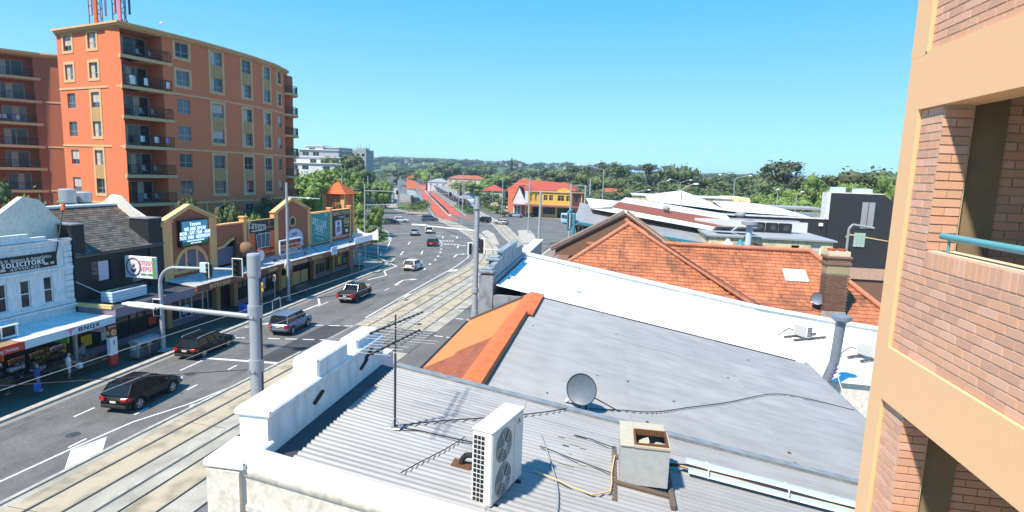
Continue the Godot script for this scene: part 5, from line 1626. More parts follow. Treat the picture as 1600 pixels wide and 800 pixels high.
	for z in [-43.5, -49.0, -53.5, -59.5, -65.5, -71.0, -75.5]:
		var l := thing("awning_floodlight", "small black floodlight on the tavern awning edge", "light", Vector3(-33.4, 4.02, z), 0.0, "floodlights along the tavern awning")
		var a := MB.new()
		a.tube(Vector3.ZERO, Vector3(0.1, 0.35, 0), 0.025)
		obj("stem", a, "dark", l)
		var b := MB.new()
		b.cb(Vector3(0.15, 0.42, 0), Vector3(0.22, 0.28, 0.36), 0.04, Basis(Vector3.BACK, 0.6))
		obj("lamp_head", b, "dark", l)
	for z in [-44.5, -51.0, -56.0, -63.5, -68.0, -74.0]:
		var r := MB.new()
		r.tube(Vector3(-36, 5.4, z), Vector3(-33.6, 4.02, z + 0.1), 0.025)
		obj("awning_rod", r, "dark", t)
	var ew := MB.new()
	ew.cb(Vector3(-34.5, 4.4, -77.45), Vector3(3.0, 0.95, 0.1), 0.02); ew.cb(Vector3(-33.0, 4.4, -74.6), Vector3(0.1, 0.85, 5.7), 0.02)
	obj("awning_end_screen", ew, "whitepaint", t)
	var sn := thing("tab_sign", "white square sign on a bracket at the awning edge", "sign", Vector3(-32.85, 3.45, -65.6))
	var sb := MB.new()
	sb.cb(Vector3(0.0, 0.5, 0), Vector3(0.12, 1.0, 1.5), 0.02)
	obj("panel", sb, "bluewhite", sn)
	text(sn, "TAB", 0.4, Vector3(0.07, 0.5, 0), FX, "skyblue")
	var rs := thing("round_sign", "round black and white sign at the awning edge", "sign", Vector3(-32.7, 3.75, -54.9))
	var rb := MB.new()
	rb.tube(Vector3(0, 0, 0), Vector3(0.12, 0, 0), 0.6, 0.6, 24)
	obj("panel", rb, "plate_w", rs)
	var r2 := MB.new()
	r2.tube(Vector3(0.12, 0, 0), Vector3(0.135, 0, 0), 0.48, 0.48, 24)
	obj("disc", r2, "navy", rs)
	text(rs, "XXX", 0.4, Vector3(0.15, 0, 0), FX, "plate_w")
	var rr := thing("red_disc_sign", "pale pink round sign with a red rim above the awning by the big pole", "sign", Vector3(-34.2, 5.0, -52.4))
	var rrb := MB.new()
	rrb.tube(Vector3(0, 0, 0), Vector3(0.1, 0, 0), 0.75, 0.75, 24)
	obj("panel", rrb, "red", rr)
	var rr2 := MB.new()
	rr2.tube(Vector3(0.1, 0, 0), Vector3(0.12, 0, 0), 0.6, 0.6, 24); rr2.tube(Vector3(0, -0.9, 0), Vector3(0, -0.6, 0), 0.05)
	obj("disc", rr2, "cloth_white", rr)
	var bd := thing("brown_ball", "big brown ball shaped sculpture standing on the tavern awning", "sculpture", Vector3(-34.9, 4.15, -51.2))
	var bm := MB.new()
	bm.ball(Vector3(0, 1.6, 0), Vector3(0.8, 0.75, 0.8), 20, 14)
	obj("ball", bm, "brown_ball", bd)
	var bs := MB.new()
	bs.tube(Vector3(0, 0, 0), Vector3(0, 1.0, 0), 0.25)
	obj("stand", bs, "dark", bd)
	var fs := thing("awning_billboard", "low sign with orange and black strips standing on the awning before the oval window", "sign", Vector3(-34.4, 0, -58.4))
	var fb := MB.new()
	fb.cb(Vector3(0, 5.3, 0), Vector3(0.16, 1.6, 4.3), 0.03)
	obj("board", fb, "cloth_white", fs)
	for q in [[5.75, "dark"], [5.27, "orangesign"], [4.82, "navy"]]:
		var st := MB.new()
		st.cb(Vector3(0.085, q[0], 0), Vector3(0.02, 0.4, 4.05), 0.005)
		obj("strip", st, q[1], fs)
	for q in [["EAT  DRINK  PLAY", 5.75, "orangesign"], ["NOW OPEN", 5.27, "maroon"], ["TAB  LIVE SPORT", 4.82, "plate_w"]]: text(fs, q[0], 0.26, Vector3(0.1, q[1], 0), FX, q[2])
	var fl := MB.new()
	for z in [-1.6, 1.6]: fl.tube(Vector3(0, 4.05, z), Vector3(0, 4.5, z), 0.05)
	obj("post", fl, "steel", fs)
	# ground floor
	var bkw := MB.new()
	bkw.bb(Vector3(-37.2, 0, -77), Vector3(-36.9, 4, -41.8))
	obj("ground_floor_wall", bkw, "darksoft", t)
	for z in [-42.0, -48.2, -50.8, -58.6, -61.0, -66.3, -71.4, -76.4]:
		var p := MB.new()
		p.cb(Vector3(-36.05, 1.85, z), Vector3(0.5, 3.45, 0.55), 0.03)
		obj("column", p, "buff", t)
	shopfront(t, -42.3, -48.0, 2.9, "bluewhite", 4)
	shopfront(t, -51.1, -58.3, 2.9, "dark", 5)
	shopfront(t, -66.6, -76.2, 2.9, "buff", 6)
	for z in [-60.0, -62.6, -64.6]:
		var p := MB.new()
		p.cb(Vector3(-36.3, 0.85, z), Vector3(0.1, 1.5, 1.6 if z > -61 or z < -64 else 2.0), 0.02)
		obj("timber_panel", p, "gold", t)
	# corner tower
	var tw := thing("corner_tower", "square brick tower with a terracotta pyramid roof at the end of the tavern", "tower", Vector3(-40.1, 0, -81.6))
	var tb2 := MB.new()
	tb2.bb(Vector3(-1.5, 0, -1.5), Vector3(1.5, 10.2, 1.5))
	obj("wall", tb2, "brick_orange", tw)
	for q in [[-1.45, 1.45], [1.45, 1.45], [1.45, -1.45], [-1.45, -1.45]]:
		var p := MB.new()
		p.bb(Vector3(q[0] - 0.28, 0, q[1] - 0.28), Vector3(q[0] + 0.28, 10.1, q[1] + 0.28))
		obj("corner_pier", p, "mustard", tw)
	var tr := MB.new()
	var e := 2.15
	var c := [Vector3(-e, 10.2, e), Vector3(e, 10.2, e), Vector3(e, 10.2, -e), Vector3(-e, 10.2, -e)]
	for i in 4:
		tr.t3(c[i], Vector3(0, 12.0, 0), c[(i + 1) % 4])
		for k in 9:
			var f0 := k / 9.0
			var a: Vector3 = c[i].lerp(Vector3(0, 12.0, 0), f0)
			var b: Vector3 = c[(i + 1) % 4].lerp(Vector3(0, 12.0, 0), f0)
			tr.tube(a + Vector3.UP * 0.02, b + Vector3.UP * 0.02, 0.035, 0.035, 5)
	tr.q(c[3], c[2], c[1], c[0]); tr.tube(Vector3(0, 11.9, 0), Vector3(0, 12.35, 0), 0.12, 0.03)
	obj("roof", tr, "terra_cap", tw)
	var sh := thing("shade_sail", "white shade sail with a yellow disc beyond the end of the awning", "sail", Vector3(-35.2, 0, -81))
	var sm := MB.new()
	for k in 6:
		var x0 := -1.8 + k * 0.6
		sm.q(Vector3(x0, 4.5 + 1.0 * pow(absf(k - 3) / 3.0, 2), 0.1), Vector3(x0, 3.6, 0.2), Vector3(x0 + 0.6, 3.6, 0.2), Vector3(x0 + 0.6, 4.5 + 1.0 * pow(absf(k - 2) / 3.0, 2), 0.1))
	obj("fabric", sm, "cloth_white", sh)
	var sd := MB.new()
	sd.tube(Vector3(0, 4.2, 0.2), Vector3(0, 4.2, 0.24), 0.25, 0.35, 16)
	obj("disc", sd, "yellow", sh)
	var spo := MB.new()
	for x in [-1.7, 1.7]: spo.tube(Vector3(x, 0.13, 0.15), Vector3(x, 5.5, 0.15), 0.06)
	obj("mast", spo, "steel", sh)

func cream_block() -> void:
	# ----- cream clinic with teal gutters
	var t := thing("cream_clinic", "cream rendered clinic with teal eaves and a long grey roof, beyond the tiled gable", "building")
	var w := MB.new()
	w.prism([Vector2(-3.2, 0), Vector2(11.8, 0), Vector2(11.8, 7.5), Vector2(-3.2, 9.4)], -64, -60)
	obj("wall", w, "cream_wall", t)
	var r := MB.new()
	r.q(Vector3(-3.4, 9.42, -59.8), Vector3(-3.4, 11.0, -67.5), Vector3(13.2, 8.6, -67.5), Vector3(12.2, 7.52, -59.8))
	obj("roof", r, "galv3", t)
	var g := MB.new()
	g.prism([Vector2(-3.4, 9.42), Vector2(12.2, 7.5), Vector2(12.2, 7.25), Vector2(-3.4, 9.15)], -59.8, -59.55)
	obj("gutter", g, "tealpaint", t)
	for q in [[-3.5, 8.0, 10.2, 0.3], [2.8, 7.9, 8.8, 0.5]]:
		var p := MB.new()
		p.cb(Vector3(q[0], (q[1] + q[2]) / 2 - (3 if q[0] < 0 else 0), -59.6), Vector3(q[3], q[2] - q[1] + (6 if q[0] < 0 else 0), 0.5), 0.03)
		obj("corner_pillar", p, "tealpaint", t)
	text(t, "VETS", 1.0, Vector3(-2.0, 8.35, -59.97), Basis.IDENTITY, "dark", 0.9)
	var bs := thing("blade_sign", "teal and violet blade sign at the clinic's front corner", "sign", Vector3(-4.1, 8.2, -60.2))
	var b1 := MB.new()
	b1.cb(Vector3(0, 1.2, -1.6), Vector3(0.3, 2.0, 4.6), 0.04)
	obj("panel", b1, "tealpaint", bs)
	var b2 := MB.new()
	b2.cb(Vector3(0.1, 1.2, 0.2), Vector3(0.28, 1.6, 1.0), 0.04)
	obj("violet_panel", b2, "lilac", bs)
	# ----- second cream building with the parapet, windows and plant
	var c := thing("cream_rear_building", "cream rendered rear building with two small windows and a pale flat roof", "building")
	var cw := MB.new()
	var P := [Vector2(9.5, -57.5), Vector2(20.6, -57.5)]
	wall(cw, P, 0, 11.1, 3.0, 8.75, [[7.5, 8.2, 7.5, 8.3], [9.2, 10.1, 7.45, 8.4]], 0.15)
	cw.bb(Vector3(9.5, 3, -66), Vector3(20.6, 8.6, -57.9))
	obj("wall", cw, "cream_wall", c)
	window(c, wall_xf(P, 7.85, 7.5, -0.1), 0.7, 0.8, [], [], "wood", "winglass3")
	window(c, wall_xf(P, 9.65, 7.45, -0.1), 0.9, 0.95, [], [0.5], "whitepaint", "curtain")
	var cr := MB.new()
	cr.bb(Vector3(9.3, 8.75, -66), Vector3(20.9, 8.9, -57.3))
	obj("roof", cr, "fargrey", c)
	var cpz := MB.new()
	cpz.bb(Vector3(9.3, 8.9, -66.2), Vector3(20.9, 9.9, -65.9))
	obj("parapet", cpz, "farwhite", c)
	for x in [10.4, 12.4]:
		var rp := MB.new()
		rp.prism([Vector2(0, 0), Vector2(1.7, 0), Vector2(1.7, 0.1), Vector2(0, 0.1)], 0, 2.4, Transform3D(Basis(Vector3.RIGHT, -0.25), Vector3(x, 9.05, -61)))
		obj("roof_panel", rp, "galv2", c)
	# ----- long roofs behind
	var l := thing("long_roof_shed", "long low shed with a red brown roof strip and pale metal sheets", "building")
	var lr := MB.new()
	lr.q(Vector3(0.2, 10.75, -65.0), Vector3(1.0, 11.2, -68.5), Vector3(13.8, 9.6, -68.5), Vector3(12.8, 8.95, -65.0))
	obj("red_roof", lr, "rustroof", l)
	var l2 := MB.new()
	l2.q(Vector3(1.0, 11.22, -68.5), Vector3(2.0, 11.5, -77.0), Vector3(14.5, 9.9, -77.0), Vector3(13.8, 9.62, -68.5)); l2.q(Vector3(-2.0, 10.6, -63.5), Vector3(-3.0, 11.3, -74.0), Vector3(1.2, 11.25, -70.0), Vector3(0.2, 10.77, -64.5))
	l2.q(Vector3(-2.0, 10.55, -63.5), Vector3(0.2, 10.72, -65), Vector3(12.8, 8.9, -65.0), Vector3(12.6, 8.6, -63.0))
	obj("pale_roof", l2, "farwhite", l)
	var lb := MB.new()
	lb.bb(Vector3(-2, 0, -76), Vector3(13.5, 8.5, -65.2))
	obj("wall", lb, "cream_wall", l)
	for q in [[6.3, 10.5, "grey cowl vent on the red brown roof, left", 0.35], [14.2, 10.2, "grey cowl vent at the right end of the red brown roof", 0.5]]:
		var v := thing("cowl_vent", q[2], "vent", Vector3(q[0], q[1] - 0.9, -67))
		var a := MB.new()
		a.lathe([Vector2(0.22, 0), Vector2(0.22, 0.7), Vector2(0.55, 0.95), Vector2(0.55, 1.15), Vector2(0.0, 1.4)], Vector3.ZERO, 14, Basis.from_scale(Vector3(q[3] * 2, 1.1, q[3] * 2)))
		obj("cowl", a, "fargrey", v)
	for q in [[10.6, -56.5, 2.2, "tall grey flue stack with a flat cap behind the tiled roof"]]:
		var v := thing("flue_stack", q[3], "flue", Vector3(12.9, 5.5, q[1]))
		var a := MB.new()
		a.tube(Vector3.ZERO, Vector3(0, 4.6, 0), 0.28)
		obj("pipe", a, "bluewhite", v)
		var b := MB.new()
		b.lathe([Vector2(0.28, 4.5), Vector2(0.75, 4.6), Vector2(0.75, 4.9), Vector2(0.3, 5.0)], Vector3.ZERO, 14)
		obj("cap", b, "fargrey", v)
	for q in [[10.9, "white capped square vent beside the flue", "farwhite", 1.0], [12.0, "teal striped drum vent beside the flue", "tealpaint", 0.8]]:
		var v := thing("roof_vent_box", q[1], "vent", Vector3(q[0], 6.6, -55.5))
		var a := MB.new()
		a.cb(Vector3(0, 0.7, 0), Vector3(1.1 * q[3], 1.4, 1.0), 0.05); a.cb(Vector3(0, 1.5, 0), Vector3(1.5 * q[3], 0.25, 1.3), 0.05)
		obj("box", a, "lilac" if q[3] > 0.9 else "tealpaint", v)
		var b := MB.new()
		b.lathe([Vector2(0.6 * q[3], 1.6), Vector2(0.3 * q[3], 1.9), Vector2(0.1, 2.2)], Vector3.ZERO, 10)
		obj("cap", b, q[2], v)
	var pl := thing("roof_plant", "dark roof plant with fans under a pale rack", "machinery", Vector3(17, 8.9, -63.5))
	for k in 3:
		var a := MB.new()
		a.cb(Vector3(-1.6 + k * 1.3, 0.5, 0), Vector3(1.1, 1.0, 0.8), 0.05)
		obj("unit", a, "dark", pl)
		var fn := MB.new()
		fn.tube(Vector3(-1.6 + k * 1.3, 0.55, 0.4), Vector3(-1.6 + k * 1.3, 0.55, 0.44), 0.3, 0.3, 16)
		obj("fan", fn, "gutter", pl)
	var rk := MB.new()
	rk.bb(Vector3(-4.5, 1.2, -0.5), Vector3(2.2, 1.3, 0.5))
	obj("rack", rk, "fargrey", pl)

func charcoal_block() -> void:
	var t := thing("charcoal_warehouse", "charcoal rendered warehouse with a tall block and a tall grey window", "building")
	var w := MB.new()
	var P := [Vector2(8.0, -80), Vector2(36.5, -80)]
	w.prism([Vector2(8, 0), Vector2(27.6, 0), Vector2(27.6, 9.6), Vector2(8, 9.85)], -110, -80)
	w.prism([Vector2(27.6, 0), Vector2(36, 0), Vector2(35.3, 12.0), Vector2(33.9, 13.0), Vector2(27.75, 12.98)], -81.6, -79.98)
	w.bb(Vector3(3.0, 8, -80.5), Vector3(6.5, 10.6, -80))
	obj("wall", w, "charcoal", t)
	var c := MB.new()
	c.bb(Vector3(27.3, 9.6, -81.7), Vector3(27.72, 13.05, -79.9)); c.bb(Vector3(27.3, 13.0, -81.7), Vector3(33.9, 13.1, -79.95)); c.bb(Vector3(8, 9.6, -80.3), Vector3(27.4, 9.78, -79.9))
	obj("capping", c, "whiteroof", t)
	window(t, Transform3D(Basis.IDENTITY, Vector3(32.3, 8.6, -79.93)), 1.65, 3.5, [0.5], [], "dark", "fargrey", "tall_window")
	var gl := MB.new()
	for k in 12: gl.cb(Vector3(31.2 + (k % 3) * 0.45, 6.5 + (k / 3) * 0.45, -79.9), Vector3(0.43, 0.43, 0.1), 0.02)
	obj("glass_block", gl, "winglass2", t)
	M["gblock"] = mat("gblock", lin(0.35, 0.48, 0.42), 0.2)
	t.get_node("glass_block").material_override = M["gblock"]
	var st := MB.new()
	st.prism([Vector2(30.0, 7.6), Vector2(30.5, 7.9), Vector2(36, 7.1), Vector2(36, 7.0), Vector2(30.6, 7.7), Vector2(30.0, 7.4)], -79.97, -79.9)
	obj("yellow_stripe", st, "gold", t)
	for q in [[28.5, 0.8, 1.5], [31.4, 0.6, 2.0]]:
		var b := MB.new()
		b.cb(Vector3(q[0] + 0.3, 13.35, -80.9), Vector3(q[2], q[1], 1.2), 0.04)
		obj("roof_unit", b, "bluewhite", t)
	var lt := MB.new()
	lt.cb(Vector3(26.9, 8.9, -79.9), Vector3(0.5, 0.4, 0.2), 0.03)
	obj("wall_light", lt, "whitepaint", t)
	# white membrane roofs with a shallow peak
	var r := thing("white_membrane_roof", "low white roofed hall with a shallow pyramid peak", "building")
	var m := MB.new()
	var A := Vector3(6.5, 10.3, -84)
	var pk := Vector3(10.2, 12.45, -88)
	for e in [[Vector3(5.5, 10.9, -84), Vector3(16, 10.0, -84)], [Vector3(16, 10.0, -84), Vector3(15, 11.0, -98)], [Vector3(15, 11.0, -98), Vector3(5.5, 11.3, -98)], [Vector3(5.5, 11.3, -98), Vector3(5.5, 10.9, -84)]]: m.t3(e[0], pk, e[1])
	var p2 := Vector3(21.5, 10.9, -90)
	for e in [[Vector3(16, 9.95, -84), Vector3(27, 9.6, -84)], [Vector3(27, 9.6, -84), Vector3(26.5, 10.1, -96)], [Vector3(26.5, 10.1, -96), Vector3(16, 10.9, -96)], [Vector3(16, 10.9, -96), Vector3(16, 9.95, -84)]]: m.t3(e[0], p2, e[1])
	obj("roof", m, "whiteroof", r)
	var wl := MB.new()
	wl.bb(Vector3(6, 0, -98), Vector3(27, 9.55, -84.2))
	obj("wall", wl, "farwhite", r)
	var b := thing("long_white_building", "long cream white flat building behind the peaked roof", "building")
	var bw := MB.new()
	bw.bb(Vector3(4.0, 0, -112), Vector3(23.5, 11.0, -104)); bw.bb(Vector3(20.5, 0, -116), Vector3(23.5, 11.3, -104.5))
	obj("wall", bw, "cream_wall", b)
	var br := MB.new()
	br.bb(Vector3(3.8, 11.0, -112.2), Vector3(20.4, 11.2, -103.8))
	obj("roof", br, "whiteroof", b)
	for k in 4:
		window(b, Transform3D(Basis.IDENTITY, Vector3(7.5 + k * 3.6, 9.9, -103.9)), 1.6, 0.6, [0.5], [], "alu", "winglass3")
	var rb := thing("low_rust_building", "low building with a pale roof and a rusty band beside the charcoal block", "building")
	var q1 := MB.new()
	q1.bb(Vector3(21, 0, -104), Vector3(33, 9.3, -97))
	obj("wall", q1, "rust_pale", rb)
	var q2 := MB.new()
	q2.bb(Vector3(18, 9.9, -108), Vector3(34, 10.2, -100)); q2.bb(Vector3(27.5, 8.8, -98), Vector3(33, 9.6, -96.8))
	obj("roof", q2, "fargrey", rb)

func hotel_yellow() -> void:
	var t := thing("yellow_pub", "yellow two storey corner pub with arched upper windows and a dark ground floor", "building")
	var P := [Vector2(-26.6, -189.5), Vector2(-22.6, -190.5), Vector2(-12.2, -190.5), Vector2(-8.0, -193.5)]
	var L := 4.123 + 10.4
	var hl := []
	for s in [[5.2, 6.5], [7.0, 8.3], [9.8, 12.0], [12.6, 14.1]]: hl.append([s[0], s[1], 5.7, 7.5])
	for s in [[0.8, 1.4], [2.4, 3.0]]: hl.append([s[0], s[1], 5.4, 7.6])
	var w := MB.new()
	wall(w, P, 0, L, 4.3, 8.6, hl, 0.3)
	w.bb(Vector3(-26, 0, -205), Vector3(-9, 8.4, -192.5))
	obj("wall", w, "yellow_wall", t)
	var w2 := MB.new()
	wall(w2, P, L, L + 5.1, 0.2, 8.4, [[L + 1.2, L + 2.4, 5.6, 7.4]], 0.3)
	obj("brown_end_wall", w2, "rustroof", t)
	for h in hl: window(t, wall_xf(P, (h[0] + h[1]) / 2, h[2], -0.2), h[1] - h[0], h[3] - h[2], [0.5], [0.62], "cream", "winglass3", "window", 0.09)
	window(t, wall_xf(P, L + 1.8, 5.6, -0.2), 1.2, 1.8, [0.5], [], "dark", "winglass2")
	var c := MB.new()
	sweep(c, P, 0, L + 5.1, 8.4, 8.75, 0.35, 0.4); sweep(c, P, 0, L, 4.25, 4.6, 0.2, 0.1)
	obj("cornice", c, "cream", t)
	var pd := MB.new()
	pd.prism([Vector2(-17.5, 8.7), Vector2(-12.4, 8.7), Vector2(-13.5, 9.6), Vector2(-15, 10.0), Vector2(-16.5, 9.6)], -191, -190.4)
	obj("pediment", pd, "yellow_wall", t)
	var g := MB.new()
	g.bb(Vector3(-26, 0.13, -192.4), Vector3(-11, 4.2, -191.8))
	obj("ground_floor_wall", g, "darksoft", t)
	for x in [-25.5, -22.0, -17.2, -12.3]:
		var p := MB.new()
		p.bb(Vector3(x - 0.35, 0.13, -191.8), Vector3(x + 0.35, 4.3, -190.4))
		obj("pier", p, "yellow_wall", t)
	for k in 7:
		var xf := Transform3D(Basis.IDENTITY, Vector3(-21.2 + k * 1.3, 1.2, -191.6))
		window(t, xf, 1.1, 2.6, [], [0.7], ["wood", "green_d", "dark"][k % 3], "shopglass", "shop_window", 0.1)
	var st := MB.new()
	st.bb(Vector3(-21.8, 0.13, -191.0), Vector3(-17.4, 1.2, -190.7))
	obj("stall_riser", st, "mustard", t)
	var aw := MB.new()
	aw.prism([Vector2(-190.4, 4.25), Vector2(-187.6, 3.9), Vector2(-187.6, 3.7), Vector2(-190.4, 4.05)], -26.6, -9.0, Transform3D(Basis(Vector3(0, 0, 1), Vector3.UP, Vector3(-1, 0, 0)), Vector3(-35.6, 0, 0)))
	obj("awning", aw, "maroon", t)
	var fp := MB.new()
	slab(fp, [Vector2(-30, -188), Vector2(-17, -187), Vector2(-10, -183), Vector2(4, -176), Vector2(60, -170), Vector2(60, -260), Vector2(-40, -260), Vector2(-42, -205)], -0.02, 0.14)
	struct("footpath_far", fp, "paving")
	# red roofs behind
	var r := thing("red_roof_hall", "long hall with a bright red tiled roof behind the yellow pub", "house")
	var q := MB.new()
	q.q(Vector3(-38, 8.2, -212), Vector3(-34, 12.2, -222), Vector3(-16, 11.2, -222), Vector3(-12, 8.6, -208)); q.q(Vector3(-34, 12.2, -222), Vector3(-38, 8.0, -232), Vector3(-10, 8.0, -232), Vector3(-16, 11.2, -222)); q.t3(Vector3(-38, 8.2, -212), Vector3(-38, 8.0, -232), Vector3(-34, 12.2, -222)); q.t3(Vector3(-12, 8.6, -208), Vector3(-16, 11.2, -222), Vector3(-10, 8, -232))
	obj("roof", q, "redtile", r)
	var qb := MB.new()
	qb.bb(Vector3(-37, 0, -231), Vector3(-12.5, 8.3, -211))
	obj("wall", qb, "brick_orange", r)
	var s := thing("white_gable_shop", "small white gabled shop with a pink and red doorway beside the yellow pub", "house")
	var sw := MB.new()
	sw.prism([Vector2(-31.8, 0), Vector2(-28.0, 0), Vector2(-28.0, 5.2), Vector2(-29.9, 9.6), Vector2(-31.8, 5.2)], -200, -192)
	obj("wall", sw, "farwhite", s)
	var sr := MB.new()
	sr.q(Vector3(-32.2, 5.0, -191.8), Vector3(-32.2, 5.0, -206), Vector3(-29.9, 10.2, -206), Vector3(-29.9, 10.2, -191.8)); sr.q(Vector3(-29.9, 10.0, -192.4), Vector3(-29.9, 10.0, -206), Vector3(-24, 8.2, -206), Vector3(-24, 8.2, -192.4))
	obj("roof", sr, "redtile", s)
	for k in 2: window(s, Transform3D(Basis.IDENTITY, Vector3(-31.0 + k * 1.1, 1.0, -191.94)), 0.8, 2.6, [], [0.6], "farwhite", "winglass", "window", 0.1)
	var dr := MB.new()
	dr.bb(Vector3(-28.9, 0.2, -191.95), Vector3(-28.1, 3.6, -191.8))
	obj("door", dr, "red", s)
	var sa := MB.new()
	sa.bb(Vector3(-32, 4.0, -192), Vector3(-26.6, 4.2, -189.6))
	obj("awning", sa, "pink", s)
	var wb := MB.new()
	wb.bb(Vector3(-27.9, 4.4, -193), Vector3(-26.4, 8.6, -191.6))
	obj("white_panel", wb, "bluewhite", s)

const BU := Vector2(-0.343, -0.939)
const BR := Vector2(0.939, -0.343)
func bv(a: float, r: float) -> Vector2: return Vector2(-50, -170) + BU * a + BR * r
func strip(m: String, called: String, r0: float, r1: float, a0: float, a1: float, y: float, thick := 0.0) -> void:
	var b := MB.new()
	ribbon(b, PackedVector2Array([bv(a0, 0), bv((a0 + a1) / 2, 0), bv(a1, 0)]), r0, r1, y, thick)
	struct(called, b, m)

func boulevard() -> void:
	strip("busred", "busway", -1.3, 2.4, 4, 290, 0.03); strip("busred", "busway", 3.7, 7.5, 12, 290, 0.03)
	var fl := MB.new()
	fl.q(Vector3(-51.0, 0.026, -172), Vector3(-48.8, 0.026, -164.6), Vector3(-43.6, 0.026, -165.4), Vector3(-46.6, 0.026, -172.5)); fl.q(Vector3(-49.2, 0.026, -182), Vector3(-45.2, 0.026, -178.5), Vector3(-39.4, 0.026, -170.8), Vector3(-42.2, 0.026, -170.2))
	struct("busway", fl, "busred")
	strip("kerb", "kerb_median", 2.5, 3.6, 6, 290, 0.1, 0.1); strip("kerb", "kerb_median", -2.35, -2.0, 4, 290, 0.1, 0.1); strip("kerb", "kerb_median", 8.2, 8.6, 10, 290, 0.1, 0.1)
	strip("paint", "road_marking", -23.4, -22.9, 66, 290, 0.012); strip("slab", "kerb_median", -21.2, -19.6, 52, 300, 0.12, 0.1)
	strip("grass", "verge", -13.6, -2.4, 34, 70, 0.16, 0.16); strip("grass", "verge", 8.6, 13.0, 24, 60, 0.16, 0.16); strip("grass", "verge", 19.2, 23.0, 30, 110, 0.16, 0.16)
	strip("paving", "tram_platform", -13.6, -3.0, 78, 170, 0.3, 0.3); strip("paving", "tram_platform", 8.8, 14.0, 62, 290, 0.3, 0.3); strip("kerb", "footpath_far_right", 30, 36, 20, 300, 0.14, 0.14)
	strip("grass", "verge", 8.6, 12, 230, 420, 0.2, 0.2); strip("grass", "verge", -30, -24.2, 30, 90, 0.1)
	# barrier in the middle of the red lanes
	for i in 13:
		var p := bv(20 + i * 12.0, 3.05)
		var f := thing("lane_barrier", "dark barrier panel standing between the red bus lanes", "barrier", v3(p, 0.1), atan2(-BU.x, -BU.y), "barrier panels between the bus lanes")
		var b := MB.new()
		b.cb(Vector3(0, 0.62, 0), Vector3(0.12, 0.95, 9.0), 0.03)
		obj("panel", b, "dark", f)
		for z in [-4.2, 0.0, 4.2]:
			var q := MB.new()
			q.bb(Vector3(-0.06, 0, z - 0.06), Vector3(0.06, 1.15, z + 0.06))
			obj("post", q, "fargrey", f)
	# fences and planting by the platforms
	for q in [[28.0, -9.0, 13.0, 0.5, "dark fence beside the left tram track at the junction"], [40.0, 13.6, 16.0, 0.05, "dark fence at the right tram platform's near end"]]:
		var f := thing("track_fence", q[4], "fence", v3(bv(q[0], q[1]), 0.1), atan2(-BU.x, -BU.y) - q[3])
		for i in 12:
			var b := MB.new()
			b.bb(Vector3(-0.04, 0, -q[2] / 2 + i * q[2] / 11 - 0.05), Vector3(0.04, 1.2, -q[2] / 2 + i * q[2] / 11 + 0.05))
			obj("post", b, "dark", f)
		for y in [0.3, 0.6, 0.9, 1.15]:
			var b := MB.new()
			b.bb(Vector3(-0.03, y - 0.03, -q[2] / 2), Vector3(0.03, y + 0.03, q[2] / 2))
			obj("rail", b, "dark", f)
	# tram stop canopies
	for q in [[95.0, -8.0, 60.0, 0.0, "left tram stop canopy on thin posts"], [165.0, 11.5, 150.0, 0.0, "long dark tram stop canopy on the right platform"], [62.0, 11.5, 26.0, 0.0, "short tram stop canopy at the near end of the right platform"]]:
		var c := thing("stop_canopy", q[4], "shelter", v3(bv(q[0] + q[2] * 0.0, q[1]), 0.3), atan2(-BU.x, -BU.y))
		var b := MB.new()
		b.prism([Vector2(-2.2, 3.6), Vector2(2.2, 3.3), Vector2(2.2, 3.45), Vector2(-2.2, 3.8)], -q[2] / 2, q[2] / 2)
		obj("roof", b, "fargrey", c)
		var ed := MB.new()
		ed.bb(Vector3(2.2, 3.25, -q[2] / 2), Vector3(2.3, 3.5, q[2] / 2)); ed.bb(Vector3(-2.3, 3.5, -q[2] / 2), Vector3(-2.2, 3.85, q[2] / 2))
		obj("edge_beam", ed, "dark", c)
		for i in int(q[2] / 7):
			var z: float = -q[2] / 2 + 3 + i * 7
			var p := MB.new()
			p.tube(Vector3(0, 0, z), Vector3(0, 3.5, z), 0.1)
			obj("post", p, "steelpole", c)
			if i % 2 == 0:
				var g := MB.new()
				g.bb(Vector3(-0.05, 0.3, z), Vector3(0.05, 2.3, z + 3))
				obj("glass_screen", g, "winglass2", c)
			else:
				var s := MB.new()
				s.cb(Vector3(0.5, 1.0, z + 1), Vector3(0.8, 1.9, 1.0), 0.04)
				obj("ticket_cabinet", s, "rustroof" if i % 3 else "fargrey", c)
	# flower bed in front of the bus lanes
	var fb := thing("flower_bed", "raised yellow green flower bed at the nose of the bus lanes", "planter", v3(bv(12, -7), 0.1), 0.35)
	var box := MB.new()
	box.cb(Vector3(0, 0.3, 0), Vector3(7, 0.6, 3), 0.1)
	obj("box", box, "kerb", fb)
	var fm := MB.new()
	rng.seed = 77
	for i in 500:
		fm.col = [Color(0.3, 0.28, 0.03), Color(0.1, 0.16, 0.03), Color(0.35, 0.2, 0.04)][rng.randi() % 3]
		var p := Vector3(rng.randf_range(-3.3, 3.3), rng.randf_range(0.5, 1.5), rng.randf_range(-1.3, 1.3))
		leaf(fm, p, 0.28)
	stuff(obj("flowers", fm, "leaf", fb))
	# trams and buses
	tram(bv(72.9 + 17, -17.0), atan2(-BU.x, -BU.y) + PI, "blue white tram waiting at the left platform", 34)
	tram(bv(56.5 + 17, 15.6), atan2(-BU.x, -BU.y) + PI, "pale tram with red doors at the right platform", 34)
	bus(Vector2(-9.5, -166.5), PI + 0.62, "dark windowed blue bus nose on at the right hand junction", "skyblue")
	bus(bv(268, -27), atan2(-BU.x, -BU.y) + PI, "dark blue and white bus far up the left carriageway", "navy")

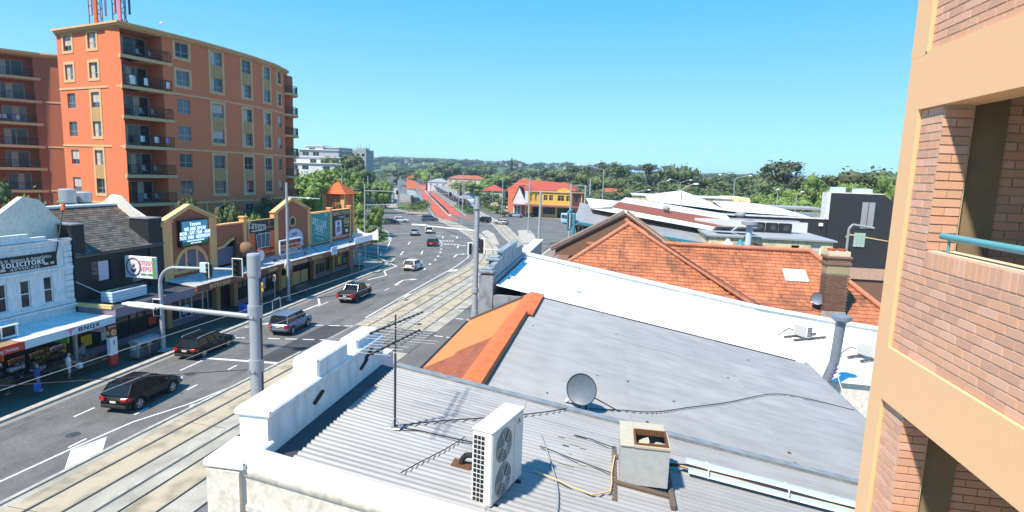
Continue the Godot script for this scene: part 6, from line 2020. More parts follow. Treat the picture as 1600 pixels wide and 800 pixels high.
func tram(p: Vector2, turn: float, label: String, len: float) -> void:
	var t := thing("tram", label, "tram", v3(p, 0.03), turn)
	# faces -z; five modules
	var prof := [Vector2(-1.3, 0.35), Vector2(1.3, 0.35), Vector2(1.32, 1.2), Vector2(1.3, 2.4), Vector2(1.1, 3.3), Vector2(-1.1, 3.3), Vector2(-1.3, 2.4), Vector2(-1.32, 1.2)]
	for k in 5:
		var b := MB.new()
		var z0 := -len / 2 + k * len / 5
		b.prism(prof, z0 + (1.2 if k == 0 else 0.15), z0 + len / 5 - (1.2 if k == 4 else 0.15))
		obj("module", b, ["cloth_white", "bluewhite", "tramred", "bluewhite", "cloth_white"][k], t)
		for s in [-1, 1]:
			for j in 2:
				var w := MB.new()
				w.prism([Vector2(1.315 * s, 1.3), Vector2(1.335 * s, 1.3), Vector2(1.30 * s, 2.45), Vector2(1.26 * s, 2.45)], z0 + 0.8 + j * 2.8 + (0.8 if k == 0 else 0.0), z0 + 3.1 + j * 2.8)
				obj("window", w, "carglass", t)
		var rf := MB.new()
		rf.cb(Vector3(0, 3.5, z0 + len / 10), Vector3(1.9, 0.4, len / 5 - 2.0), 0.08)
		obj("roof_unit", rf, "fargrey", t)
		if k < 4:
			var g := MB.new()
			g.bb(Vector3(-1.2, 0.5, z0 + len / 5 - 0.2), Vector3(1.2, 3.2, z0 + len / 5 + 0.2))
			obj("gangway", g, "dark", t)
	for s in [-1.0, 1.0]:
		var n := MB.new()
		var zz: float = s * (len / 2 - 1.2)
		for i in 8:
			var a: Vector2 = prof[i]
			var b: Vector2 = prof[(i + 1) % 8]
			var ea := Vector3(a.x * 0.72, 0.4 + (a.y - 0.35) * 0.8, zz + s * 1.2)
			var eb := Vector3(b.x * 0.72, 0.4 + (b.y - 0.35) * 0.8, zz + s * 1.2)
			n.q(Vector3(a.x, a.y, zz), Vector3(b.x, b.y, zz), eb, ea); n.t3(ea, eb, Vector3(0, 1.4, zz + s * 1.25))
		obj("nose", n, "bluewhite", t)
		var w := MB.new()
		w.q(Vector3(-0.95, 1.5, zz + s * 1.27), Vector3(0.95, 1.5, zz + s * 1.27), Vector3(0.85, 3.0, zz + s * 0.85), Vector3(-0.85, 3.0, zz + s * 0.85))
		obj("windscreen", w, "carglass", t)
		for x in [-0.7, 0.7]:
			var h := MB.new()
			h.cb(Vector3(x, 1.0, zz + s * 1.2), Vector3(0.3, 0.18, 0.1), 0.03)
			obj("headlight", h, "headlight", t)
	var pg := MB.new()
	pg.pipe([Vector3(0, 3.7, 2), Vector3(0, 4.6, 0.6), Vector3(0, 5.4, 2.0)], 0.05); pg.tube(Vector3(-0.8, 5.4, 2), Vector3(0.8, 5.4, 2), 0.04)
	obj("pantograph", pg, "dark", t)

func bus(p: Vector2, turn: float, label: String, paint: String) -> void:
	var t := thing("bus", label, "bus", v3(p, 0.0), turn)
	var b := MB.new()
	b.cb(Vector3(0, 1.75, 0), Vector3(2.5, 2.7, 12), 0.12)
	obj("body", b, paint, t)
	var w := MB.new()
	w.cb(Vector3(0, 1.95, -6.0), Vector3(2.3, 1.6, 0.08), 0.03)
	obj("windscreen", w, "carglass", t)
	var ds := MB.new()
	ds.cb(Vector3(0, 2.95, -6.0), Vector3(1.9, 0.28, 0.1), 0.02)
	obj("destination_panel", ds, "dark", t)
	for s in [-1, 1]:
		for k in 6:
			var q := MB.new()
			q.cb(Vector3(1.25 * s, 2.15, -4.7 + k * 1.85), Vector3(0.05, 1.05, 1.7), 0.02)
			obj("window", q, "carglass", t)
		for z in [-3.8, 3.6]: wheel(t, Vector3(1.12 * s, 0.48, z), 0.48, 0.28, s)
		var h := MB.new()
		h.cb(Vector3(0.9 * s, 0.75, -6.0), Vector3(0.45, 0.2, 0.08), 0.03)
		obj("headlight", h, "headlight", t)
		var m := MB.new()
		m.cb(Vector3(1.4 * s, 2.3, -6.1), Vector3(0.12, 0.5, 0.2), 0.03)
		obj("mirror", m, "dark", t)
	var r := MB.new()
	r.cb(Vector3(0, 3.2, 1), Vector3(1.8, 0.3, 5), 0.08)
	obj("roof_unit", r, "bluewhite", t)

func far_city() -> void:
	# white flats on the rise behind the plane trees
	var a := thing("white_flats", "white and grey stepped apartment flats on the rise behind the plane trees", "building")
	for q in [[-118.0, -97.0, 5.0, 15.2, -200.0, "farwhite"], [-117.0, -99.5, 15.2, 17.6, -204.0, "farwhite"], [-118.0, -102.0, 17.6, 20.4, -208.0, "fargrey"], [-117.0, -110.0, 20.4, 22.0, -211.0, "farwhite"], [-110.0, -104.0, 20.4, 21.6, -212.0, "fargrey"]]:
		var b := MB.new()
		b.bb(Vector3(q[0], q[2], q[4] - 12), Vector3(q[1], q[3], q[4]))
		obj("storey", b, q[5], a)
		for k in int((q[1] - q[0]) / 4.2):
			if (k + int(q[2])) % 4 == 3: continue
			window(a, Transform3D(Basis.IDENTITY, Vector3(q[0] + 2.6 + k * 4.2, q[3] - 2.2, q[4] + 0.05)), 2.6, 1.5, [0.5], [], "fargrey", "winglass3", "window", 0.1)
		var p := MB.new()
		p.bb(Vector3(q[0] - 0.4, q[3], q[4] - 12), Vector3(q[1] + 0.4, q[3] + 0.25, q[4] + 0.5))
		obj("parapet", p, "farwhite", a)
	var tw := thing("grey_tower_block", "grey tower block with roof antennas above the dark trees", "building", Vector3(-106, 0, -238))
	var tb := MB.new()
	tb.bb(Vector3(-3.6, 0, -4), Vector3(3.6, 21.8, 4))
	obj("wall", tb, "fargrey", tw)
	for k in 6:
		for j in 3: window(tw, Transform3D(Basis.IDENTITY, Vector3(-2.3 + j * 2.3, 4.5 + k * 2.9, 4.05)), 1.6, 1.4, [], [], "farwhite", "winglass3", "window", 0.1)
	var tr := MB.new()
	for k in 6: tr.tube(Vector3(-3.2 + k * 1.3, 21.8, 0), Vector3(-3.2 + k * 1.3, 23.0 + (k * 37 % 3) * 0.7, 0), 0.12)
	tr.bb(Vector3(-1.5, 21.8, -2), Vector3(2.5, 22.6, 2))
	obj("antennas", tr, "fargrey", tw)
	# houses and flats in the middle distance, each its own
	var L := [[-165.0, -520.0, 14.0, 9.0, 9.0, "terracotta_far", "brick_orange"], [-148.0, -440.0, 18.0, 10.0, 10.0, "redtile", "brick_orange"], [-98.0, -395.0, 26.0, 12.0, 11.0, "terracotta_far", "cream_wall"], [-120.0, -400.0, 14.0, 10.0, 8.0, "fargrey", "farwhite"], [-84.0, -330.0, 16.0, 10.0, 8.0, "terracotta_far", "cream_wall"], [-70.0, -300.0, 18.0, 9.0, 6.0, "terracotta_far", "brick_red"], [-62.0, -275.0, 14.0, 8.0, 5.5, "fargrey", "farwhite"], [-50.0, -250.0, 9.0, 8.0, 8.0, "redtile", "cream_wall"], [36.0, -190.0, 14.0, 9.0, 8.0, "redtile", "cream_wall"], [22.0, -185.0, 16.0, 8.0, 6.0, "terracotta_far", "brick_red"], [58.0, -180.0, 20.0, 9.0, 7.0, "rustroof", "brick_red"], [0.0, -225.0, 12.0, 8.0, 9.0, "terracotta_far", "cream_wall"], [-4.0, -175.0, 10.0, 8.0, 5.0, "fargrey", "farwhite"], [28.0, -240.0, 12.0, 9.0, 11.0, "rustroof", "brick_red"]]
	var nm := ["beyond the far end of the road", "brick, left of the far bus lanes", "long, at the far end of the right platform", "grey roofed, behind the far bus lanes", "beside the middle of the right platform", "low, behind the right platform canopy", "low pale, behind the right tram", "cream gabled, left of the red hall", "with a bright red roof among the right hand trees", "low brick, behind the peaked white roof", "with a rust roof near the charcoal block", "cream, hidden among trees behind the pub", "low pale, behind the clinic's roof", "tall brick, deep among the right hand trees"]
	for i in L.size():
		var h: Array = L[i]
		house(Vector3(h[0], 0, h[1]), h[2], h[3], h[4], h[5], h[6], "house " + nm[i])
	# hillside houses, too small to show parts
	rng.seed = 99
	var m := MB.new()
	m.col = Color(0.42, 0.40, 0.37)
	m.bb(Vector3(-5, 0, -4), Vector3(5, 5, 4))
	m.col = Color(0.24, 0.15, 0.11)
	m.prism([Vector2(-5.6, 5), Vector2(5.6, 5), Vector2(0, 8)], -4.5, 4.5)
	var ms := m.mesh()
	M["hillhouse"] = vmat("hillhouse", 0.9)
	for i in 46:
		var hx := rng.randf_range(-520, -140) if i < 34 else rng.randf_range(-900, -500)
		var hz := rng.randf_range(-1330, -1180)
		if i < 12:
			hx = rng.randf_range(-330, -60); hz = rng.randf_range(-1250, -1140)
		var hy := 26.0 + 16.0 * rng.randf()
		var o := obj("hill_house", ms, "hillhouse")
		o.position = Vector3(hx, hy - 6, hz); o.rotation.y = rng.randf() * 3.0; o.scale = Vector3.ONE * rng.randf_range(0.5, 0.9)
		tag(o, "small pale house with a reddish roof on the far hillside", "house", "houses on the far hillside")

func house(p: Vector3, w: float, d: float, h: float, roof: String, wal: String, label: String) -> void:
	var t := thing("far_house", label, "house", p, 0.0)
	var b := MB.new()
	b.bb(Vector3(-w / 2, 0, -d / 2), Vector3(w / 2, h - 1.6, d / 2))
	obj("wall", b, wal, t)
	var r := MB.new()
	var e := [Vector3(-w / 2 - 0.5, h - 1.6, d / 2 + 0.5), Vector3(w / 2 + 0.5, h - 1.6, d / 2 + 0.5), Vector3(w / 2 + 0.5, h - 1.6, -d / 2 - 0.5), Vector3(-w / 2 - 0.5, h - 1.6, -d / 2 - 0.5)]
	var k := minf(w, d) / 2
	var a := Vector3(-w / 2 + k, h + 0.9, 0)
	var c := Vector3(w / 2 - k, h + 0.9, 0)
	r.q(e[0], a, c, e[1]); r.q(e[2], c, a, e[3]); r.t3(e[1], c, e[2]); r.t3(e[3], a, e[0])
	obj("roof", r, roof, t)
	for i in maxi(2, int(w / 4)):
		window(t, Transform3D(Basis.IDENTITY, Vector3(-w / 2 + w * (i + 0.5) / maxi(2, int(w / 4)), maxf(1.0, h - 4.0), d / 2 + 0.05)), 1.5, 1.4, [0.5], [], "farwhite", "winglass3", "window", 0.12)

# ---------------------------------------------------------------- trees
func leaf(m: MB, p: Vector3, s: float) -> void:
	var n := Vector3(rng.randf_range(-1, 1), rng.randf_range(0.0, 1.7), rng.randf_range(-1, 1)).normalized()
	var x := n.cross(Vector3(rng.randf_range(-1, 1), rng.randf_range(-1, 1), rng.randf_range(-1, 1))).normalized()
	var y := n.cross(x)
	var a := s * rng.randf_range(0.6, 1.2)
	var b := s * rng.randf_range(0.4, 0.8)
	m.q(p - x * a * 0.5, p + y * b * 0.5, p + x * a * 0.5, p - y * b * 0.5)

# unit tree: 1 high, crown about 1 wide; returns [trunk mesh, crown mesh]
func tree_mesh(kind: int, sd: int) -> Array:
	rng.seed = sd * 31 + kind * 7 + 5
	var tr := MB.new()
	var cr := MB.new()
	var base: Color = [Color(0.092, 0.128, 0.040), Color(0.098, 0.122, 0.056), Color(0.155, 0.235, 0.045), Color(0.03, 0.05, 0.022), Color(0.10, 0.155, 0.034), Color(0.075, 0.11, 0.036)][kind]
	var clumps := []
	var hs := 0.12
	match kind:
		0, 2:
			hs = 0.16
			for i in 46:
				var d := Vector3(rng.randf_range(-1, 1), rng.randf_range(-0.75, 1), rng.randf_range(-1, 1))
				if d.length() > 1: d = d.normalized()
				d = d * lerpf(0.65, 1.0, rng.randf()) if d.length() > 0.3 else d
				var wob := 1.0 + 0.18 * sin(d.x * 5 + sd) + 0.14 * cos(d.z * 6 + sd * 2)
				clumps.append([Vector3(d.x * 0.43 * wob, 0.58 + d.y * 0.34 * wob, d.z * 0.43 * wob), rng.randf_range(0.09, 0.17)])
		1:
			for i in 16:
				var ang := rng.randf() * TAU
				var r := sqrt(rng.randf()) * 0.46
				var y := rng.randf_range(0.55, 0.93) - r * 0.35
				for j in 3:
					clumps.append([Vector3(cos(ang) * r + rng.randf_range(-0.06, 0.06), y + rng.randf_range(-0.03, 0.03), sin(ang) * r + rng.randf_range(-0.06, 0.06)), rng.randf_range(0.05, 0.09)])
				tr.tube(Vector3(cos(ang) * r * 0.15, 0.35 + 0.1 * rng.randf(), sin(ang) * r * 0.15), Vector3(cos(ang) * r, y, sin(ang) * r), 0.012, 0.005, 5, false)
		3:
			for i in 40:
				var y := float(i) / 40
				var r := 0.5 * (1 - y) + 0.03
				for j in 3:
					var ang := rng.randf() * TAU
					clumps.append([Vector3(cos(ang) * r * 0.7, 0.08 + y * 0.9, sin(ang) * r * 0.7), 0.05 + 0.1 * (1 - y)])
		4:
			for i in 30:
				var d := Vector3(rng.randf_range(-1, 1), rng.randf_range(0, 1), rng.randf_range(-1, 1))
				clumps.append([Vector3(d.x * 0.42, 0.1 + d.y * 0.72, d.z * 0.42), rng.randf_range(0.1, 0.18)])
	if kind == 5:
		for i in 26:
			var ang := TAU * i / 26 + rng.randf() * 0.3
			var up := rng.randf_range(-0.1, 0.5)
			var prev := Vector3(0, 0.8, 0)
			for j in 7:
				var f := (j + 1) / 7.0
				var p := Vector3(cos(ang) * 0.5 * f, 0.8 + up * 0.3 * f - 0.22 * f * f, sin(ang) * 0.5 * f)
				cr.col = base * rng.randf_range(0.8, 1.3)
				var sdv := Vector3(-sin(ang), 0.2, cos(ang)) * 0.06 * (1.1 - f)
				cr.q(prev - sdv, p - sdv * 0.7 - Vector3(0, 0.02, 0), p, prev); cr.q(prev + sdv, prev, p, p + sdv * 0.7 - Vector3(0, 0.02, 0))
				prev = p
		tr.tube(Vector3.ZERO, Vector3(0, 0.82, 0), 0.045, 0.035, 8)
	else:
		var per := 95 if kind in [0, 2] else 50
		for c in clumps:
			var tone := rng.randf_range(0.75, 1.3)
			var cc := base * tone
			if kind in [0, 1] and rng.randf() < 0.2: cc = cc.lerp(Color(0.10, 0.085, 0.03), 0.5)
			if kind == 2 and rng.randf() < 0.3: cc = cc.lerp(Color(0.17, 0.22, 0.04), 0.5)
			if kind != 3:
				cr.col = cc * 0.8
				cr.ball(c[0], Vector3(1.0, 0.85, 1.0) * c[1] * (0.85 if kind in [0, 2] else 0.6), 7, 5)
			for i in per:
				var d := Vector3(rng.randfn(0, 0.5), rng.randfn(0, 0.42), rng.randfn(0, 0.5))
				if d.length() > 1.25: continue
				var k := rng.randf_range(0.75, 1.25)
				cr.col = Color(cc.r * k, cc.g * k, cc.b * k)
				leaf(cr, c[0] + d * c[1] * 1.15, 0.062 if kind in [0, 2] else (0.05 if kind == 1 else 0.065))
		var th := 0.5 if kind in [0, 2] else 0.6
		tr.tube(Vector3.ZERO, Vector3(0.01, th * 0.6, 0), 0.035, 0.026, 8); tr.tube(Vector3(0.01, th * 0.58, 0), Vector3(-0.01, th + 0.2, 0.01), 0.026, 0.01, 8)
		if kind in [0, 2, 4]:
			for i in 9:
				var ang := TAU * i / 9 + rng.randf()
				var y0 := rng.randf_range(0.25, 0.45)
				tr.tube(Vector3(0, y0, 0), Vector3(cos(ang) * 0.3, y0 + rng.randf_range(0.15, 0.35), sin(ang) * 0.3), 0.014, 0.005, 6, false)
	return [tr.mesh(), cr.mesh()]

var tm := {}
func tree(kind: int, var_: int, p: Vector3, h: float, w: float, label: String, group := "", called := "") -> Node3D:
	var key := "%d_%d" % [kind, var_]
	if not tm.has(key): tm[key] = tree_mesh(kind, var_)
	var nm: String = called if called else ["broad_tree", "gum_tree", "plane_tree", "conifer_tree", "shrub", "palm_tree"][kind]
	var t := thing(nm, label, ["tree", "tree", "tree", "tree", "shrub", "palm"][kind], p, fmod(p.x * 3.7 + p.z * 1.3, TAU), group)
	obj("trunk", tm[key][0], "bark", t); obj("crown", tm[key][1], "leaf", t)
	t.scale = Vector3(w, h, w)
	return t

func trees() -> void:
	var FAR := [[0,-174.1,-490.0,16.2,35.2],[0,-131.5,-461.6,22.3,32.5],[2,-131.9,-409.3,16.3,24.2],[0,-123.4,-505.2,20.3,23.4],[0,-119.8,-547.0,22.5,24.0],[3,-87.5,-512.6,27.8,5.3],[0,-198.6,-523.6,16.0,25.2],[2,-73.2,-290.9,11.1,13.5],[2,-64.1,-323.7,13.5,18.6],[2,-61.8,-273.1,9.7,12.6],[0,-49.0,-234.9,6.3,9.7],[0,-40.7,-226.4,4.8,7.8],[0,-43.3,-256.4,7.1,10.0],[0,-63.7,-415.1,18.6,28.4],[1,-42.6,-357.5,19.9,22.7],[0,-26.0,-318.9,18.3,21.6],[2,-45.2,-337.0,14.3,15.3]]
	var RIGHT := [[1,-16.4,-299.6,19.6,16.9],[0,-9.4,-289.8,16.5,16.3],[1,-4.6,-260.0,21.6,11.7],[0,3.4,-270.0,19.9,13.4],[0,-1.3,-240.0,14.5,16.2],[0,-9.2,-219.8,10.1,12.4],[0,-16.7,-239.4,11.6,13.5],[0,-26.5,-258.7,10.0,11.7],[0,7.3,-229.9,13.5,13.0],[1,17.3,-259.4,20.9,17.6],[0,30.7,-268.3,20.1,14.6],[0,21.7,-229.0,13.1,13.0],[0,12.9,-219.6,11.9,12.4],[0,44.3,-276.5,16.4,18.9],[0,53.0,-264.8,17.0,18.3],[0,59.3,-253.1,17.9,17.6],[0,30.8,-217.8,11.7,14.9],[0,41.5,-216.1,11.6,14.9],[1,61.1,-221.7,22.9,22.8],[0,56.3,-212.7,14.9,17.4],[0,66.9,-220.1,13.4,13.0],[1,94.7,-284.7,18.8,6.1],[2,54.0,-161.2,14.6,9.6],[2,44.7,-153.6,11.6,9.0],[2,40.4,-160.0,10.6,7.4],[0,76.8,-195.5,19.0,22.7],[1,75.8,-190.5,19.1,8.3],[2,63.2,-168.5,14.0,10.1],[2,59.1,-137.9,14.6,6.8],[0,87.1,-202.0,16.5,12.4],[0,-5.1,-199.9,8.9,9.0],[0,-11.3,-214.7,8.3,8.7],[0,2.4,-205.0,9.9,9.2],[0,8.5,-203,9.5,10],[0,17,-206,9.5,10],[0,26,-200,9.0,11],[0,35,-202,10,11],[2,27,-150,9.5,9],[0,36,-168,11,11],[2,49,-172,12,10],[0,21,-172,9.5,10],[2,33,-140,9.0,8],[0,14,-185,9.5,10],[2,68,-150,12,9]]
	var kn := ["dark broad evergreen tree", "tall open gum tree", "fresh light green tree", "dark pointed conifer", "low shrub", "palm"]
	var i := 0
	for a in FAR:
		tree(a[0], i % 3, Vector3(a[1], 0, a[2]), a[3], a[4], kn[a[0]] + (" on the skyline beyond the tram stop" if a[2] < -380 else " along the right of the tram stop"), "trees beyond the tram stop")
		i += 1
	for a in RIGHT:
		var spot := " in the woods behind the yellow pub and clinic" if a[1] < 20 else (" in the woods behind the peaked white roof" if a[1] < 50 else " in the woods above the charcoal block")
		if a[0] == 1 and absf(a[1] - 61.1) < 0.1: spot = ", biggest, high above the woods on the right"
		tree(a[0], i % 3, Vector3(a[1], 0, a[2]), a[3] * 1.06, a[4] * 1.22, kn[a[0]] + spot, "" if spot.begins_with(",") else "woods on the right")
		i += 1
	tree(5, 0, Vector3(47.5, 0, -110.2), 12.9, 5.0, "palm beside the right edge of the charcoal block")
	tree(5, 1, Vector3(-2.9, 0, -190.0), 10.6, 6.0, "palm in front of the dark trees right of the yellow pub")
	for q in [[2, -71.0, -132.1, 12.9, 11.5, "leafy light green plane tree left of the corner tower, nearest the brick block"], [2, -74.0, -147.5, 14.0, 12.0, "leafy light green plane tree left of the corner tower, farther back"], [2, -67.5, -121.9, 11.9, 8.5, "leafy light green plane tree just behind the tavern's end"], [2, -63, -138, 12.2, 8.0, "light green plane tree behind the corner tower's roof"], [0, -99.0, -206.1, 20.4, 17.5, "dark tree in front of the grey tower block, tallest"], [0, -89.6, -195.9, 16.0, 13.0, "dark tree right of the white flats"], [0, -98.9, -202.1, 16.8, 10.1, "dark tree between the white flats and the grey tower"], [2, -49.9, -109.1, 8.7, 5.2, "thin young light green tree on the planted island, taller"], [2, -46.5, -103.6, 5.6, 3.2, "thin young light green tree at the front of the planted island"], [2, -47.6, -113.5, 6.6, 4.2, "thin young light green tree at the back of the planted island"], [0, -103.5, -238.5, 10.9, 8.8, "dark tree at the foot of the grey tower block"], [2, -72, -176, 10, 7, "light green tree on the left verge of the far road, nearest"], [2, -80, -200, 10, 7, "light green tree on the left verge of the far road, second"], [2, -95, -226, 10, 8, "light green tree on the left verge of the far road, third"]]:
		tree(q[0], int(absf(q[1])) % 3, Vector3(q[1], 0, q[2]), q[3], q[4], q[5])
	# shrubs around the tavern roof garden and the brick block
	for q in [[0, -45.5, -37.5, 12.3, 5.2, "dark bushy tree behind the white gable at the left edge"], [0, -47.5, -43.5, 10.9, 4.6, "bushy tree behind the white gable, right of the other"], [0, -41.5, -51.5, 11.3, 2.9, "bushy tree against the brick block right of the first gable"], [0, -41.2, -57.5, 10.3, 3.6, "bushy tree behind the orange billboard, left"], [2, -40.6, -61.0, 9.5, 3.4, "light bushy tree behind the orange billboard, right"], [0, -41.0, -54.0, 9.6, 3.2, "low bushy tree between the two behind the tavern wall"], [0, -44.0, -71.5, 10.0, 6.6, "dark hedge tree behind the second gable"], [0, -44.0, -76.0, 9.8, 5.5, "dark hedge tree beside the corner tower"], [0, -38.9, -78.6, 9.6, 2.0, "small potted tree in front of the corner tower"]]:
		tree(q[0], int(absf(q[2])) % 3, Vector3(q[1], 0, q[2]), q[3], q[4], q[5])
	# low plants on the island, the verges and dry grass by the brick block
	for q in [[-45.0, -106.0, 1.3, 3.2, "low green shrub on the planted island, front"], [-46.5, -109.5, 1.6, 3.6, "low green shrub on the planted island, middle"], [-48.5, -115.0, 1.5, 3.6, "low green shrub on the planted island, back"], [-44.2, -103.9, 1.0, 2.2, "low green shrub at the tip of the planted island"]]:
		tree(4, int(absf(q[1])) % 2, Vector3(q[0], 0.15, q[1]), q[2], q[3], q[4])
	tree(5, 2, Vector3(-45.4, 0.1, -107.5), 3.6, 4.0, "grey green spiky palm on the planted island")
	tree(5, 2, Vector3(-48.5, 0.1, -118.5), 4.0, 4.4, "grey green spiky palm at the back of the planted island")
	for k in 12:
		var p := bv(30 + k * 7.5, -8.0 + 2.5 * (k % 3)) if k < 6 else bv(20 + (k - 6) * 9, 10.8 + (k % 2))
		tree(4, k % 2, v3(p, 0.1), 1.4 + 0.4 * (k % 3), 3.4, "clipped shrub in the planting between the tram tracks", "shrubs between the tram tracks")
	for k in 9:
		var p := bv(10 + k * 14.0, 21.0)
		tree(4 if k % 2 else 0, k % 2, v3(p, 0.0), 2.0 + 1.6 * (k % 2), 4.0, "roadside bush right of the right tram platform", "bushes right of the right platform")
	# distant tree cover on the hills
	var mm := MultiMesh.new()
	mm.transform_format = MultiMesh.TRANSFORM_3D
	mm.mesh = tm["0_1"][1]
	rng.seed = 404
	var xs := []
	for k in 1500:
		var x := rng.randf_range(-1300, 900)
		var z := rng.randf_range(-1420, -560)
		var s := rng.randf_range(10, 20)
		if x > -330 + (z + 560) * 0.36 - 60 and x < -120 + (z + 560) * 0.36 and z > -1000: continue
		var gy := 0.0
		if z < -1130: gy = 30.0 * clampf((-1130 - z) / 120.0, 0, 1) * (1.0 if x < 150 else 0.6)
		xs.append(Transform3D(Basis.from_scale(Vector3(s * 1.7, s * 0.9, s * 1.7)).rotated(Vector3.UP, rng.randf() * TAU), Vector3(x, gy - 2, z)))
	for k in 240:
		var z := rng.randf_range(-560, -290)
		var x := rng.randf_range(20, 330) if k % 3 else rng.randf_range(-420, -170)
		var s := rng.randf_range(8, 14)
		xs.append(Transform3D(Basis.from_scale(Vector3(s * 1.6, s * 0.9, s * 1.6)).rotated(Vector3.UP, rng.randf() * TAU), Vector3(x, -1, z)))
	mm.instance_count = xs.size()
	for k in xs.size(): mm.set_instance_transform(k, xs[k])
	var mi := MultiMeshInstance3D.new()
	mi.name = "distant_woods"; mi.multimesh = mm; mi.material_override = M["leaf"]
	add_child(mi)
	tag(mi, "far off woods covering the plain and hills to the skyline", "woods")
	stuff(mi)

# ---------------------------------------------------------------- poles and lights
func lantern(p: Node, at: Vector3, turn: float, h := 1.2, w := 0.55) -> void:
	var b := MB.new()
	var B := Basis(Vector3.UP, turn)
	b.cb(at, Vector3(w, h, 0.06), 0.02, B)
	obj("lantern_border", b, "whitepaint", p)
	var c := MB.new()
	c.cb(at + B * Vector3(0, 0, 0.03), Vector3(w * 0.86, h * 0.93, 0.06), 0.015, B); c.cb(at - B * Vector3(0, 0, 0.12), Vector3(w * 0.5, h * 0.85, 0.2), 0.03, B)
	obj("lantern_body", c, "dark", p)
	for k in 3:
		var l := MB.new()
		var o := at + B * Vector3(0, h * 0.29 * (1 - k), 0.06)
		l.tube(o, o + B * Vector3(0, 0, 0.02), h * 0.1, h * 0.1, 12)
		l.tube(o + B * Vector3(0, h * 0.06, 0), o + B * Vector3(0, h * 0.06, 0.14), h * 0.11, h * 0.1, 12, false)
		obj("lens", l, "darksoft", p)

func pole(called: String, label: String, at: Vector3, h: float, r0: float, r1: float, arms: Array = [], m := "steelpole", group := "") -> Node3D:
	var t := thing(called, label, "pole", at, 0.0, group)
	var b := MB.new()
	b.tube(Vector3.ZERO, Vector3.UP * h, r0, r1, 14)
	obj("shaft", b, m, t)
	var bp := MB.new()
	bp.tube(Vector3.ZERO, Vector3.UP * 0.12, r0 * 1.9, r0 * 1.8, 12)
	obj("base_plate", bp, m, t)
	for a in arms:
		var c := MB.new()
		c.tube(a[0], a[1], 0.055, 0.045)
		obj("arm", c, m, t)
		if a.size() > 2 and a[2]:
			var l := MB.new()
			l.ball(a[1] + Vector3(0, 0, 0), Vector3(0.28, 0.1, 0.16), 10, 6)
			obj("lamp_head", l, "whitepaint", t)
	return t

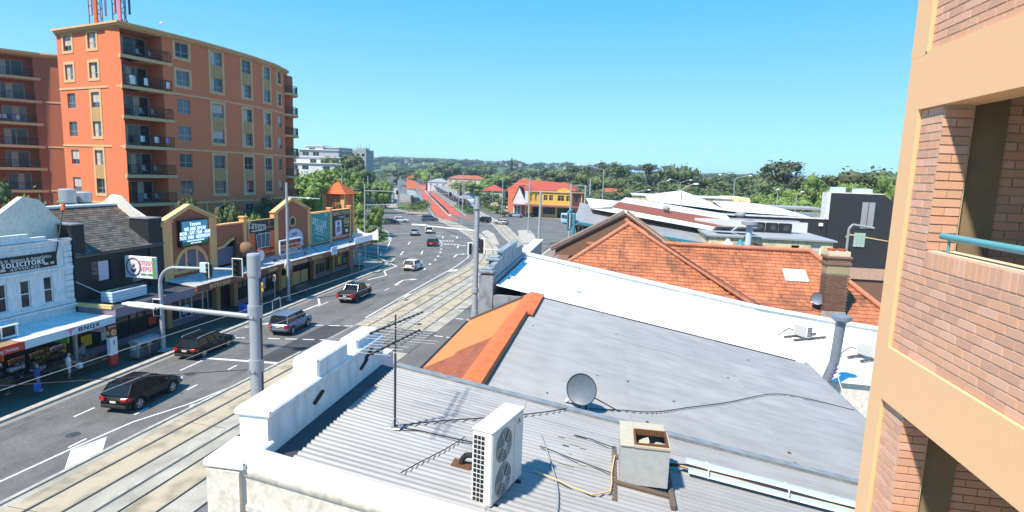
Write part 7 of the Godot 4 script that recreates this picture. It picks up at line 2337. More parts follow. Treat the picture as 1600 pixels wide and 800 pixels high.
func poles() -> void:
	# the big steel pole in front of the nearest shop
	var t := thing("mast_pole", "thick pale steel mast pole with a long left arm, standing before the nearest white parapet", "pole", Vector3(-11.05, K, -16.6))
	var b := MB.new()
	b.tube(Vector3.ZERO, Vector3.UP * 11.0, 0.21, 0.185, 24)
	obj("shaft", b, "steelpole", t)
	var cp := MB.new()
	cp.lathe([Vector2(0.2, 10.35), Vector2(0.205, 10.4), Vector2(0.205, 11.02), Vector2(0.19, 11.08), Vector2(0, 11.1)], Vector3.ZERO, 24)
	obj("cap", cp, "steelpole", t)
	for s in [-1, 1]:
		var c := MB.new()
		c.bb(Vector3(0.205 * s - 0.015, 4, -0.03), Vector3(0.205 * s + 0.015, 10.3, 0.03))
		obj("slot_channel", c, "gutter", t)
	for y in [9.0, 7.2]:
		var c := MB.new()
		c.tube(Vector3(0, y, 0), Vector3(0, y + 0.42, 0), 0.225, 0.225, 24)
		for s in [-1, 1]: c.bb(Vector3(-0.06 + 0.1 * s, y + 0.05, 0.18), Vector3(-0.02 + 0.1 * s, y + 0.1, 0.25))
		obj("collar", c, "steelpole", t)
	var a := MB.new()
	a.tube(Vector3(-0.2, 9.02, 0), Vector3(-3.6, 9.1, 0), 0.085, 0.07, 14)
	obj("arm", a, "steelpole", t)
	var lh := MB.new()
	lh.cb(Vector3(-4.0, 9.1, 0), Vector3(1.1, 0.1, 0.42), 0.045, Basis(Vector3.BACK, -0.03)); lh.cb(Vector3(-4.5, 9.13, 0), Vector3(0.6, 0.06, 0.3), 0.025)
	obj("lamp_head", lh, "cloth_white", t)
	# left traffic signal with a curved arm over the lanes
	var s := thing("signal_pole", "grey traffic signal pole with a bent arm over the left lanes, by the litter bin", "traffic light", Vector3(-32.05, K, -36.8))
	var sb := MB.new()
	sb.tube(Vector3.ZERO, Vector3(0, 5.0, 0), 0.17, 0.14, 14)
	var pr := Vector3(0, 5.0, 0)
	for i in 9:
		var an := PI / 2 * i / 8
		var q := Vector3(1.3 - cos(an) * 1.3, 5.0 + sin(an) * 1.3, 0)
		if i: sb.tube(pr, q, 0.13, 0.125, 12, false)
		pr = q
	sb.tube(pr, Vector3(6.9, 6.5, 0), 0.12, 0.075, 12)
	obj("mast", sb, "steelpole", s)
	var pl := MB.new()
	pl.cb(Vector3(0, 0.05, 0), Vector3(0.9, 0.1, 0.9), 0.02)
	obj("base_plate", pl, "steelpole", s)
	lantern(s, Vector3(6.45, 6.65, 0.25), 0.0, 1.35, 0.82); lantern(s, Vector3(4.15, 6.3, 0.2), -0.9, 1.05, 0.5); lantern(s, Vector3(-0.15, 3.3, 0.25), 0.1, 1.3, 0.6)
	var bk := MB.new()
	bk.cb(Vector3(3.65, 6.45, 0), Vector3(0.6, 0.75, 0.3), 0.05)
	obj("bracket", bk, "bluewhite", s)
	pole("light_pole", "tall pale light pole by the tavern awning with a short arm", Vector3(-32.4, K, -54.5), 12.2, 0.16, 0.12, [[Vector3(0, 10.75, 0), Vector3(3.6, 10.7, 0), false], [Vector3(1.6, 10.7, 0), Vector3(2.4, 10.72, 0), true]])
	pole("light_pole", "tall pale light pole on the footpath corner at the end of the awning", Vector3(-36.1, K, -82), 11.6, 0.15, 0.11, [[Vector3(0, 8.5, 0), Vector3(4.0, 8.7, 0), false], [Vector3(0, 10.6, 0), Vector3(4.5, 10.7, 0), false]])
	# central pole with signal and long arm
	var c := thing("collared_pole", "thick grey pole with collars and a black signal, standing before the blue grey parapet", "traffic light", Vector3(-11.95, 0.1, -52))
	var cb := MB.new()
	cb.tube(Vector3.ZERO, Vector3(0, 11.7, 0), 0.28, 0.22, 18)
	obj("shaft", cb, "steelpole", c)
	for y in [0.0, 2.8, 10.6]:
		var co := MB.new()
		co.tube(Vector3(0, y, 0), Vector3(0, y + (1.1 if y < 1 else 0.4), 0), 0.35, 0.34, 18)
		obj("collar", co, "steelpole", c)
	var ca := MB.new()
	ca.tube(Vector3(0, 8.55, 0), Vector3(-5.0, 8.8, 0), 0.08, 0.06, 10); ca.tube(Vector3(0, 6.9, 0), Vector3(2.2, 6.9, 0), 0.06, 0.05, 10)
	obj("arm", ca, "cloth_white", c)
	var cl := MB.new()
	cl.cb(Vector3(-5.5, 8.85, 0), Vector3(1.5, 0.12, 0.5), 0.05)
	obj("lamp_head", cl, "cloth_white", c)
	lantern(c, Vector3(0.5, 7.2, -0.1), PI * 0.9, 1.5, 0.7); lantern(c, Vector3(-0.55, 6.9, 0.1), PI * 1.1, 1.2, 0.5)
	# thinner tram and light poles at the junction
	for q in [[-34.4, -185.5, 13.6, 0.16, -4.5, 12.0, "thin pale tram pole with a left arm beside the parked cars"], [-18.9, -137.3, 13.3, 0.2, -4.4, 11.5, "pale pole with a left arm on the white traffic island"], [-13.7, -116.0, 10.5, 0.3, 0, 0, "thick short pale pole in front of the yellow pub"], [-7.3, -110.0, 12.4, 0.2, 0, 0, "pale pole rising left of the tiled gable"], [-5.45, -130.0, 12.0, 0.24, -3.6, 11.8, "pale pole with a left arm right of the yellow pub"], [-4.5, -131.5, 13.5, 0.2, 0, 0, "pale pole beside another, right of the yellow pub, taller"], [-20.9, -145.7, 7.0, 0.06, 0, 0, "thin brown post on the white traffic island"], [-38.5, -150.0, 14.0, 0.13, -3.5, 12.4, "thin tram pole behind the thick collared pole"]]:
		pole("tram_pole", q[6], Vector3(q[0], K, q[1]), q[2], q[3], q[3] * 0.8, [[Vector3(0, q[5], 0), Vector3(q[4], q[5] + 0.1, 0), false]] if q[4] != 0 else [])
	for q in [[-58.9, -186.5, 13.0, "tram pole with two black signals on its arm before the red bus lanes"], [-91.0, -222.0, 11.0, "gantry pole beside the left tram"], [-66.0, -152.0, 12.0, "pole with a left arm by the parked cars at the plane trees"], [-62.0, -128.0, 12.5, "light pole standing among the plane trees behind the tower"]]:
		var p := pole("gantry_pole", q[3], Vector3(q[0], 0.05, q[1]), q[2], 0.17, 0.13, [[Vector3(0, 6.6, 0), Vector3(-14.0, 6.4, -4.0), false]] if q[2] > 12.8 else [[Vector3(0, 9.0, 0), Vector3(5, 9.2, 1.5), false]])
		if q[2] > 12.8:
			lantern(p, Vector3(-13.0, 6.3, -3.6), 0.35, 1.6, 0.9); lantern(p, Vector3(6.5, 6.5, -1.0), 0.35, 1.6, 1.1)
			var ex := MB.new()
			ex.tube(Vector3(0, 6.6, 0), Vector3(6.8, 6.6, -1.2), 0.06)
			obj("arm", ex, "steelpole", p)
	var n := 0
	for r in [[-20.6, 30.0, 14], [-13.9, 60.0, 9], [-2.7, 90.0, 8], [8.7, 40.0, 9], [14.2, 74.0, 9], [23.6, 30.0, 9]]:
		for k in r[2]:
			var p := bv(r[1] + k * 24.0, r[0])
			pole("overhead_pole", "slim pale overhead wire pole along the tram stop", v3(p, 0.1), 9.6, 0.13, 0.1, [[Vector3(0, 8.0, 0), Vector3(3.6, 8.1, -1.3) * (1 if r[0] < 0 else -1), false]], "steelpole", "overhead wire poles along the tram stop")
	# twin street lights in the car park on the right
	for q in [[9.4, -80.5, 13.5, 1.8, 0, "thin grey light pole in front of the peaked white roof"], [25.5, -128.0, 15.3, 3.0, 1, "twin armed street light behind the white roofs"], [17.0, -150.0, 14.0, 2.5, 1, "twin armed street light left of the larger twin, farther back"], [12.5, -160.0, 13.6, 2.5, 0, "single armed street light among the right hand trees"], [31.5, -118, 12.8, 0.0, 0, "plain thin white post before the red bushes"], [35.5, -120, 12.5, 1.0, 0, "short white lamp post before the light green tree"], [-1.5, -118, 16.2, -5.0, 0, "leaning curved street light right of the palms"], [5.0, -128.0, 11.6, 3.2, 0, "low street light left of the peaked white roof"]]:
		var p := thing("street_light", q[5], "street light", Vector3(q[0], 0, q[1]))
		var m := MB.new()
		m.tube(Vector3.ZERO, Vector3(0, q[2] - 0.8, 0), 0.11, 0.08, 8)
		for s2 in ([-1, 1] if q[4] else [1]):
			var pv := Vector3(0, q[2] - 0.8, 0)
			for i in 5:
				var f := (i + 1) / 5.0
				var nx := Vector3(s2 * q[3] * f, q[2] - 0.8 + 0.8 * sin(f * PI / 2), 0)
				m.tube(pv, nx, 0.06, 0.05, 6, false); pv = nx
			var l := MB.new()
			l.ball(pv, Vector3(0.45, 0.14, 0.22), 10, 6)
			obj("lamp_head", l, "whitepaint", p)
		obj("shaft", m, "steelpole", p)
	var lp := thing("elbow_pipe_post", "white pipe post with a bent arm behind the chimney", "post", Vector3(21.6, 5.5, -57))
	var lm := MB.new()
	lm.pipe([Vector3(0, 0, 0), Vector3(0, 4.6, 0), Vector3(0.3, 5.0, 0), Vector3(2.1, 4.75, 0)], 0.11, 10)
	obj("pipe", lm, "fargrey", lp)
	# contact wires of the tramway
	for w in [[tram1, "left", 5.5], [tram2, "right", 5.5]]:
		var m := MB.new()
		var path: PackedVector2Array = w[0]
		for i in range(4, 110): m.tube(v3(path[i], w[2]), v3(path[i + 1], w[2]), 0.014, 0.014, 4, false)
		var ww := obj("contact_wire", m, "alu")
		tag(ww, "thin overhead contact wire above the %s tram track" % w[1], "wire")
	var k := 0
	for q in [[-12.0, -22, -54.5, 7.6, 9.5], [-11.9, -35.8, -82.0, 8.6, 9.6], [-32.4, -12.0, -54.3, 10.2, 8.4], [-36.1, -19.0, -110, 9.8, 9.0], [-13.7, -38.5, -140, 9.9, 9.6], [-20, -58, -165, 9.4, 9.8]]:
		var sm := MB.new()
		var pv := Vector3(q[0], q[3], q[2])
		for i in 10:
			var fr := (i + 1) / 10.0
			var p := Vector3(lerpf(q[0], q[1], fr), lerpf(q[3], q[4], fr) - 1.6 * fr * (1 - fr), q[2] - 6.0 * fr)
			sm.tube(pv, p, 0.016, 0.016, 4, false); pv = p
		tag(obj("span_wire", sm, "dark"), "thin wire spanning the street, %s from the near end" % ["first", "second", "third", "fourth", "fifth", "sixth"][k], "wire")
		k += 1
	var sw := MB.new()
	sw.tube(Vector3(-11.05, 7.4, -16.6), Vector3(-21.6, 6.1, -15.5), 0.013, 0.013, 4)
	tag(obj("span_wire", sw, "dark"), "dark span wire running left from the thick mast pole", "wire")

# ---------------------------------------------------------------- street furniture
func street_furniture() -> void:
	var p := thing("stop_pillar", "white and red stop pillar with an orange disc, on the left footpath", "sign", Vector3(-32.75, K, -33.1))
	for q in [[0.0, 0.75, "red"], [0.75, 2.0, "cloth_white"], [2.0, 2.75, "maroon"]]:
		var b := MB.new()
		b.cb(Vector3(0, (q[0] + q[1]) / 2, 0), Vector3(0.3, q[1] - q[0], 0.6), 0.03)
		obj("section", b, q[2], p)
	var d := MB.new()
	d.tube(Vector3(0.16, 2.32, 0), Vector3(0.18, 2.32, 0), 0.2, 0.2, 18); d.tube(Vector3(0, 2.32, 0.3), Vector3(0, 2.32, 0.32), 0.14, 0.14, 18)
	obj("disc", d, "gold", p)
	var dd := MB.new()
	dd.tube(Vector3(0.18, 2.32, 0), Vector3(0.19, 2.32, 0), 0.1, 0.1, 14)
	obj("disc_mark", dd, "orange", p)
	text(p, "i", 0.3, Vector3(0.165, 1.6, 0), FX, "dark")
	var bn := thing("litter_bin", "grey twin steel litter bin cabinet by the signal pole", "bin", Vector3(-32.6, K, -35.7))
	var bb := MB.new()
	bb.cb(Vector3(0, 0.5, 0), Vector3(0.75, 1.0, 2.0), 0.04)
	obj("cabinet", bb, "galv2", bn)
	var bl := MB.new()
	bl.prism([Vector2(-0.42, 1.02), Vector2(0.42, 1.02), Vector2(0.34, 1.25), Vector2(-0.3, 1.25)], -1.05, 1.05)
	obj("lid", bl, "fargrey", bn)
	for z in [-0.5, 0.5]:
		var o := MB.new()
		o.cb(Vector3(0.38, 0.85, z), Vector3(0.03, 0.2, 0.6), 0.01)
		obj("mouth", o, "dark", bn)
		var dr := MB.new()
		dr.cb(Vector3(0.385, 0.38, z), Vector3(0.02, 0.66, 0.9), 0.01)
		obj("door", dr, "gutter", bn)
	var nt := MB.new()
	nt.cb(Vector3(0.0, 0.75, 1.0), Vector3(0.4, 0.3, 0.02), 0.005)
	obj("notice", nt, "bluewhite", bn)
	for q in [[-33.3, -31.4, 2.6, "slatted timber bench on the left footpath, nearer the pillar"], [-34.2, -26.6, 2.4, "slatted bench in the shade at the left edge"], [-33.0, -58.6, 2.4, "timber bench outside the tavern"]]:
		var b := thing("bench", q[3], "bench", Vector3(q[0], K, q[1]))
		for k in 4:
			var s := MB.new()
			s.cb(Vector3(-0.2 + k * 0.13, 0.46, 0), Vector3(0.1, 0.045, q[2]), 0.01)
			obj("seat_slat", s, "wood", b)
		for k in 3:
			var s := MB.new()
			s.cb(Vector3(-0.3 - k * 0.03, 0.6 + k * 0.13, 0), Vector3(0.04, 0.1, q[2]), 0.01)
			obj("back_slat", s, "wood", b)
		for z in [-0.8, 0.8]:
			var l := MB.new()
			l.pipe([Vector3(0.2, 0, z), Vector3(0.2, 0.44, z), Vector3(-0.28, 0.44, z), Vector3(-0.38, 0.95, z)], 0.03); l.tube(Vector3(-0.25, 0, z), Vector3(-0.28, 0.44, z), 0.03)
			obj("leg", l, "dark", b)
	# signs by the tavern
	for q in [[-32.0, -49.2, 2.9, 0.5, 0.85, "yellow", "yellow parking sign on a thin post in front of the tavern"], [-32.6, -52.3, 3.1, 0.35, 0.7, "cloth_white", "small red and white parking sign on a post left of the light pole"], [-32.9, -73.0, 3.0, 0.55, 0.75, "cloth_white", "red and white bus sign on a post at the end of the tavern"], [-32.9, -70.6, 1.9, 0.5, 0.9, "pink", "pink timetable panel on a glass post beside the bus sign"]]:
		var s := thing("street_sign", q[6], "sign", Vector3(q[0], K, q[1]))
		var a := MB.new()
		a.tube(Vector3.ZERO, Vector3(0, q[2], 0), 0.035)
		obj("post", a, "steel", s)
		var c := MB.new()
		c.cb(Vector3(0, q[2] - q[4] / 2, 0.06), Vector3(q[3], q[4], 0.03), 0.01)
		obj("plate", c, q[5], s)
		if q[5] == "cloth_white":
			var e := MB.new()
			e.cb(Vector3(0, q[2] - q[4] * 0.3, 0.08), Vector3(q[3] * 0.8, q[4] * 0.45, 0.02), 0.005)
			obj("red_mark", e, "red", s)
			text(s, "P" if q[3] < 0.5 else "B", q[4] * 0.35, Vector3(0, q[2] - q[4] * 0.3, 0.095), Basis.IDENTITY, "plate_w")
		elif q[5] == "yellow": text(s, "BUS", 0.2, Vector3(0, q[2] - 0.4, 0.08), Basis.IDENTITY, "dark")
	var ped := thing("pedestrian_signal", "white edged black signal on a short post in front of the tavern", "traffic light", Vector3(-31.9, K, -48.6))
	var pp := MB.new()
	pp.tube(Vector3.ZERO, Vector3(0, 4.3, 0), 0.06)
	obj("post", pp, "steelpole", ped)
	lantern(ped, Vector3(-0.1, 3.9, 0.12), 0.0, 1.15, 0.55)
	var ex := MB.new()
	ex.pipe([Vector3(0.6, 0, -1.2), Vector3(0.6, 1.05, -1.2), Vector3(0.65, 1.15, -2.4), Vector3(0.6, 0, -2.6)], 0.04, 8)
	obj("hoop_rail", ex, "steel", ped)
	var wb := thing("wheelie_bin", "blue wheelie bin behind the thick mast pole", "bin", Vector3(-32.4, K, -47.0))
	var wm := MB.new()
	wm.prism([Vector2(-0.25, 0.08), Vector2(0.25, 0.08), Vector2(0.32, 1.1), Vector2(-0.32, 1.1)], -0.3, 0.3)
	obj("body", wm, "blue", wb)
	var wl := MB.new()
	wl.cb(Vector3(0, 1.14, 0), Vector3(0.7, 0.08, 0.72), 0.03)
	obj("lid", wl, "blue", wb)
	for z in [-0.25, 0.25]:
		var w := MB.new()
		w.tube(Vector3(-0.28, 0.1, z), Vector3(-0.28, 0.1, z + 0.05), 0.1, 0.1, 12)
		obj("wheel", w, "rubber", wb)
	# dim racks of goods in the shade below the awnings
	rng.seed = 52
	var gl := ["cardboard", "grey", "green topped", "dark", "blue", "pale", "red"]
	for k in 7:
		var z := -23.5 - k * 1.35
		var g := thing("goods_rack", gl[k] + " goods rack against the shaded shop front at the left", "rack", Vector3(-35.6, K, z))
		for j in 3:
			var s := MB.new()
			s.cb(Vector3(0, 0.3 + j * 0.5, 0), Vector3(0.5, 0.04, 1.0), 0.01)
			obj("shelf", s, "wood_old", g)
			var s2 := MB.new()
			for i in 4: s2.cb(Vector3(0.05, 0.45 + j * 0.5, -0.36 + i * 0.24), Vector3(0.3, 0.26 * rng.randf_range(0.6, 1.0), 0.2), 0.02)
			obj("goods", s2, ["wood", "purplegrey", "green_d", "dark", "navy", "lilac", "maroon"][(k + j) % 7], g)
		for q in [-0.5, 0.5]:
			var l := MB.new()
			l.bb(Vector3(-0.25, 0, q - 0.02), Vector3(-0.2, 1.5, q + 0.02))
			obj("leg", l, "dark", g)

# ---------------------------------------------------------------- vehicles
func wheel(p: Node, at: Vector3, r: float, w: float, s: int, rim := "steel") -> void:
	var o := Node3D.new()
	o.name = numbered(p, "wheel")
	p.add_child(o); o.position = at
	var t := MB.new()
	t.lathe([Vector2(r * 0.66, -w / 2), Vector2(r * 0.94, -w / 2), Vector2(r, -w * 0.3), Vector2(r, w * 0.3), Vector2(r * 0.94, w / 2), Vector2(r * 0.66, w / 2)], Vector3.ZERO, 22, Basis(Vector3.BACK, -PI / 2))
	obj("tyre", t, "rubber", o)
	var m := MB.new()
	m.tube(Vector3(s * (w * 0.30), 0, 0), Vector3(s * (w * 0.34), 0, 0), r * 0.67, r * 0.67, 22)
	var q := MB.new()
	for k in 5:
		var a := TAU * k / 5
		q.box(Vector3(s * w * 0.4, cos(a) * r * 0.36, sin(a) * r * 0.36), Vector3(w * 0.14, r * 0.6, r * 0.17), Basis(Vector3.RIGHT, a))
	q.tube(Vector3(s * w * 0.3, 0, 0), Vector3(s * w * 0.46, 0, 0), r * 0.16, r * 0.14, 12)
	for k in 20: q.tube(Vector3(s * w * 0.4, cos(TAU * k / 20) * r * 0.63, sin(TAU * k / 20) * r * 0.63), Vector3(s * w * 0.4, cos(TAU * (k + 1) / 20) * r * 0.63, sin(TAU * (k + 1) / 20) * r * 0.63), r * 0.045, r * 0.045, 5, false)
	obj("brake_disc", m, "gutter", o); obj("rim", q, rim, o)

# L length, W width, H height; st: keyed stations from the rear [z fraction, belt height, width factor]; cab: [z of rear glass foot, rear roof, front roof, windscreen foot] fractions
func car(label: String, paint: String, at: Vector3, turn: float, L: float, W: float, H: float, st: Array, cab: Array, opt := {}) -> Node3D:
	var t := thing(opt.get("name", "car"), label, opt.get("cat", "car"), at, turn)
	var yb := 0.24 + opt.get("lift", 0.0) as float
	var hw := W / 2
	var wb: float = opt.get("wheelbase", 0.59) * L
	var zr := wb * 0.5 + 0.02 * L
	var zf := -wb * 0.5 + 0.03 * L
	var R: float = opt.get("r", 0.33)
	var b := MB.new()
	var rings := []
	var N := 44
	for i in N + 1:
		var f := float(i) / N
		var k := 0
		while k < st.size() - 2 and f > st[k + 1][0]: k += 1
		var u: float = clampf((f - st[k][0]) / (st[k + 1][0] - st[k][0]), 0, 1)
		u = u * u * (3 - 2 * u)
		var by: float = lerpf(st[k][1], st[k + 1][1], u)
		var wf: float = lerpf(st[k][2], st[k + 1][2], u)
		var z := L * (0.5 - f)
		# wheel arches cut up into the sill line
		var sill := yb
		for wz in [zr, zf]:
			var dz: float = absf(z - wz)
			if dz < R * 1.22: sill = maxf(sill, R + sqrt(R * R * 1.49 - dz * dz) - 0.02)
		var bot := yb + (0.12 * (1 - smoothstep(0.0, 0.07, f)) + 0.1 * smoothstep(0.93, 1.0, f))
		sill = maxf(sill, bot)
		var mid := maxf(lerpf(yb, by, 0.55), sill + 0.02)
		rings.append([Vector3(-hw * 0.8 * wf, sill, z), Vector3(-hw * wf * 0.985, sill + 0.01, z), Vector3(-hw * wf, mid, z), Vector3(-hw * wf * 0.97, by - 0.05, z), Vector3(-hw * wf * 0.9, by, z), Vector3(-hw * wf * 0.4, by + 0.025, z), Vector3(hw * wf * 0.4, by + 0.025, z), Vector3(hw * wf * 0.9, by, z), Vector3(hw * wf * 0.97, by - 0.05, z), Vector3(hw * wf, mid, z), Vector3(hw * wf * 0.985, sill + 0.01, z), Vector3(hw * 0.8 * wf, sill, z)])
	var nr := []
	for i in N + 1:
		var row := []
		for j in 12:
			var di: Vector3 = rings[mini(i + 1, N)][j] - rings[maxi(i - 1, 0)][j]
			var dj: Vector3 = rings[i][mini(j + 1, 11)] - rings[i][maxi(j - 1, 0)]
			row.append(dj.cross(di).normalized() * -1.0)
		nr.append(row)
	for i in N:
		for j in 11:
			b.qn([rings[i][j], rings[i][j + 1], rings[i + 1][j + 1], rings[i + 1][j]], [nr[i][j], nr[i][j + 1], nr[i + 1][j + 1], nr[i + 1][j]])
	for e in [0, N]:
		for j in 5: b.q(rings[e][j], rings[e][j + 1], rings[e][10 - j], rings[e][11 - j])
	obj("body", b, paint, t)
	var und := MB.new()
	und.bb(Vector3(-hw * 0.78, yb - 0.03, -L * 0.46), Vector3(hw * 0.78, yb + 0.3, L * 0.46))
	obj("underbody", und, "rubber", t)
	# greenhouse: dark glass shell, then roof and pillars in the body colour
	var Zc := []
	for c in cab: Zc.append(L * (0.5 - c))
	var by2: float = st[2][1] - 0.03
	var wt := hw * 0.74
	var wl := hw * 0.9
	var g := MB.new()
	var A := func(s: float) -> Array: return [Vector3(wl * s, by2, Zc[0]), Vector3(wt * s, H - 0.05, Zc[1]), Vector3(wt * s, H - 0.05, Zc[2]), Vector3(wl * s, by2, Zc[3])]
	var l: Array = A.call(-1.0)
	var r: Array = A.call(1.0)
	g.q(l[0], l[1], l[2], l[3]); g.q(r[3], r[2], r[1], r[0]); g.q(l[0], r[0], r[1], l[1]); g.q(l[2], r[2], r[3], l[3]); g.q(l[1], r[1], r[2], l[2])
	obj("glass", g, "carglass", t)
	var rf := MB.new()
	var nz := 8
	for i in nz:
		for j in 6:
			var P := func(a: int, c: int) -> Vector3:
				var zz: float = lerpf(Zc[1] + 0.05, Zc[2] - 0.02, float(a) / nz)
				var x: float = lerpf(-wt - 0.02, wt + 0.02, c / 6.0)
				var e := 1 - pow(absf(c / 3.0 - 1), 3)
				return Vector3(x, H - 0.045 + 0.05 * e - 0.03 * pow(absf(a * 2.0 / nz - 1), 3), zz)
			rf.q(P.call(i, j), P.call(i, j + 1), P.call(i + 1, j + 1), P.call(i + 1, j))
	obj("roof", rf, paint, t)
	var pi := MB.new()
	for q in [l, r]:
		var s := -1.0 if q == l else 1.0
		var o := Vector3(0.006 * s, 0, 0)
		for e in [[0, 1, 0.09], [2, 3, 0.05], [1, 2, 0.05]]: pi.tube(q[e[0]] + o, q[e[1]] + o, e[2] * 0.55, e[2] * 0.5, 6)
		for fz in opt.get("pillars", [0.42, 0.72]):
			var za: float = lerpf(Zc[1], Zc[2], fz)
			var zb: float = lerpf(Zc[0], Zc[3], 0.12 + fz * 0.76)
			pi.tube(Vector3(wl * s, by2, zb) + o, Vector3(wt * s, H - 0.05, za) + o, 0.035, 0.03, 6)
	obj("pillars", pi, opt.get("pillar_paint", paint), t)
	if opt.has("rear_panel"):   # solid rear quarter behind the rear doors
		var qp := MB.new()
		for s in [-1.0, 1.0]:
			qp.q(Vector3(wl * s * 1.005, by2, Zc[0]), Vector3(wt * s * 1.005, H - 0.05, Zc[1]), Vector3(wt * s * 1.005, H - 0.05, Zc[1] - 0.18), Vector3(wl * s * 1.005, by2, Zc[0] - 0.42))
		obj("rear_quarter", qp, paint, t)
	for s in [-1, 1]:
		for z in [zr, zf]:
			wheel(t, Vector3((hw - 0.115) * s, R, z), R, 0.21, s, opt.get("rim", "steel"))
			var ar := MB.new()
			ar.tube(Vector3((hw - 0.3) * s, R, z), Vector3((hw - 0.2) * s, R, z), R * 1.2, R * 1.2, 20)
			obj("wheel_housing", ar, "rubber", t)
		var tl := MB.new()
		var th: float = opt.get("tail", 0.2)
		var ty: float = st[1][1] - th * 0.75
		tl.cb(Vector3((hw * st[0][2] - 0.13) * s, ty, L * 0.5 - 0.02), Vector3(0.3, th, 0.12), 0.03, Basis(Vector3.UP, 0.3 * s))
		tl.cb(Vector3((hw * st[1][2] * 0.985) * s, ty, L * 0.5 - 0.16), Vector3(0.05, th * 0.9, 0.26), 0.02)
		obj("taillight", tl, "taillight", t)
		var hl := MB.new()
		hl.cb(Vector3((hw * 0.74) * s, st[-2][1] - 0.16, -L * 0.5 + 0.1), Vector3(0.36, 0.15, 0.2), 0.05, Basis(Vector3.UP, -0.4 * s))
		obj("headlight", hl, "headlight", t)
		var mr := MB.new()
		mr.cb(Vector3((hw + 0.09) * s, by2 + 0.1, Zc[3] + 0.42), Vector3(0.2, 0.14, 0.1), 0.04)
		obj("mirror", mr, opt.get("mirror", paint), t)
		for fz in [0.42, 0.62]:
			var dh := MB.new()
			dh.cb(Vector3(hw * 0.985 * s, by2 - 0.1, L * (0.5 - fz)), Vector3(0.04, 0.03, 0.2), 0.01)
			obj("door_handle", dh, opt.get("handle", paint), t)
		for fz in [0.34, 0.52, 0.72]:
			var ds := MB.new()
			ds.bb(Vector3(hw * 0.99 * s - 0.012, yb + 0.18, L * (0.5 - fz) - 0.006), Vector3(hw * 0.99 * s + 0.012, by2 - 0.04, L * (0.5 - fz) + 0.006))
			obj("door_gap", ds, "rubber", t)
		if opt.get("rails", false):
			var rr := MB.new()
			rr.pipe([Vector3(wt * 0.92 * s, H - 0.02, Zc[1] - 0.1), Vector3(wt * 0.92 * s, H + 0.06, Zc[1] - 0.25), Vector3(wt * 0.92 * s, H + 0.06, Zc[2] + 0.2), Vector3(wt * 0.92 * s, H - 0.02, Zc[2] + 0.05)], 0.022)
			obj("roof_rail", rr, opt.get("rail_m", "steel"), t)
	var bu := MB.new()
	bu.cb(Vector3(0, yb + 0.14, L * 0.5 - 0.04), Vector3(W * 0.86, 0.22, 0.16), 0.05)
	obj("bumper", bu, opt.get("bumper", "rubber"), t)
	bu = MB.new()
	bu.cb(Vector3(0, yb + 0.14, -L * 0.5 + 0.06), Vector3(W * 0.8, 0.2, 0.16), 0.05)
	obj("bumper", bu, opt.get("bumper", "rubber"), t)
	var pt := MB.new()
	var py: float = opt.get("plate_y", st[1][1] * 0.66)
	pt.cb(Vector3(0, py, L * 0.5 + 0.025), Vector3(0.37, 0.12, 0.02), 0.005)
	obj("number_plate", pt, opt.get("plate", "plate_w"), t)
	var pf := MB.new()
	pf.cb(Vector3(0, 0.45, -L * 0.5 - 0.02), Vector3(0.37, 0.11, 0.02), 0.005)
	obj("front_plate", pf, opt.get("plate", "plate_w"), t)
	return t

const HATCH := [[0.0, 0.72, 0.86], [0.05, 0.93, 0.97], [0.3, 0.95, 1.0], [0.68, 0.93, 1.0], [0.86, 0.82, 0.96], [0.97, 0.68, 0.84], [1.0, 0.52, 0.72]]
const SEDAN := [[0.0, 0.72, 0.86], [0.05, 0.94, 0.95], [0.22, 0.95, 1.0], [0.68, 0.92, 1.0], [0.86, 0.82, 0.96], [0.97, 0.68, 0.84], [1.0, 0.5, 0.72]]
const SUV2 := [[0.0, 0.78, 0.84], [0.05, 1.0, 0.96], [0.3, 1.03, 1.0], [0.68, 0.99, 1.0], [0.87, 0.88, 0.95], [0.97, 0.74, 0.82], [1.0, 0.55, 0.7]]
const SUV := [[0.0, 0.85, 0.9], [0.04, 1.06, 0.98], [0.3, 1.08, 1.0], [0.70, 1.06, 1.0], [0.9, 0.97, 0.97], [0.98, 0.82, 0.86], [1.0, 0.6, 0.76]]
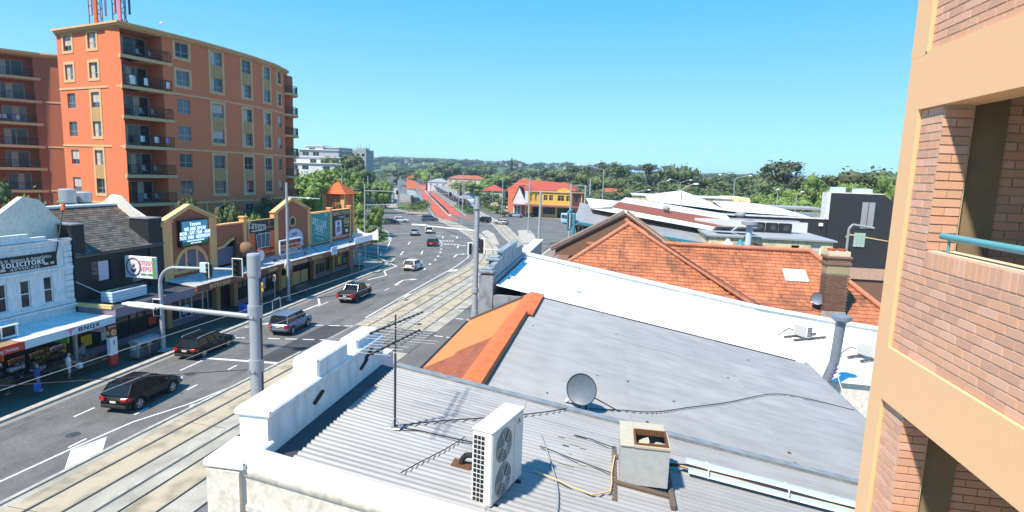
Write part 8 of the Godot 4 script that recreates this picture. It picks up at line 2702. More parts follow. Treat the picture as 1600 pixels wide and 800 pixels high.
func cars() -> void:
	carpaint("p_black", lin(0.003, 0.0034, 0.0042), 0.0); carpaint("p_silverblue", lin(0.16, 0.24, 0.36), 0.4); carpaint("p_white", lin(0.75, 0.75, 0.75), 0.0)
	carpaint("p_red", lin(0.13, 0.016, 0.018), 0.2); carpaint("p_silver", lin(0.42, 0.43, 0.44), 0.5); carpaint("p_navy", lin(0.02, 0.025, 0.07), 0.2); carpaint("p_greyblue", lin(0.10, 0.14, 0.20), 0.4); carpaint("p_paleblue", lin(0.3, 0.42, 0.55), 0.2)
	car("black rounded wagon with red rear lights, nearest car on the left lanes", "p_black", Vector3(-26.6, 0, -28.9), 0.03, 4.55, 1.86, 1.62, SUV2, [0.025, 0.13, 0.53, 0.73], {"r": 0.37, "rear_panel": 1, "plate_y": 0.7, "lift": 0.05, "tail": 0.22})
	car("black station wagon with chrome trim, close to the left kerb", "p_black", Vector3(-29.3, 0, -37.9), 0.02, 4.8, 1.84, 1.5, HATCH, [0.02, 0.10, 0.56, 0.74], {"rails": true, "handle": "chrome", "plate_y": 0.7, "rim": "chrome"})
	car("silver blue four wheel drive wagon with a roof rack, crossing the dashed lines", "p_silverblue", Vector3(-26.5, 0, -45.0), 0.02, 4.45, 1.82, 1.74, SUV, [0.015, 0.06, 0.60, 0.76], {"rails": true, "r": 0.37, "lift": 0.12, "bumper": "gutter", "plate": "plate_y", "plate_y": 0.78, "tail": 0.32})
	var u := car("black utility pickup with a covered tray and chrome bars", "p_black", Vector3(-26.6, 0, -58.0), 0.0, 5.3, 1.9, 1.8, [[0.0, 0.95, 0.94], [0.02, 1.1, 1.0], [0.34, 1.1, 1.0], [0.70, 1.08, 1.0], [0.9, 1.0, 0.97], [0.98, 0.84, 0.88], [1.0, 0.6, 0.8]], [0.34, 0.385, 0.60, 0.74], {"name": "pickup", "cat": "pickup", "r": 0.4, "lift": 0.18, "wheelbase": 0.6, "bumper": "chrome", "mirror": "chrome", "handle": "chrome", "plate_y": 0.82, "tail": 0.34, "rim": "gutter"})
	var tc := MB.new()
	tc.cb(Vector3(0, 1.13, 1.72), Vector3(1.7, 0.06, 1.7), 0.025)
	obj("tray_cover", tc, "rubber", u)
	var sb := MB.new()
	sb.pipe([Vector3(-0.8, 1.1, 1.3), Vector3(-0.68, 1.68, 0.82), Vector3(0.68, 1.68, 0.82), Vector3(0.8, 1.1, 1.3)], 0.045, 8)
	obj("sports_bar", sb, "chrome", u)
	var sp := MB.new()
	for s in [-1, 1]: sp.tube(Vector3(0.95 * s, 0.42, -1.2), Vector3(0.95 * s, 0.42, 0.9), 0.05)
	obj("side_step", sp, "chrome", u)
	car("white hatchback alone in the middle lanes, heading away", "p_white", Vector3(-27.15, 0, -78.3), -0.02, 4.0, 1.76, 1.5, HATCH, [0.03, 0.12, 0.56, 0.76], {"rear_panel": 1})
	car("dark red hatchback heading away near the white road words", "p_red", Vector3(-32.6, 0, -105.2), 0.12, 4.2, 1.8, 1.48, HATCH, [0.03, 0.13, 0.56, 0.76], {"plate": "plate_y"})
	car("white sedan stopped at the junction, left of the pair", "p_silver", Vector3(-41.8, 0, -121.2), 0.3, 4.7, 1.82, 1.46, SEDAN, [0.1, 0.24, 0.54, 0.74], {})
	car("white wagon stopped at the junction, right of the pair", "p_white", Vector3(-40.3, 0, -127.0), 0.3, 4.6, 1.82, 1.5, HATCH, [0.02, 0.1, 0.56, 0.74], {})
	car("grey blue wagon turning across the junction", "p_greyblue", Vector3(-49.8, 0, -157.4), -1.05, 4.7, 1.85, 1.68, SUV, [0.02, 0.08, 0.58, 0.75], {"r": 0.37})
	car("dark navy hatchback turning out of the side street", "p_navy", Vector3(-55.3, 0, -142.6), -1.1, 4.2, 1.8, 1.48, HATCH, [0.03, 0.13, 0.56, 0.76], {})
	car("white hatchback following the navy one out of the side street", "p_white", Vector3(-55.2, 0, -149.0), -1.15, 4.1, 1.78, 1.5, HATCH, [0.03, 0.13, 0.56, 0.76], {})
	car("silver hatchback side on at the tracks before the yellow pub", "p_silver", Vector3(-29.4, 0.05, -157.5), 1.45, 4.2, 1.78, 1.48, HATCH, [0.03, 0.13, 0.56, 0.76], {})
	car("black wagon behind the silver hatchback at the tracks", "p_black", Vector3(-35.2, 0.05, -162.6), 0.9, 4.6, 1.84, 1.6, SUV, [0.02, 0.08, 0.58, 0.75], {})
	car("pale blue sedan parked beside the white gabled shop", "p_paleblue", Vector3(-30.3, 0, -187.4), 1.2, 4.6, 1.8, 1.46, SEDAN, [0.1, 0.24, 0.54, 0.74], {})
	car("black sedan parked right behind the pale blue one", "p_black", Vector3(-26.6, 0.05, -189.0), 1.4, 4.4, 1.8, 1.46, SEDAN, [0.1, 0.24, 0.54, 0.74], {})
	car("white van parked behind the planted island, left", "p_white", Vector3(-62.0, 0.05, -128.0), -1.2, 4.9, 1.9, 1.95, SUV, [0.01, 0.03, 0.66, 0.82], {})
	car("silver sedan parked behind the planted island, right", "p_silver", Vector3(-58.0, 0.05, -133.0), -1.2, 4.6, 1.82, 1.46, SEDAN, [0.1, 0.24, 0.54, 0.74], {})
	for q in [[120.0, -26.5, "p_silver", "silver car coming down the far left carriageway"], [150.0, -26.5, "p_white", "white car far up the left carriageway"], [210.0, -26.0, "p_black", "dark car farthest up the left carriageway"]]:
		car(q[3], q[2], v3(bv(q[0], q[1]), 0), atan2(-BU.x, -BU.y), 4.5, 1.8, 1.48, HATCH, [0.03, 0.13, 0.56, 0.76], {})

# ---------------------------------------------------------------- people: one continuous surface each
func person(label: String, at: Vector3, turn: float, J: Dictionary, C: Dictionary, h: float) -> Node3D:
	var t := thing("person", label, "person", at, turn)
	# bones: [from, to, r0, r1, colour]
	var B := [["pel", "chest", 0.135, 0.15, C.shirt], ["chest", "neck", 0.15, 0.065, C.shirt], ["neck", "head", 0.055, 0.06, C.skin], ["head", "crown", 0.085, 0.09, C.skin],
		["shl", "ell", 0.062, 0.048, C.shirt], ["shr", "elr", 0.062, 0.048, C.shirt], ["ell", "hal", 0.044, 0.03, C.sleeve], ["elr", "har", 0.044, 0.03, C.sleeve],
		["chest", "shl", 0.11, 0.075, C.shirt], ["chest", "shr", 0.11, 0.075, C.shirt],
		["hil", "knl", 0.095, 0.065, C.trouser], ["hir", "knr", 0.095, 0.065, C.trouser], ["knl", "anl", 0.06, 0.042, C.shin], ["knr", "anr", 0.06, 0.042, C.shin], ["pel", "hil", 0.12, 0.1, C.trouser], ["pel", "hir", 0.12, 0.1, C.trouser],
		["anl", "tol", 0.05, 0.04, C.shoe], ["anr", "tor", 0.05, 0.04, C.shoe]]
	var lo := Vector3(9, 9, 9)
	var hi := -lo
	for k in J:
		lo = lo.min(J[k]); hi = hi.max(J[k])
	lo -= Vector3.ONE * 0.22; hi += Vector3.ONE * 0.22
	var cs := 0.024
	var nx := int((hi.x - lo.x) / cs) + 1
	var ny := int((hi.y - lo.y) / cs) + 1
	var nz := int((hi.z - lo.z) / cs) + 1
	var val := PackedFloat32Array()
	val.resize(nx * ny * nz); val.fill(1.0)
	var own := PackedByteArray()
	own.resize(nx * ny * nz)
	var near := PackedFloat32Array()
	near.resize(nx * ny * nz); near.fill(9.0)
	for bi in B.size():
		var a: Vector3 = J[B[bi][0]]
		var e: Vector3 = J[B[bi][1]]
		var r0: float = B[bi][2]
		var r1: float = B[bi][3]
		var ab := e - a
		var l2 := maxf(ab.length_squared(), 1e-6)
		var m := maxf(r0, r1) + 0.07
		var i0 := Vector3i(((a.min(e) - Vector3.ONE * m - lo) / cs).floor())
		var i1 := Vector3i(((a.max(e) + Vector3.ONE * m - lo) / cs).ceil())
		for z in range(maxi(i0.z, 0), mini(i1.z, nz - 1) + 1):
			for y in range(maxi(i0.y, 0), mini(i1.y, ny - 1) + 1):
				for x in range(maxi(i0.x, 0), mini(i1.x, nx - 1) + 1):
					var p := lo + Vector3(x, y, z) * cs
					var f := clampf((p - a).dot(ab) / l2, 0, 1)
					var d := p.distance_to(a + ab * f) - lerpf(r0, r1, f)
					var id := (z * ny + y) * nx + x
					if d < near[id]:
						near[id] = d; own[id] = bi
					var hh := clampf(0.5 + 0.5 * (val[id] - d) / 0.035, 0, 1)
					val[id] = lerpf(val[id], d, hh) - 0.035 * hh * (1 - hh)
	# surface nets
	var vid := PackedInt32Array()
	vid.resize(nx * ny * nz); vid.fill(-1)
	var vs := PackedVector3Array()
	var vc := PackedColorArray()
	for z in nz - 1:
		for y in ny - 1:
			for x in nx - 1:
				var id := (z * ny + y) * nx + x
				var neg := 0
				var sum := Vector3.ZERO
				var cnt := 0
				var cv := []
				for k in 8:
					var v := val[id + (k & 1) + ((k >> 1) & 1) * nx + ((k >> 2) & 1) * nx * ny]
					cv.append(v)
					if v < 0: neg += 1
				if neg == 0 or neg == 8: continue
				for e in [[0, 1], [2, 3], [4, 5], [6, 7], [0, 2], [1, 3], [4, 6], [5, 7], [0, 4], [1, 5], [2, 6], [3, 7]]:
					if (cv[e[0]] < 0) != (cv[e[1]] < 0):
						var f: float = cv[e[0]] / (cv[e[0]] - cv[e[1]])
						var p0 := Vector3(e[0] & 1, (e[0] >> 1) & 1, (e[0] >> 2) & 1)
						var p1 := Vector3(e[1] & 1, (e[1] >> 1) & 1, (e[1] >> 2) & 1)
						sum += p0.lerp(p1, f); cnt += 1
				vid[id] = vs.size()
				vs.append(lo + (Vector3(x, y, z) + sum / cnt) * cs)
				vc.append(B[own[id]][4])
	var st := SurfaceTool.new()
	st.begin(Mesh.PRIMITIVE_TRIANGLES)
	st.set_smooth_group(0)
	var quad := func(a: int, b: int, c: int, d: int, flip: bool):
		if a < 0 or b < 0 or c < 0 or d < 0: return
		for i in ([a, b, c, a, c, d] if not flip else [a, c, b, a, d, c]):
			st.set_color(vc[i]); st.add_vertex(vs[i])
	for z in range(1, nz - 1):
		for y in range(1, ny - 1):
			for x in range(1, nx - 1):
				var id := (z * ny + y) * nx + x
				var s0 := val[id] < 0
				var X := 1
				var Y := nx
				var ZZ := nx * ny
				if s0 != (val[id + X] < 0): quad.call(vid[id], vid[id - Y], vid[id - Y - ZZ], vid[id - ZZ], s0)
				if s0 != (val[id + Y] < 0): quad.call(vid[id], vid[id - ZZ], vid[id - X - ZZ], vid[id - X], s0)
				if s0 != (val[id + ZZ] < 0): quad.call(vid[id], vid[id - X], vid[id - X - Y], vid[id - Y], s0)
	# hands: palm, four fingers and a thumb on each, joined to the same mesh; nose and ears on the head
	var hm := MB.new()
	hm.col = C.skin
	for s in [["hal", "ell", -1.0], ["har", "elr", 1.0]]:
		var w: Vector3 = J[s[0]]
		var d: Vector3 = (w - J[s[1]]).normalized()
		var side := d.cross(Vector3(0, 0, -1) if absf(d.z) < 0.8 else Vector3.UP).normalized()
		hm.box(w + d * 0.045, Vector3(0.085, 0.1, 0.035), Basis(side, d, side.cross(d)))
		for k in 4:
			var o := w + d * 0.09 + side * (-0.03 + 0.02 * k)
			var len: float = [0.06, 0.075, 0.07, 0.055][k]
			var bend: Vector3 = (d + side.cross(d) * 0.5 * s[2]).normalized()
			hm.tube(o, o + d * len * 0.5, 0.0105, 0.0095, 6); hm.tube(o + d * len * 0.5, o + d * len * 0.5 + bend * len * 0.5, 0.0095, 0.008, 6)
		hm.tube(w + d * 0.03 + side * 0.04 * -s[2], w + d * 0.085 + side * 0.065 * -s[2], 0.012, 0.009, 6)
	var hd: Vector3 = (J.head + J.crown) / 2
	var fw: Vector3 = J.get("face", Vector3(0, 0, -1))
	var rt := fw.cross(Vector3.UP).normalized()
	hm.tube(hd + fw * 0.08 + Vector3.UP * 0.0, hd + fw * 0.112 - Vector3.UP * 0.025, 0.012, 0.018, 6)
	for s in [-1, 1]: hm.ball(hd + rt * 0.088 * s - Vector3.UP * 0.005, Vector3(0.014, 0.032, 0.022), 8, 6)
	hm.col = Color(0.02, 0.015, 0.012)
	for s in [-1, 1]: hm.ball(hd + fw * 0.083 + rt * 0.033 * s + Vector3.UP * 0.02, Vector3(0.012, 0.008, 0.008), 6, 4)
	hm.col = Color(0.25, 0.09, 0.07)
	hm.box(hd + fw * 0.086 - Vector3.UP * 0.055, Vector3(0.045, 0.01, 0.012), Basis(rt, Vector3.UP, rt.cross(Vector3.UP)))
	for i in hm.v.size():
		st.set_smooth_group(-1)
		st.set_color(hm.c[i]); st.add_vertex(hm.v[i])
	st.index(); st.generate_normals()
	var o := obj("body", st.commit(), "skin", t)
	# hair
	var hr := MB.new()
	hr.col = C.hair
	for i in 9:
		for j in 16:
			var P := func(a: int, b: int) -> Vector3:
				var th := PI * 0.62 * a / 9.0
				var ph := TAU * b / 16.0
				var q := Vector3(sin(th) * cos(ph), cos(th), sin(th) * sin(ph))
				var cut := 1.0
				if q.dot(fw) > 0.35 and q.y < 0.45: cut = 0.86
				return hd + Vector3.UP * 0.035 + q * Vector3(0.102, 0.108, 0.108) * cut
			hr.q(P.call(i, j), P.call(i, j + 1), P.call(i + 1, j + 1), P.call(i + 1, j))
	obj("hair", hr, "skin", t)
	t.scale = Vector3.ONE * h / 1.72
	return t

func stand_pose() -> Dictionary:
	return {"pel": Vector3(0, 0.95, 0), "chest": Vector3(0, 1.27, 0.01), "neck": Vector3(0, 1.46, 0), "head": Vector3(0, 1.56, -0.02), "crown": Vector3(0, 1.63, -0.02),
		"shl": Vector3(-0.19, 1.40, 0), "shr": Vector3(0.19, 1.40, 0), "ell": Vector3(-0.25, 1.13, 0.03), "elr": Vector3(0.25, 1.13, 0.03), "hal": Vector3(-0.26, 0.88, -0.05), "har": Vector3(0.26, 0.88, -0.05),
		"hil": Vector3(-0.1, 0.9, 0), "hir": Vector3(0.1, 0.9, 0), "knl": Vector3(-0.11, 0.5, -0.03), "knr": Vector3(0.11, 0.5, -0.02), "anl": Vector3(-0.11, 0.07, 0.02), "anr": Vector3(0.11, 0.07, 0.03), "tol": Vector3(-0.12, 0.045, -0.15), "tor": Vector3(0.13, 0.045, -0.14)}
func people() -> void:
	var skin := Color(0.42, 0.24, 0.16)
	var a := stand_pose()
	a.har = Vector3(0.3, 0.82, -0.06); a.elr = Vector3(0.27, 1.1, 0.02); a.tol = Vector3(-0.14, 0.045, -0.16); a.knr = Vector3(0.12, 0.5, -0.09); a.anr = Vector3(0.12, 0.07, -0.02); a.tor = Vector3(0.14, 0.045, -0.19)
	person("person in a blue jacket and grey trousers carrying a blue bag on the left footpath", Vector3(-33.1, K, -28.1), -1.0, a, {"shirt": Color(0.02, 0.06, 0.25), "sleeve": Color(0.02, 0.06, 0.25), "trouser": Color(0.18, 0.18, 0.18), "shin": Color(0.18, 0.18, 0.18), "shoe": Color(0.6, 0.6, 0.6), "skin": skin, "hair": Color(0.22, 0.2, 0.18)}, 1.68)
	var bag := thing("shopping_bag", "bright blue bag hanging from the hand of the person in blue", "bag", Vector3(-32.85, K + 0.17, -27.85), -1.0)
	var bm := MB.new()
	bm.prism([Vector2(-0.2, 0.0), Vector2(0.2, 0.0), Vector2(0.24, 0.4), Vector2(0.1, 0.47), Vector2(-0.1, 0.47), Vector2(-0.23, 0.4)], -0.12, 0.12)
	obj("body", bm, "blue", bag)
	var bh := MB.new()
	bh.pipe([Vector3(-0.08, 0.45, 0), Vector3(-0.03, 0.62, 0), Vector3(0.03, 0.62, 0), Vector3(0.08, 0.45, 0)], 0.012)
	obj("handle", bh, "blue", bag)
	var b := stand_pose()
	b.elr = Vector3(0.27, 1.14, -0.06); b.har = Vector3(0.2, 1.15, -0.3); b.ell = Vector3(-0.27, 1.14, -0.04); b.hal = Vector3(-0.1, 1.14, -0.3); b.crown = Vector3(0, 1.63, -0.05); b.head = Vector3(0, 1.55, -0.04)
	person("person in a white shirt and pale shorts looking down, by the bench", Vector3(-33.15, K, -30.2), -0.8, b, {"shirt": Color(0.7, 0.7, 0.74), "sleeve": skin, "trouser": Color(0.5, 0.48, 0.6), "shin": skin, "shoe": Color(0.08, 0.06, 0.05), "skin": skin, "hair": Color(0.35, 0.33, 0.3)}, 1.7)
	var c := stand_pose()
	person("person in a grey top and dark trousers standing in the shade beside the pillar", Vector3(-34.3, K, -32.3), -1.5, c, {"shirt": Color(0.2, 0.22, 0.28), "sleeve": Color(0.2, 0.22, 0.28), "trouser": Color(0.08, 0.08, 0.1), "shin": Color(0.08, 0.08, 0.1), "shoe": Color(0.05, 0.05, 0.05), "skin": skin, "hair": Color(0.05, 0.04, 0.03)}, 1.66)
	var wb := thing("white_bag", "white carrier bag on the bench beside the person in white", "bag", Vector3(-33.2, K + 0.49, -30.95))
	var wm := MB.new()
	wm.prism([Vector2(-0.16, 0.0), Vector2(0.16, 0.0), Vector2(0.2, 0.3), Vector2(0.05, 0.36), Vector2(-0.12, 0.34)], -0.12, 0.12)
	obj("body", wm, "cloth_white", wb)
	var d := stand_pose()
	for k in ["pel", "chest", "neck", "head", "crown", "shl", "shr", "ell", "elr", "hal", "har", "hil", "hir"]: d[k] = d[k] + Vector3(0, -0.42, 0.1)
	d.knl = Vector3(-0.13, 0.5, -0.35); d.knr = Vector3(0.13, 0.5, -0.35); d.anl = Vector3(-0.12, 0.08, -0.33); d.anr = Vector3(0.12, 0.08, -0.33); d.tol = Vector3(-0.12, 0.045, -0.5); d.tor = Vector3(0.12, 0.045, -0.5)
	d.hal = Vector3(-0.12, 0.66, -0.28); d.har = Vector3(0.12, 0.66, -0.28)
	person("person in black and white seated in the shade between the two walkers", Vector3(-34.9, K, -29.6), -PI / 2, d, {"shirt": Color(0.05, 0.05, 0.06), "sleeve": Color(0.4, 0.4, 0.42), "trouser": Color(0.03, 0.03, 0.04), "shin": Color(0.03, 0.03, 0.04), "shoe": Color(0.03, 0.03, 0.03), "skin": skin, "hair": Color(0.03, 0.025, 0.02)}, 1.68)
	var be := thing("dark_bench", "dark backless bench under the seated person in black", "bench", Vector3(-35.0, K, -29.6))
	var bs := MB.new()
	bs.cb(Vector3(0, 0.4, 0), Vector3(0.45, 0.07, 1.6), 0.02)
	obj("seat", bs, "wood_old", be)
	for z in [-0.7, 0.7]:
		var l := MB.new()
		l.cb(Vector3(0, 0.19, z), Vector3(0.4, 0.38, 0.06), 0.01)
		obj("leg", l, "dark", be)
	var e := stand_pose()
	e.knl = Vector3(-0.11, 0.52, -0.16); e.anl = Vector3(-0.11, 0.09, -0.1); e.tol = Vector3(-0.11, 0.05, -0.28); e.anr = Vector3(0.11, 0.1, 0.2); e.tor = Vector3(0.11, 0.05, 0.05)
	person("person in dark clothes walking by the far pub corner", Vector3(-33.6, 0.05, -186.5), 0.6, e, {"shirt": Color(0.05, 0.05, 0.06), "sleeve": Color(0.05, 0.05, 0.06), "trouser": Color(0.04, 0.04, 0.05), "shin": Color(0.04, 0.04, 0.05), "shoe": Color(0.03, 0.03, 0.03), "skin": skin, "hair": Color(0.03, 0.025, 0.02)}, 1.75)

# ---------------------------------------------------------------- things on the near roofs
func roof_things() -> void:
	# television antenna
	var t := thing("tv_antenna", "television antenna of two finned arms on a thin mast, on the nearest grey roof", "antenna", Vector3(-3.51, 9.49, -9.24))
	var m := MB.new()
	m.tube(Vector3.ZERO, Vector3(0, 1.35, 0), 0.022); m.tube(Vector3(0, 1.3, 0), Vector3(0, 2.05, 0), 0.016)
	obj("mast", m, "gutter", t)
	var bs := MB.new()
	bs.cb(Vector3(0, 0.02, 0), Vector3(0.24, 0.02, 0.2), 0.005)
	for i in 3: bs.tube(Vector3(cos(i * 2.1) * 0.1, 0.02, sin(i * 2.1) * 0.1), Vector3(0, 0.22, 0), 0.01)
	obj("foot", bs, "steel", t)
	for q in [[1.93, 1.06, -1.46, 0.36], [1.6, 1.03, -1.3, 0.40]]:
		var b := MB.new()
		b.box(Vector3(0, q[0] - 0.05, (q[1] + q[2]) / 2), Vector3(0.022, 0.022, q[1] - q[2]), Basis(Vector3.RIGHT, -0.10))
		obj("boom", b, "dark", t)
		for k in 11:
			var f := k / 10.0
			var z: float = lerpf(q[1] - 0.03, q[2] + 0.03, f)
			var y: float = q[0] - 0.05 + ((q[1] + q[2]) / 2 - z) * -0.10
			var e := MB.new()
			var hl: float = q[3] * lerpf(1.0, 0.72, absf(f - 0.55) * 1.6) * (1.7 if k in [5, 6] else 1.0)
			e.tube(Vector3(-hl, y, z), Vector3(hl, y, z), 0.0055, 0.0055, 5)
			obj("element", e, "alu", t)
			var c := MB.new()
			c.cb(Vector3(0, y, z), Vector3(0.055, 0.04, 0.035), 0.008)
			obj("clip", c, "dark", t)
	# satellite dish
	dish("grey satellite dish on a tripod mount in the middle of the grey roof", Vector3(-0.28, 8.5, -13.29), 0.37, -0.55, 0.62, true)
	dish("small dark satellite dish at the foot of the brick chimney", Vector3(12.3, 6.95, -35.4), 0.36, -0.9, 0.6, false)
	air_con()
	cooler()
	# cables over the roofs
	var f := func(x: float) -> float: return 9.7 - 0.16 * (x + 4.84)
	var g := func(x: float) -> float: return 9.0 - 0.18 * (x + 3.05)
	var cable := func(label: String, pts: Array, r: float, mt: String):
		var mb := MB.new()
		var sm := smooth(pts, 0.25)
		for i in sm.size() - 1:
			var a := sm[i]
			var b := sm[i + 1]
			var fa: float = (f if a.y > -11.95 else g).call(a.x) + 0.045
			var fb: float = (f if b.y > -11.95 else g).call(b.x) + 0.045
			mb.tube(Vector3(a.x, fa, a.y), Vector3(b.x, fb, b.y), r, r, 5, false)
		tag(obj("roof_cable", mb, mt), label, "cable")
	cable.call("thin dark cable from the antenna foot to the tall air conditioner", [Vector2(-3.5, -9.2), Vector2(-3.1, -9.3), Vector2(-2.4, -9.35), Vector2(-1.5, -9.5)], 0.012, "dark")
	cable.call("thin dark cable from the antenna foot to the seam in the roof", [Vector2(-3.5, -9.25), Vector2(-2.8, -9.9), Vector2(-1.6, -10.9), Vector2(-0.5, -12.1), Vector2(-0.3, -13.2)], 0.012, "dark")
	cable.call("long dark cable wandering right from the satellite dish to the roof edge", [Vector2(-0.2, -13.3), Vector2(0.5, -13.7), Vector2(1.4, -14.2), Vector2(2.4, -15.2), Vector2(3.6, -16.4), Vector2(5.2, -18.2), Vector2(6.2, -18.7), Vector2(7.9, -18.8)], 0.013, "dark")
	cable.call("loose loop of cable below the satellite dish", [Vector2(-0.3, -13.2), Vector2(-0.5, -12.9), Vector2(-0.2, -12.6), Vector2(0.05, -12.8), Vector2(-0.1, -13.1)], 0.01, "dark")
	cable.call("orange cord looping left of the rooftop cooler box", [Vector2(0.36, -10.3), Vector2(0.3, -9.6), Vector2(0.28, -9.0), Vector2(0.0, -8.75), Vector2(-0.6, -8.9), Vector2(-1.0, -9.0)], 0.014, "gold")
	cable.call("thin dark cable left of the rooftop cooler box, upper", [Vector2(0.35, -10.6), Vector2(-0.1, -10.7), Vector2(-0.4, -10.7)], 0.01, "dark")
	cable.call("thin dark cable left of the rooftop cooler box, lower", [Vector2(0.35, -9.6), Vector2(-0.4, -9.75), Vector2(-1.0, -9.9)], 0.01, "dark")
	cable.call("pale line running down the roof right of the tall air conditioner", [Vector2(-1.05, -10.4), Vector2(-0.8, -9.6), Vector2(-0.55, -8.6), Vector2(-0.5, -7.7)], 0.012, "fargrey")
	cable.call("dark line lying on the roof left of the tall air conditioner", [Vector2(-2.3, -9.5), Vector2(-2.5, -8.9), Vector2(-2.75, -8.3), Vector2(-2.9, -7.9)], 0.009, "dark")
	# pipe elbow from the roof into the air conditioner
	var pe := thing("lagged_pipe", "black lagged pipe bending out of the roof into the tall air conditioner", "pipe", Vector3(-2.13, 9.27, -8.66))
	var pm := MB.new()
	pm.pipe([Vector3(-0.02, 0, 0.02), Vector3(0.0, 0.1, 0), Vector3(0.06, 0.17, 0), Vector3(0.16, 0.19, 0.02), Vector3(0.5, 0.17, 0.1)], 0.045, 10)
	obj("pipe", pm, "rubber", pe)
	var pf := MB.new()
	pf.cb(Vector3(0, 0.015, 0.02), Vector3(0.32, 0.02, 0.24), 0.005, Basis(Vector3.BACK, -0.16))
	obj("flashing", pf, "rust", pe)
	# cable tray to the right of the cooler
	var ct := thing("cable_tray", "open cable tray with black pipes running right from the cooler box", "cable tray", Vector3.ZERO)
	var xf := func(x: float, z: float, y: float) -> Vector3: return Vector3(x, f.call(x) + y, z)
	for z in [[-10.78, -10.58], [-10.40, -10.32]]:
		var tr := MB.new()
		tr.q(xf.call(1.7, z[0], 0.06), xf.call(1.7, z[1], 0.06), xf.call(5.0, z[1], 0.06), xf.call(5.0, z[0], 0.06)); tr.q(xf.call(1.7, z[0], 0.06), xf.call(5.0, z[0], 0.06), xf.call(5.0, z[0], 0.14), xf.call(1.7, z[0], 0.14))
		obj("tray", tr, "bluewhite", ct)
	for k in 4:
		var p := MB.new()
		var pv: Vector3 = xf.call(1.28, -10.3 - 0.03 * k, 0.12)
		for i in 9:
			var x := 1.28 + (i + 1) * 0.42
			var q: Vector3 = xf.call(x, -10.54 + 0.035 * k + 0.02 * sin(i * 1.3 + k), 0.10 + 0.012 * (k % 2))
			p.tube(pv, q, [0.03, 0.026, 0.02, 0.015][k], [0.03, 0.026, 0.02, 0.015][k], 7); pv = q
		obj("pipe", p, ["rubber", "rubber", "maroon", "gold"][k], ct)
	for x in [2.05, 3.45]:
		var c := MB.new()
		c.tube(xf.call(x, -10.62, 0.22), xf.call(x, -10.36, 0.2), 0.014); c.tube(xf.call(x, -10.36, 0.2), xf.call(x, -10.36, 0.02), 0.014)
		obj("strap", c, "cloth_white", ct)
	# mortar stains and debris on the sheets
	var dm := MB.new()
	rng.seed = 65
	for i in 12:
		var x := rng.randf_range(-0.75, -0.15)
		var z := rng.randf_range(-10.9, -8.9)
		dm.box(Vector3(x, f.call(x) + 0.016, z), Vector3(rng.randf_range(0.03, 0.3), 0.006, rng.randf_range(0.015, 0.05)), Basis(Vector3.BACK, -0.16))
	stuff(tag(obj("mortar_stains", dm, "kerb"), "pale mortar splashes on the roof left of the cooler box", "stains"))
	var lv := MB.new()
	for i in 13:
		var x := rng.randf_range(-2.5, 6)
		var z := rng.randf_range(-23, -12.4)
		lv.box(Vector3(x, g.call(x) + 0.015, z), Vector3(rng.randf_range(0.03, 0.09), 0.01, rng.randf_range(0.02, 0.05)), Basis(Vector3.BACK, -0.18))
	stuff(tag(obj("roof_litter", lv, "rust"), "scattered dark leaves on the wide grey roof", "leaves"))
	# flue with its bent foot
	var fl := thing("flue_pipe", "tall grey flue pipe with a wrapped elbow at the grey roof's edge", "flue", Vector3(8.75, 5.4, -23.9))
	var fm := MB.new()
	fm.pipe([Vector3(0, 0, 0), Vector3(0.05, 0.7, 0), Vector3(0.34, 1.7, 0)], 0.17, 14)
	obj("elbow", fm, "fluemetal", fl)
	var f2 := MB.new()
	for k in 5: f2.tube(Vector3(0.1 + 0.05 * k, 0.75 + 0.17 * k, 0), Vector3(0.125 + 0.05 * k, 0.83 + 0.17 * k, 0), 0.185, 0.185, 14)
	obj("wrapping", f2, "purplegrey", fl)
	var f3 := MB.new()
	f3.tube(Vector3(0.34, 1.65, 0), Vector3(0.42, 3.4, 0), 0.18, 0.18, 18)
	obj("stack", f3, "fluemetal", fl)
	var f4 := MB.new()
	f4.lathe([Vector2(0.2, 3.3), Vector2(0.3, 3.38), Vector2(0.36, 3.42), Vector2(0.36, 3.56), Vector2(0.1, 3.64), Vector2(0, 3.64)], Vector3(0.42, 0, 0), 18)
	obj("cap", f4, "fluemetal", fl)
	var fs := MB.new()
	fs.tube(Vector3(0.34, 1.6, 0), Vector3(1.2, -1.0, 0.6), 0.02)
	obj("stay", fs, "cloth_white", fl)
	# two small air conditioners on the white rear roof
	for q in [[10.1, -30.9, 0.55, "small white air conditioner on rails on the white rear roof, left of two"], [12.05, -28.1, 0.6, "small white air conditioner on rails on the white rear roof, right of two"]]:
		var a := thing("split_air_conditioner", q[3], "air conditioner", Vector3(q[0], 6.18, q[1]), q[2])
		var b := MB.new()
		b.cb(Vector3(0, 0.42, 0), Vector3(0.34, 0.6, 0.85), 0.03)
		obj("case", b, "acwhite", a)
		for k in 6:
			for j in 4:
				var c := MB.new()
				c.bb(Vector3(-0.155 + j * 0.08, 0.17 + k * 0.085, 0.42), Vector3(-0.09 + j * 0.08, 0.235 + k * 0.085, 0.428))
				obj("grille_hole", c, "dark", a)
		for k in 7:
			var c := MB.new()
			c.bb(Vector3(-0.185, 0.17 + k * 0.075, -0.36), Vector3(-0.168, 0.2 + k * 0.075, 0.36))
			obj("louvre", c, "acgrey", a)
		for z in [-0.3, 0.3]:
			var c := MB.new()
			c.cb(Vector3(0.2, 0.06, z), Vector3(2.2, 0.09, 0.1), 0.01)
			obj("rail", c, "wood_old", a)
		var cb := MB.new()
		cb.pipe([Vector3(0.1, 0.25, -0.42), Vector3(-0.2, 0.35, -0.7), Vector3(-0.6, 0.1, -0.8), Vector3(-1.2, 0.06, -0.5)], 0.022)
		obj("hose", cb, "rubber", a)
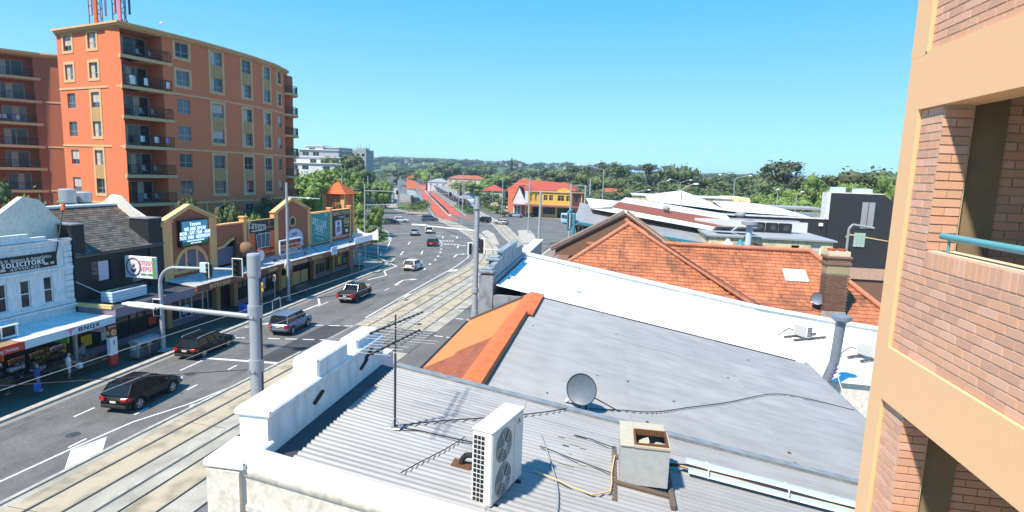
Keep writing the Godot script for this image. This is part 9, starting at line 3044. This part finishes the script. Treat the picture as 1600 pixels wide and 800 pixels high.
	# vent mast on the white roof
	var vm := thing("roof_vent_mast", "thin grey vent mast with a crosspiece on the white roof", "vent", Vector3(-1.2, 8.7, -26.4))
	var v1 := MB.new()
	v1.tube(Vector3.ZERO, Vector3(0, 1.25, 0), 0.02); v1.tube(Vector3(-0.06, 0.95, 0), Vector3(0.06, 0.95, 0), 0.015); v1.tube(Vector3(-0.05, 0.8, 0), Vector3(0.05, 0.8, 0), 0.015)
	obj("mast", v1, "steel", vm)
	var v2 := MB.new()
	v2.cb(Vector3(0, 0.02, 0), Vector3(0.25, 0.03, 0.2), 0.01)
	obj("foot", v2, "fargrey", vm)

func dish(label: String, at: Vector3, r: float, yaw: float, tilt: float, tripod: bool) -> void:
	var t := thing("satellite_dish", label, "satellite dish", at)
	var B := Basis(Vector3.UP, yaw * 0.6) * Basis(Vector3.RIGHT, PI / 2 - tilt * 0.35)
	var o := Vector3(-0.1, 0.5, 0.0)
	var pr := []
	for k in 9: pr.append(Vector2(r * k / 8.0, 0.22 * r * pow(k / 8.0, 2)))
	var d := MB.new()
	d.lathe(pr, o, 32, B)
	var pb := []
	for k in 9: pb.append(Vector2(r * 0.995 * k / 8.0, 0.22 * r * pow(k / 8.0, 2) - 0.012))
	d.lathe(pb, o, 32, B)
	obj("reflector", d, "dish", t)
	var rm := MB.new()
	for k in 32: rm.tube(o + B * Vector3(cos(TAU * k / 32) * r, 0.22 * r, sin(TAU * k / 32) * r), o + B * Vector3(cos(TAU * (k + 1) / 32) * r, 0.22 * r, sin(TAU * (k + 1) / 32) * r), 0.011, 0.011, 6)
	obj("rim", rm, "dark", t)
	var a := MB.new()
	var foot := o + B * Vector3(0, 0.2 * r, r)
	var tip := o + B * Vector3(-0.25, r * 1.1, r * 0.85)
	a.tube(foot, tip, 0.016)
	obj("feed_arm", a, "dark", t)
	var l := MB.new()
	l.tube(tip, tip + (o - tip).normalized() * 0.12, 0.035, 0.045, 10)
	obj("receiver", l, "cloth_white", t)
	var m := MB.new()
	m.tube(Vector3.ZERO, Vector3(0, 0.35, -0.02), 0.022); m.tube(Vector3(0, 0.34, -0.02), o - B * Vector3(0, 0.03, 0), 0.022)
	if tripod:
		m.tube(Vector3(0.05, 0.38, 0), Vector3(0.8, -0.13, -0.4), 0.014); m.tube(Vector3(-0.2, 0.02, 0.15), Vector3(0, 0.3, 0), 0.012)
	obj("mount", m, "dark", t)

func air_con() -> void:
	var t := thing("tall_air_conditioner", "tall white twin fan air conditioner standing on the nearest grey roof", "air conditioner", Vector3(-1.47, 9.08, -8.28), 0.0)
	# local x across (0.34), z along the fans (1.1); turned so that the fan side faces right
	t.rotation.y = -0.28
	var H := 1.18
	var b := MB.new()
	b.cb(Vector3(0, 0.06 + H / 2, 0), Vector3(0.34, H - 0.04, 1.08), 0.02)
	obj("case", b, "acwhite", t)
	var tp := MB.new()
	tp.cb(Vector3(0, 0.05 + H, 0), Vector3(0.36, 0.035, 1.1), 0.012)
	obj("top_panel", tp, "acwhite", t)
	var sp := MB.new()
	sp.bb(Vector3(0.169, 0.1, -0.21), Vector3(0.174, H, -0.2)); sp.bb(Vector3(-0.17, H + 0.066, -0.38), Vector3(0.17, H + 0.07, -0.37))
	obj("panel_joint", sp, "acgrey", t)
	# end grille facing +z: three columns of slots
	for r in 14:
		for c in 3:
			var h := MB.new()
			h.bb(Vector3(-0.135 + c * 0.062, 0.13 + r * 0.074, 0.538), Vector3(-0.085 + c * 0.062, 0.185 + r * 0.074, 0.543))
			obj("grille_slot", h, "dark", t)
	for y in [0.36, 0.9]:
		var o := Vector3(0.172, y, 0.17)
		var F := Basis(Vector3.BACK, -PI / 2)
		var d := MB.new()
		d.lathe([Vector2(0.0, 0.0), Vector2(0.235, 0.0), Vector2(0.25, 0.012), Vector2(0.26, 0.0)], o, 32, F)
		obj("fan_well", d, "fan_dark", t)
		var g := MB.new()
		for k in 5:
			var rr := 0.06 + k * 0.046
			for i in 28: g.tube(o + Vector3(0.02, cos(TAU * i / 28) * rr, sin(TAU * i / 28) * rr), o + Vector3(0.02, cos(TAU * (i + 1) / 28) * rr, sin(TAU * (i + 1) / 28) * rr), 0.003, 0.003, 4, false)
		for i in 6: g.tube(o + Vector3(0.022, 0, 0), o + Vector3(0.022, cos(TAU * i / 6 + 0.4) * 0.25, sin(TAU * i / 6 + 0.4) * 0.25), 0.006, 0.006, 4, false)
		obj("fan_guard", g, "acwhite", t)
		for i in 3:
			var bl := MB.new()
			var a0 := TAU * i / 3
			for s in 6:
				var p0 := a0 + s * 0.26
				var p1 := a0 + (s + 1) * 0.26
				bl.q(o + Vector3(0.004 + 0.002 * s, cos(p0) * 0.07, sin(p0) * 0.07), o + Vector3(0.004 + 0.002 * s, cos(p0) * 0.225, sin(p0) * 0.225), o + Vector3(0.006 + 0.002 * s, cos(p1) * 0.225, sin(p1) * 0.225), o + Vector3(0.006 + 0.002 * s, cos(p1) * 0.07, sin(p1) * 0.07))
			obj("fan_blade", bl, "fan_blade", t)
		var hb := MB.new()
		hb.tube(o, o + Vector3(0.026, 0, 0), 0.065, 0.06, 20)
		obj("hub", hb, "acgrey", t)
	for z in [-0.4, 0.4]:
		var f := MB.new()
		f.cb(Vector3(0, 0.03, z), Vector3(0.42, 0.06, 0.08), 0.01)
		obj("foot", f, "dark", t)
	var em := MB.new()
	for k in 3: em.box(Vector3(0.174, 1.08 + 0.026 * (1 if k == 0 else -0.4), -0.36 + [0.0, -0.025, 0.025][k]), Vector3(0.004, 0.035, 0.03), Basis(Vector3.RIGHT, PI / 4))
	obj("badge", em, "red", t)

func cooler() -> void:
	var t := thing("rooftop_cooler", "grey metal rooftop cooler box with an open top opening, on timber bearers", "air conditioner", Vector3(0.83, 8.78, -9.92))
	var b := MB.new()
	b.bb(Vector3(-0.4, 0.06, 0.455), Vector3(0.4, 0.74, 0.475)); b.bb(Vector3(-0.4, 0.06, -0.475), Vector3(0.4, 0.74, -0.455)); b.bb(Vector3(-0.4, 0.06, -0.455), Vector3(-0.38, 0.74, 0.455)); b.bb(Vector3(0.38, 0.06, -0.455), Vector3(0.4, 0.74, 0.455))
	obj("case", b, "acgrey", t)
	# the lid with a square hole: four strips
	var l := MB.new()
	l.cb(Vector3(-0.3, 0.755, 0), Vector3(0.24, 0.035, 0.99), 0.008); l.cb(Vector3(0.1, 0.755, -0.32), Vector3(0.56, 0.035, 0.35), 0.008); l.bb(Vector3(-0.18, 0.737, 0.45), Vector3(0.41, 0.772, 0.495)); l.bb(Vector3(0.38, 0.737, -0.145), Vector3(0.41, 0.772, 0.45))
	obj("lid", l, "cooler_lid", t)
	var r := MB.new()
	r.bb(Vector3(-0.18, 0.7, -0.145), Vector3(-0.15, 0.80, 0.45)); r.bb(Vector3(0.35, 0.7, -0.145), Vector3(0.38, 0.80, 0.45)); r.bb(Vector3(-0.15, 0.7, -0.145), Vector3(0.35, 0.80, -0.115)); r.bb(Vector3(-0.15, 0.7, 0.42), Vector3(0.35, 0.80, 0.45))
	obj("rusty_rim", r, "rust", t)
	var f := MB.new()
	f.tube(Vector3(0.1, 0.55, 0.15), Vector3(0.1, 0.57, 0.15), 0.27, 0.27, 24)
	obj("well", f, "rust", t)
	for i in 4:
		var bl := MB.new()
		var a := TAU * i / 4 + 0.5
		for s in 5:
			var p0 := a + s * 0.2
			var p1 := a + (s + 1) * 0.2
			bl.q(Vector3(0.1 + cos(p0) * 0.05, 0.62 + 0.012 * s, 0.15 + sin(p0) * 0.05), Vector3(0.1 + cos(p0) * 0.25, 0.62 + 0.012 * s, 0.15 + sin(p0) * 0.25), Vector3(0.1 + cos(p1) * 0.25, 0.63 + 0.012 * s, 0.15 + sin(p1) * 0.25), Vector3(0.1 + cos(p1) * 0.05, 0.63 + 0.012 * s, 0.15 + sin(p1) * 0.05))
		obj("fan_blade", bl, "cooler_lid", t)
	for q in [[Vector3(0.0, 0.0, 0.5), Vector3(1.0, 0.09, 0.1), 0.0], [Vector3(0.0, 0.01, -0.4), Vector3(1.0, 0.09, 0.1), 0.0], [Vector3(-0.48, 0.05, 0.1), Vector3(0.09, 0.09, 1.9), 0.0], [Vector3(0.47, -0.03, 0.3), Vector3(0.09, 0.09, 1.2), 0.0], [Vector3(0.05, -0.08, 0.68), Vector3(1.05, 0.1, 0.06), -0.14]]:
		var w := MB.new()
		w.cb(q[0], q[1], 0.01, Basis(Vector3.BACK, -0.16 if q[1].x > 0.5 else 0.0))
		obj("bearer", w, "wood_old", t)
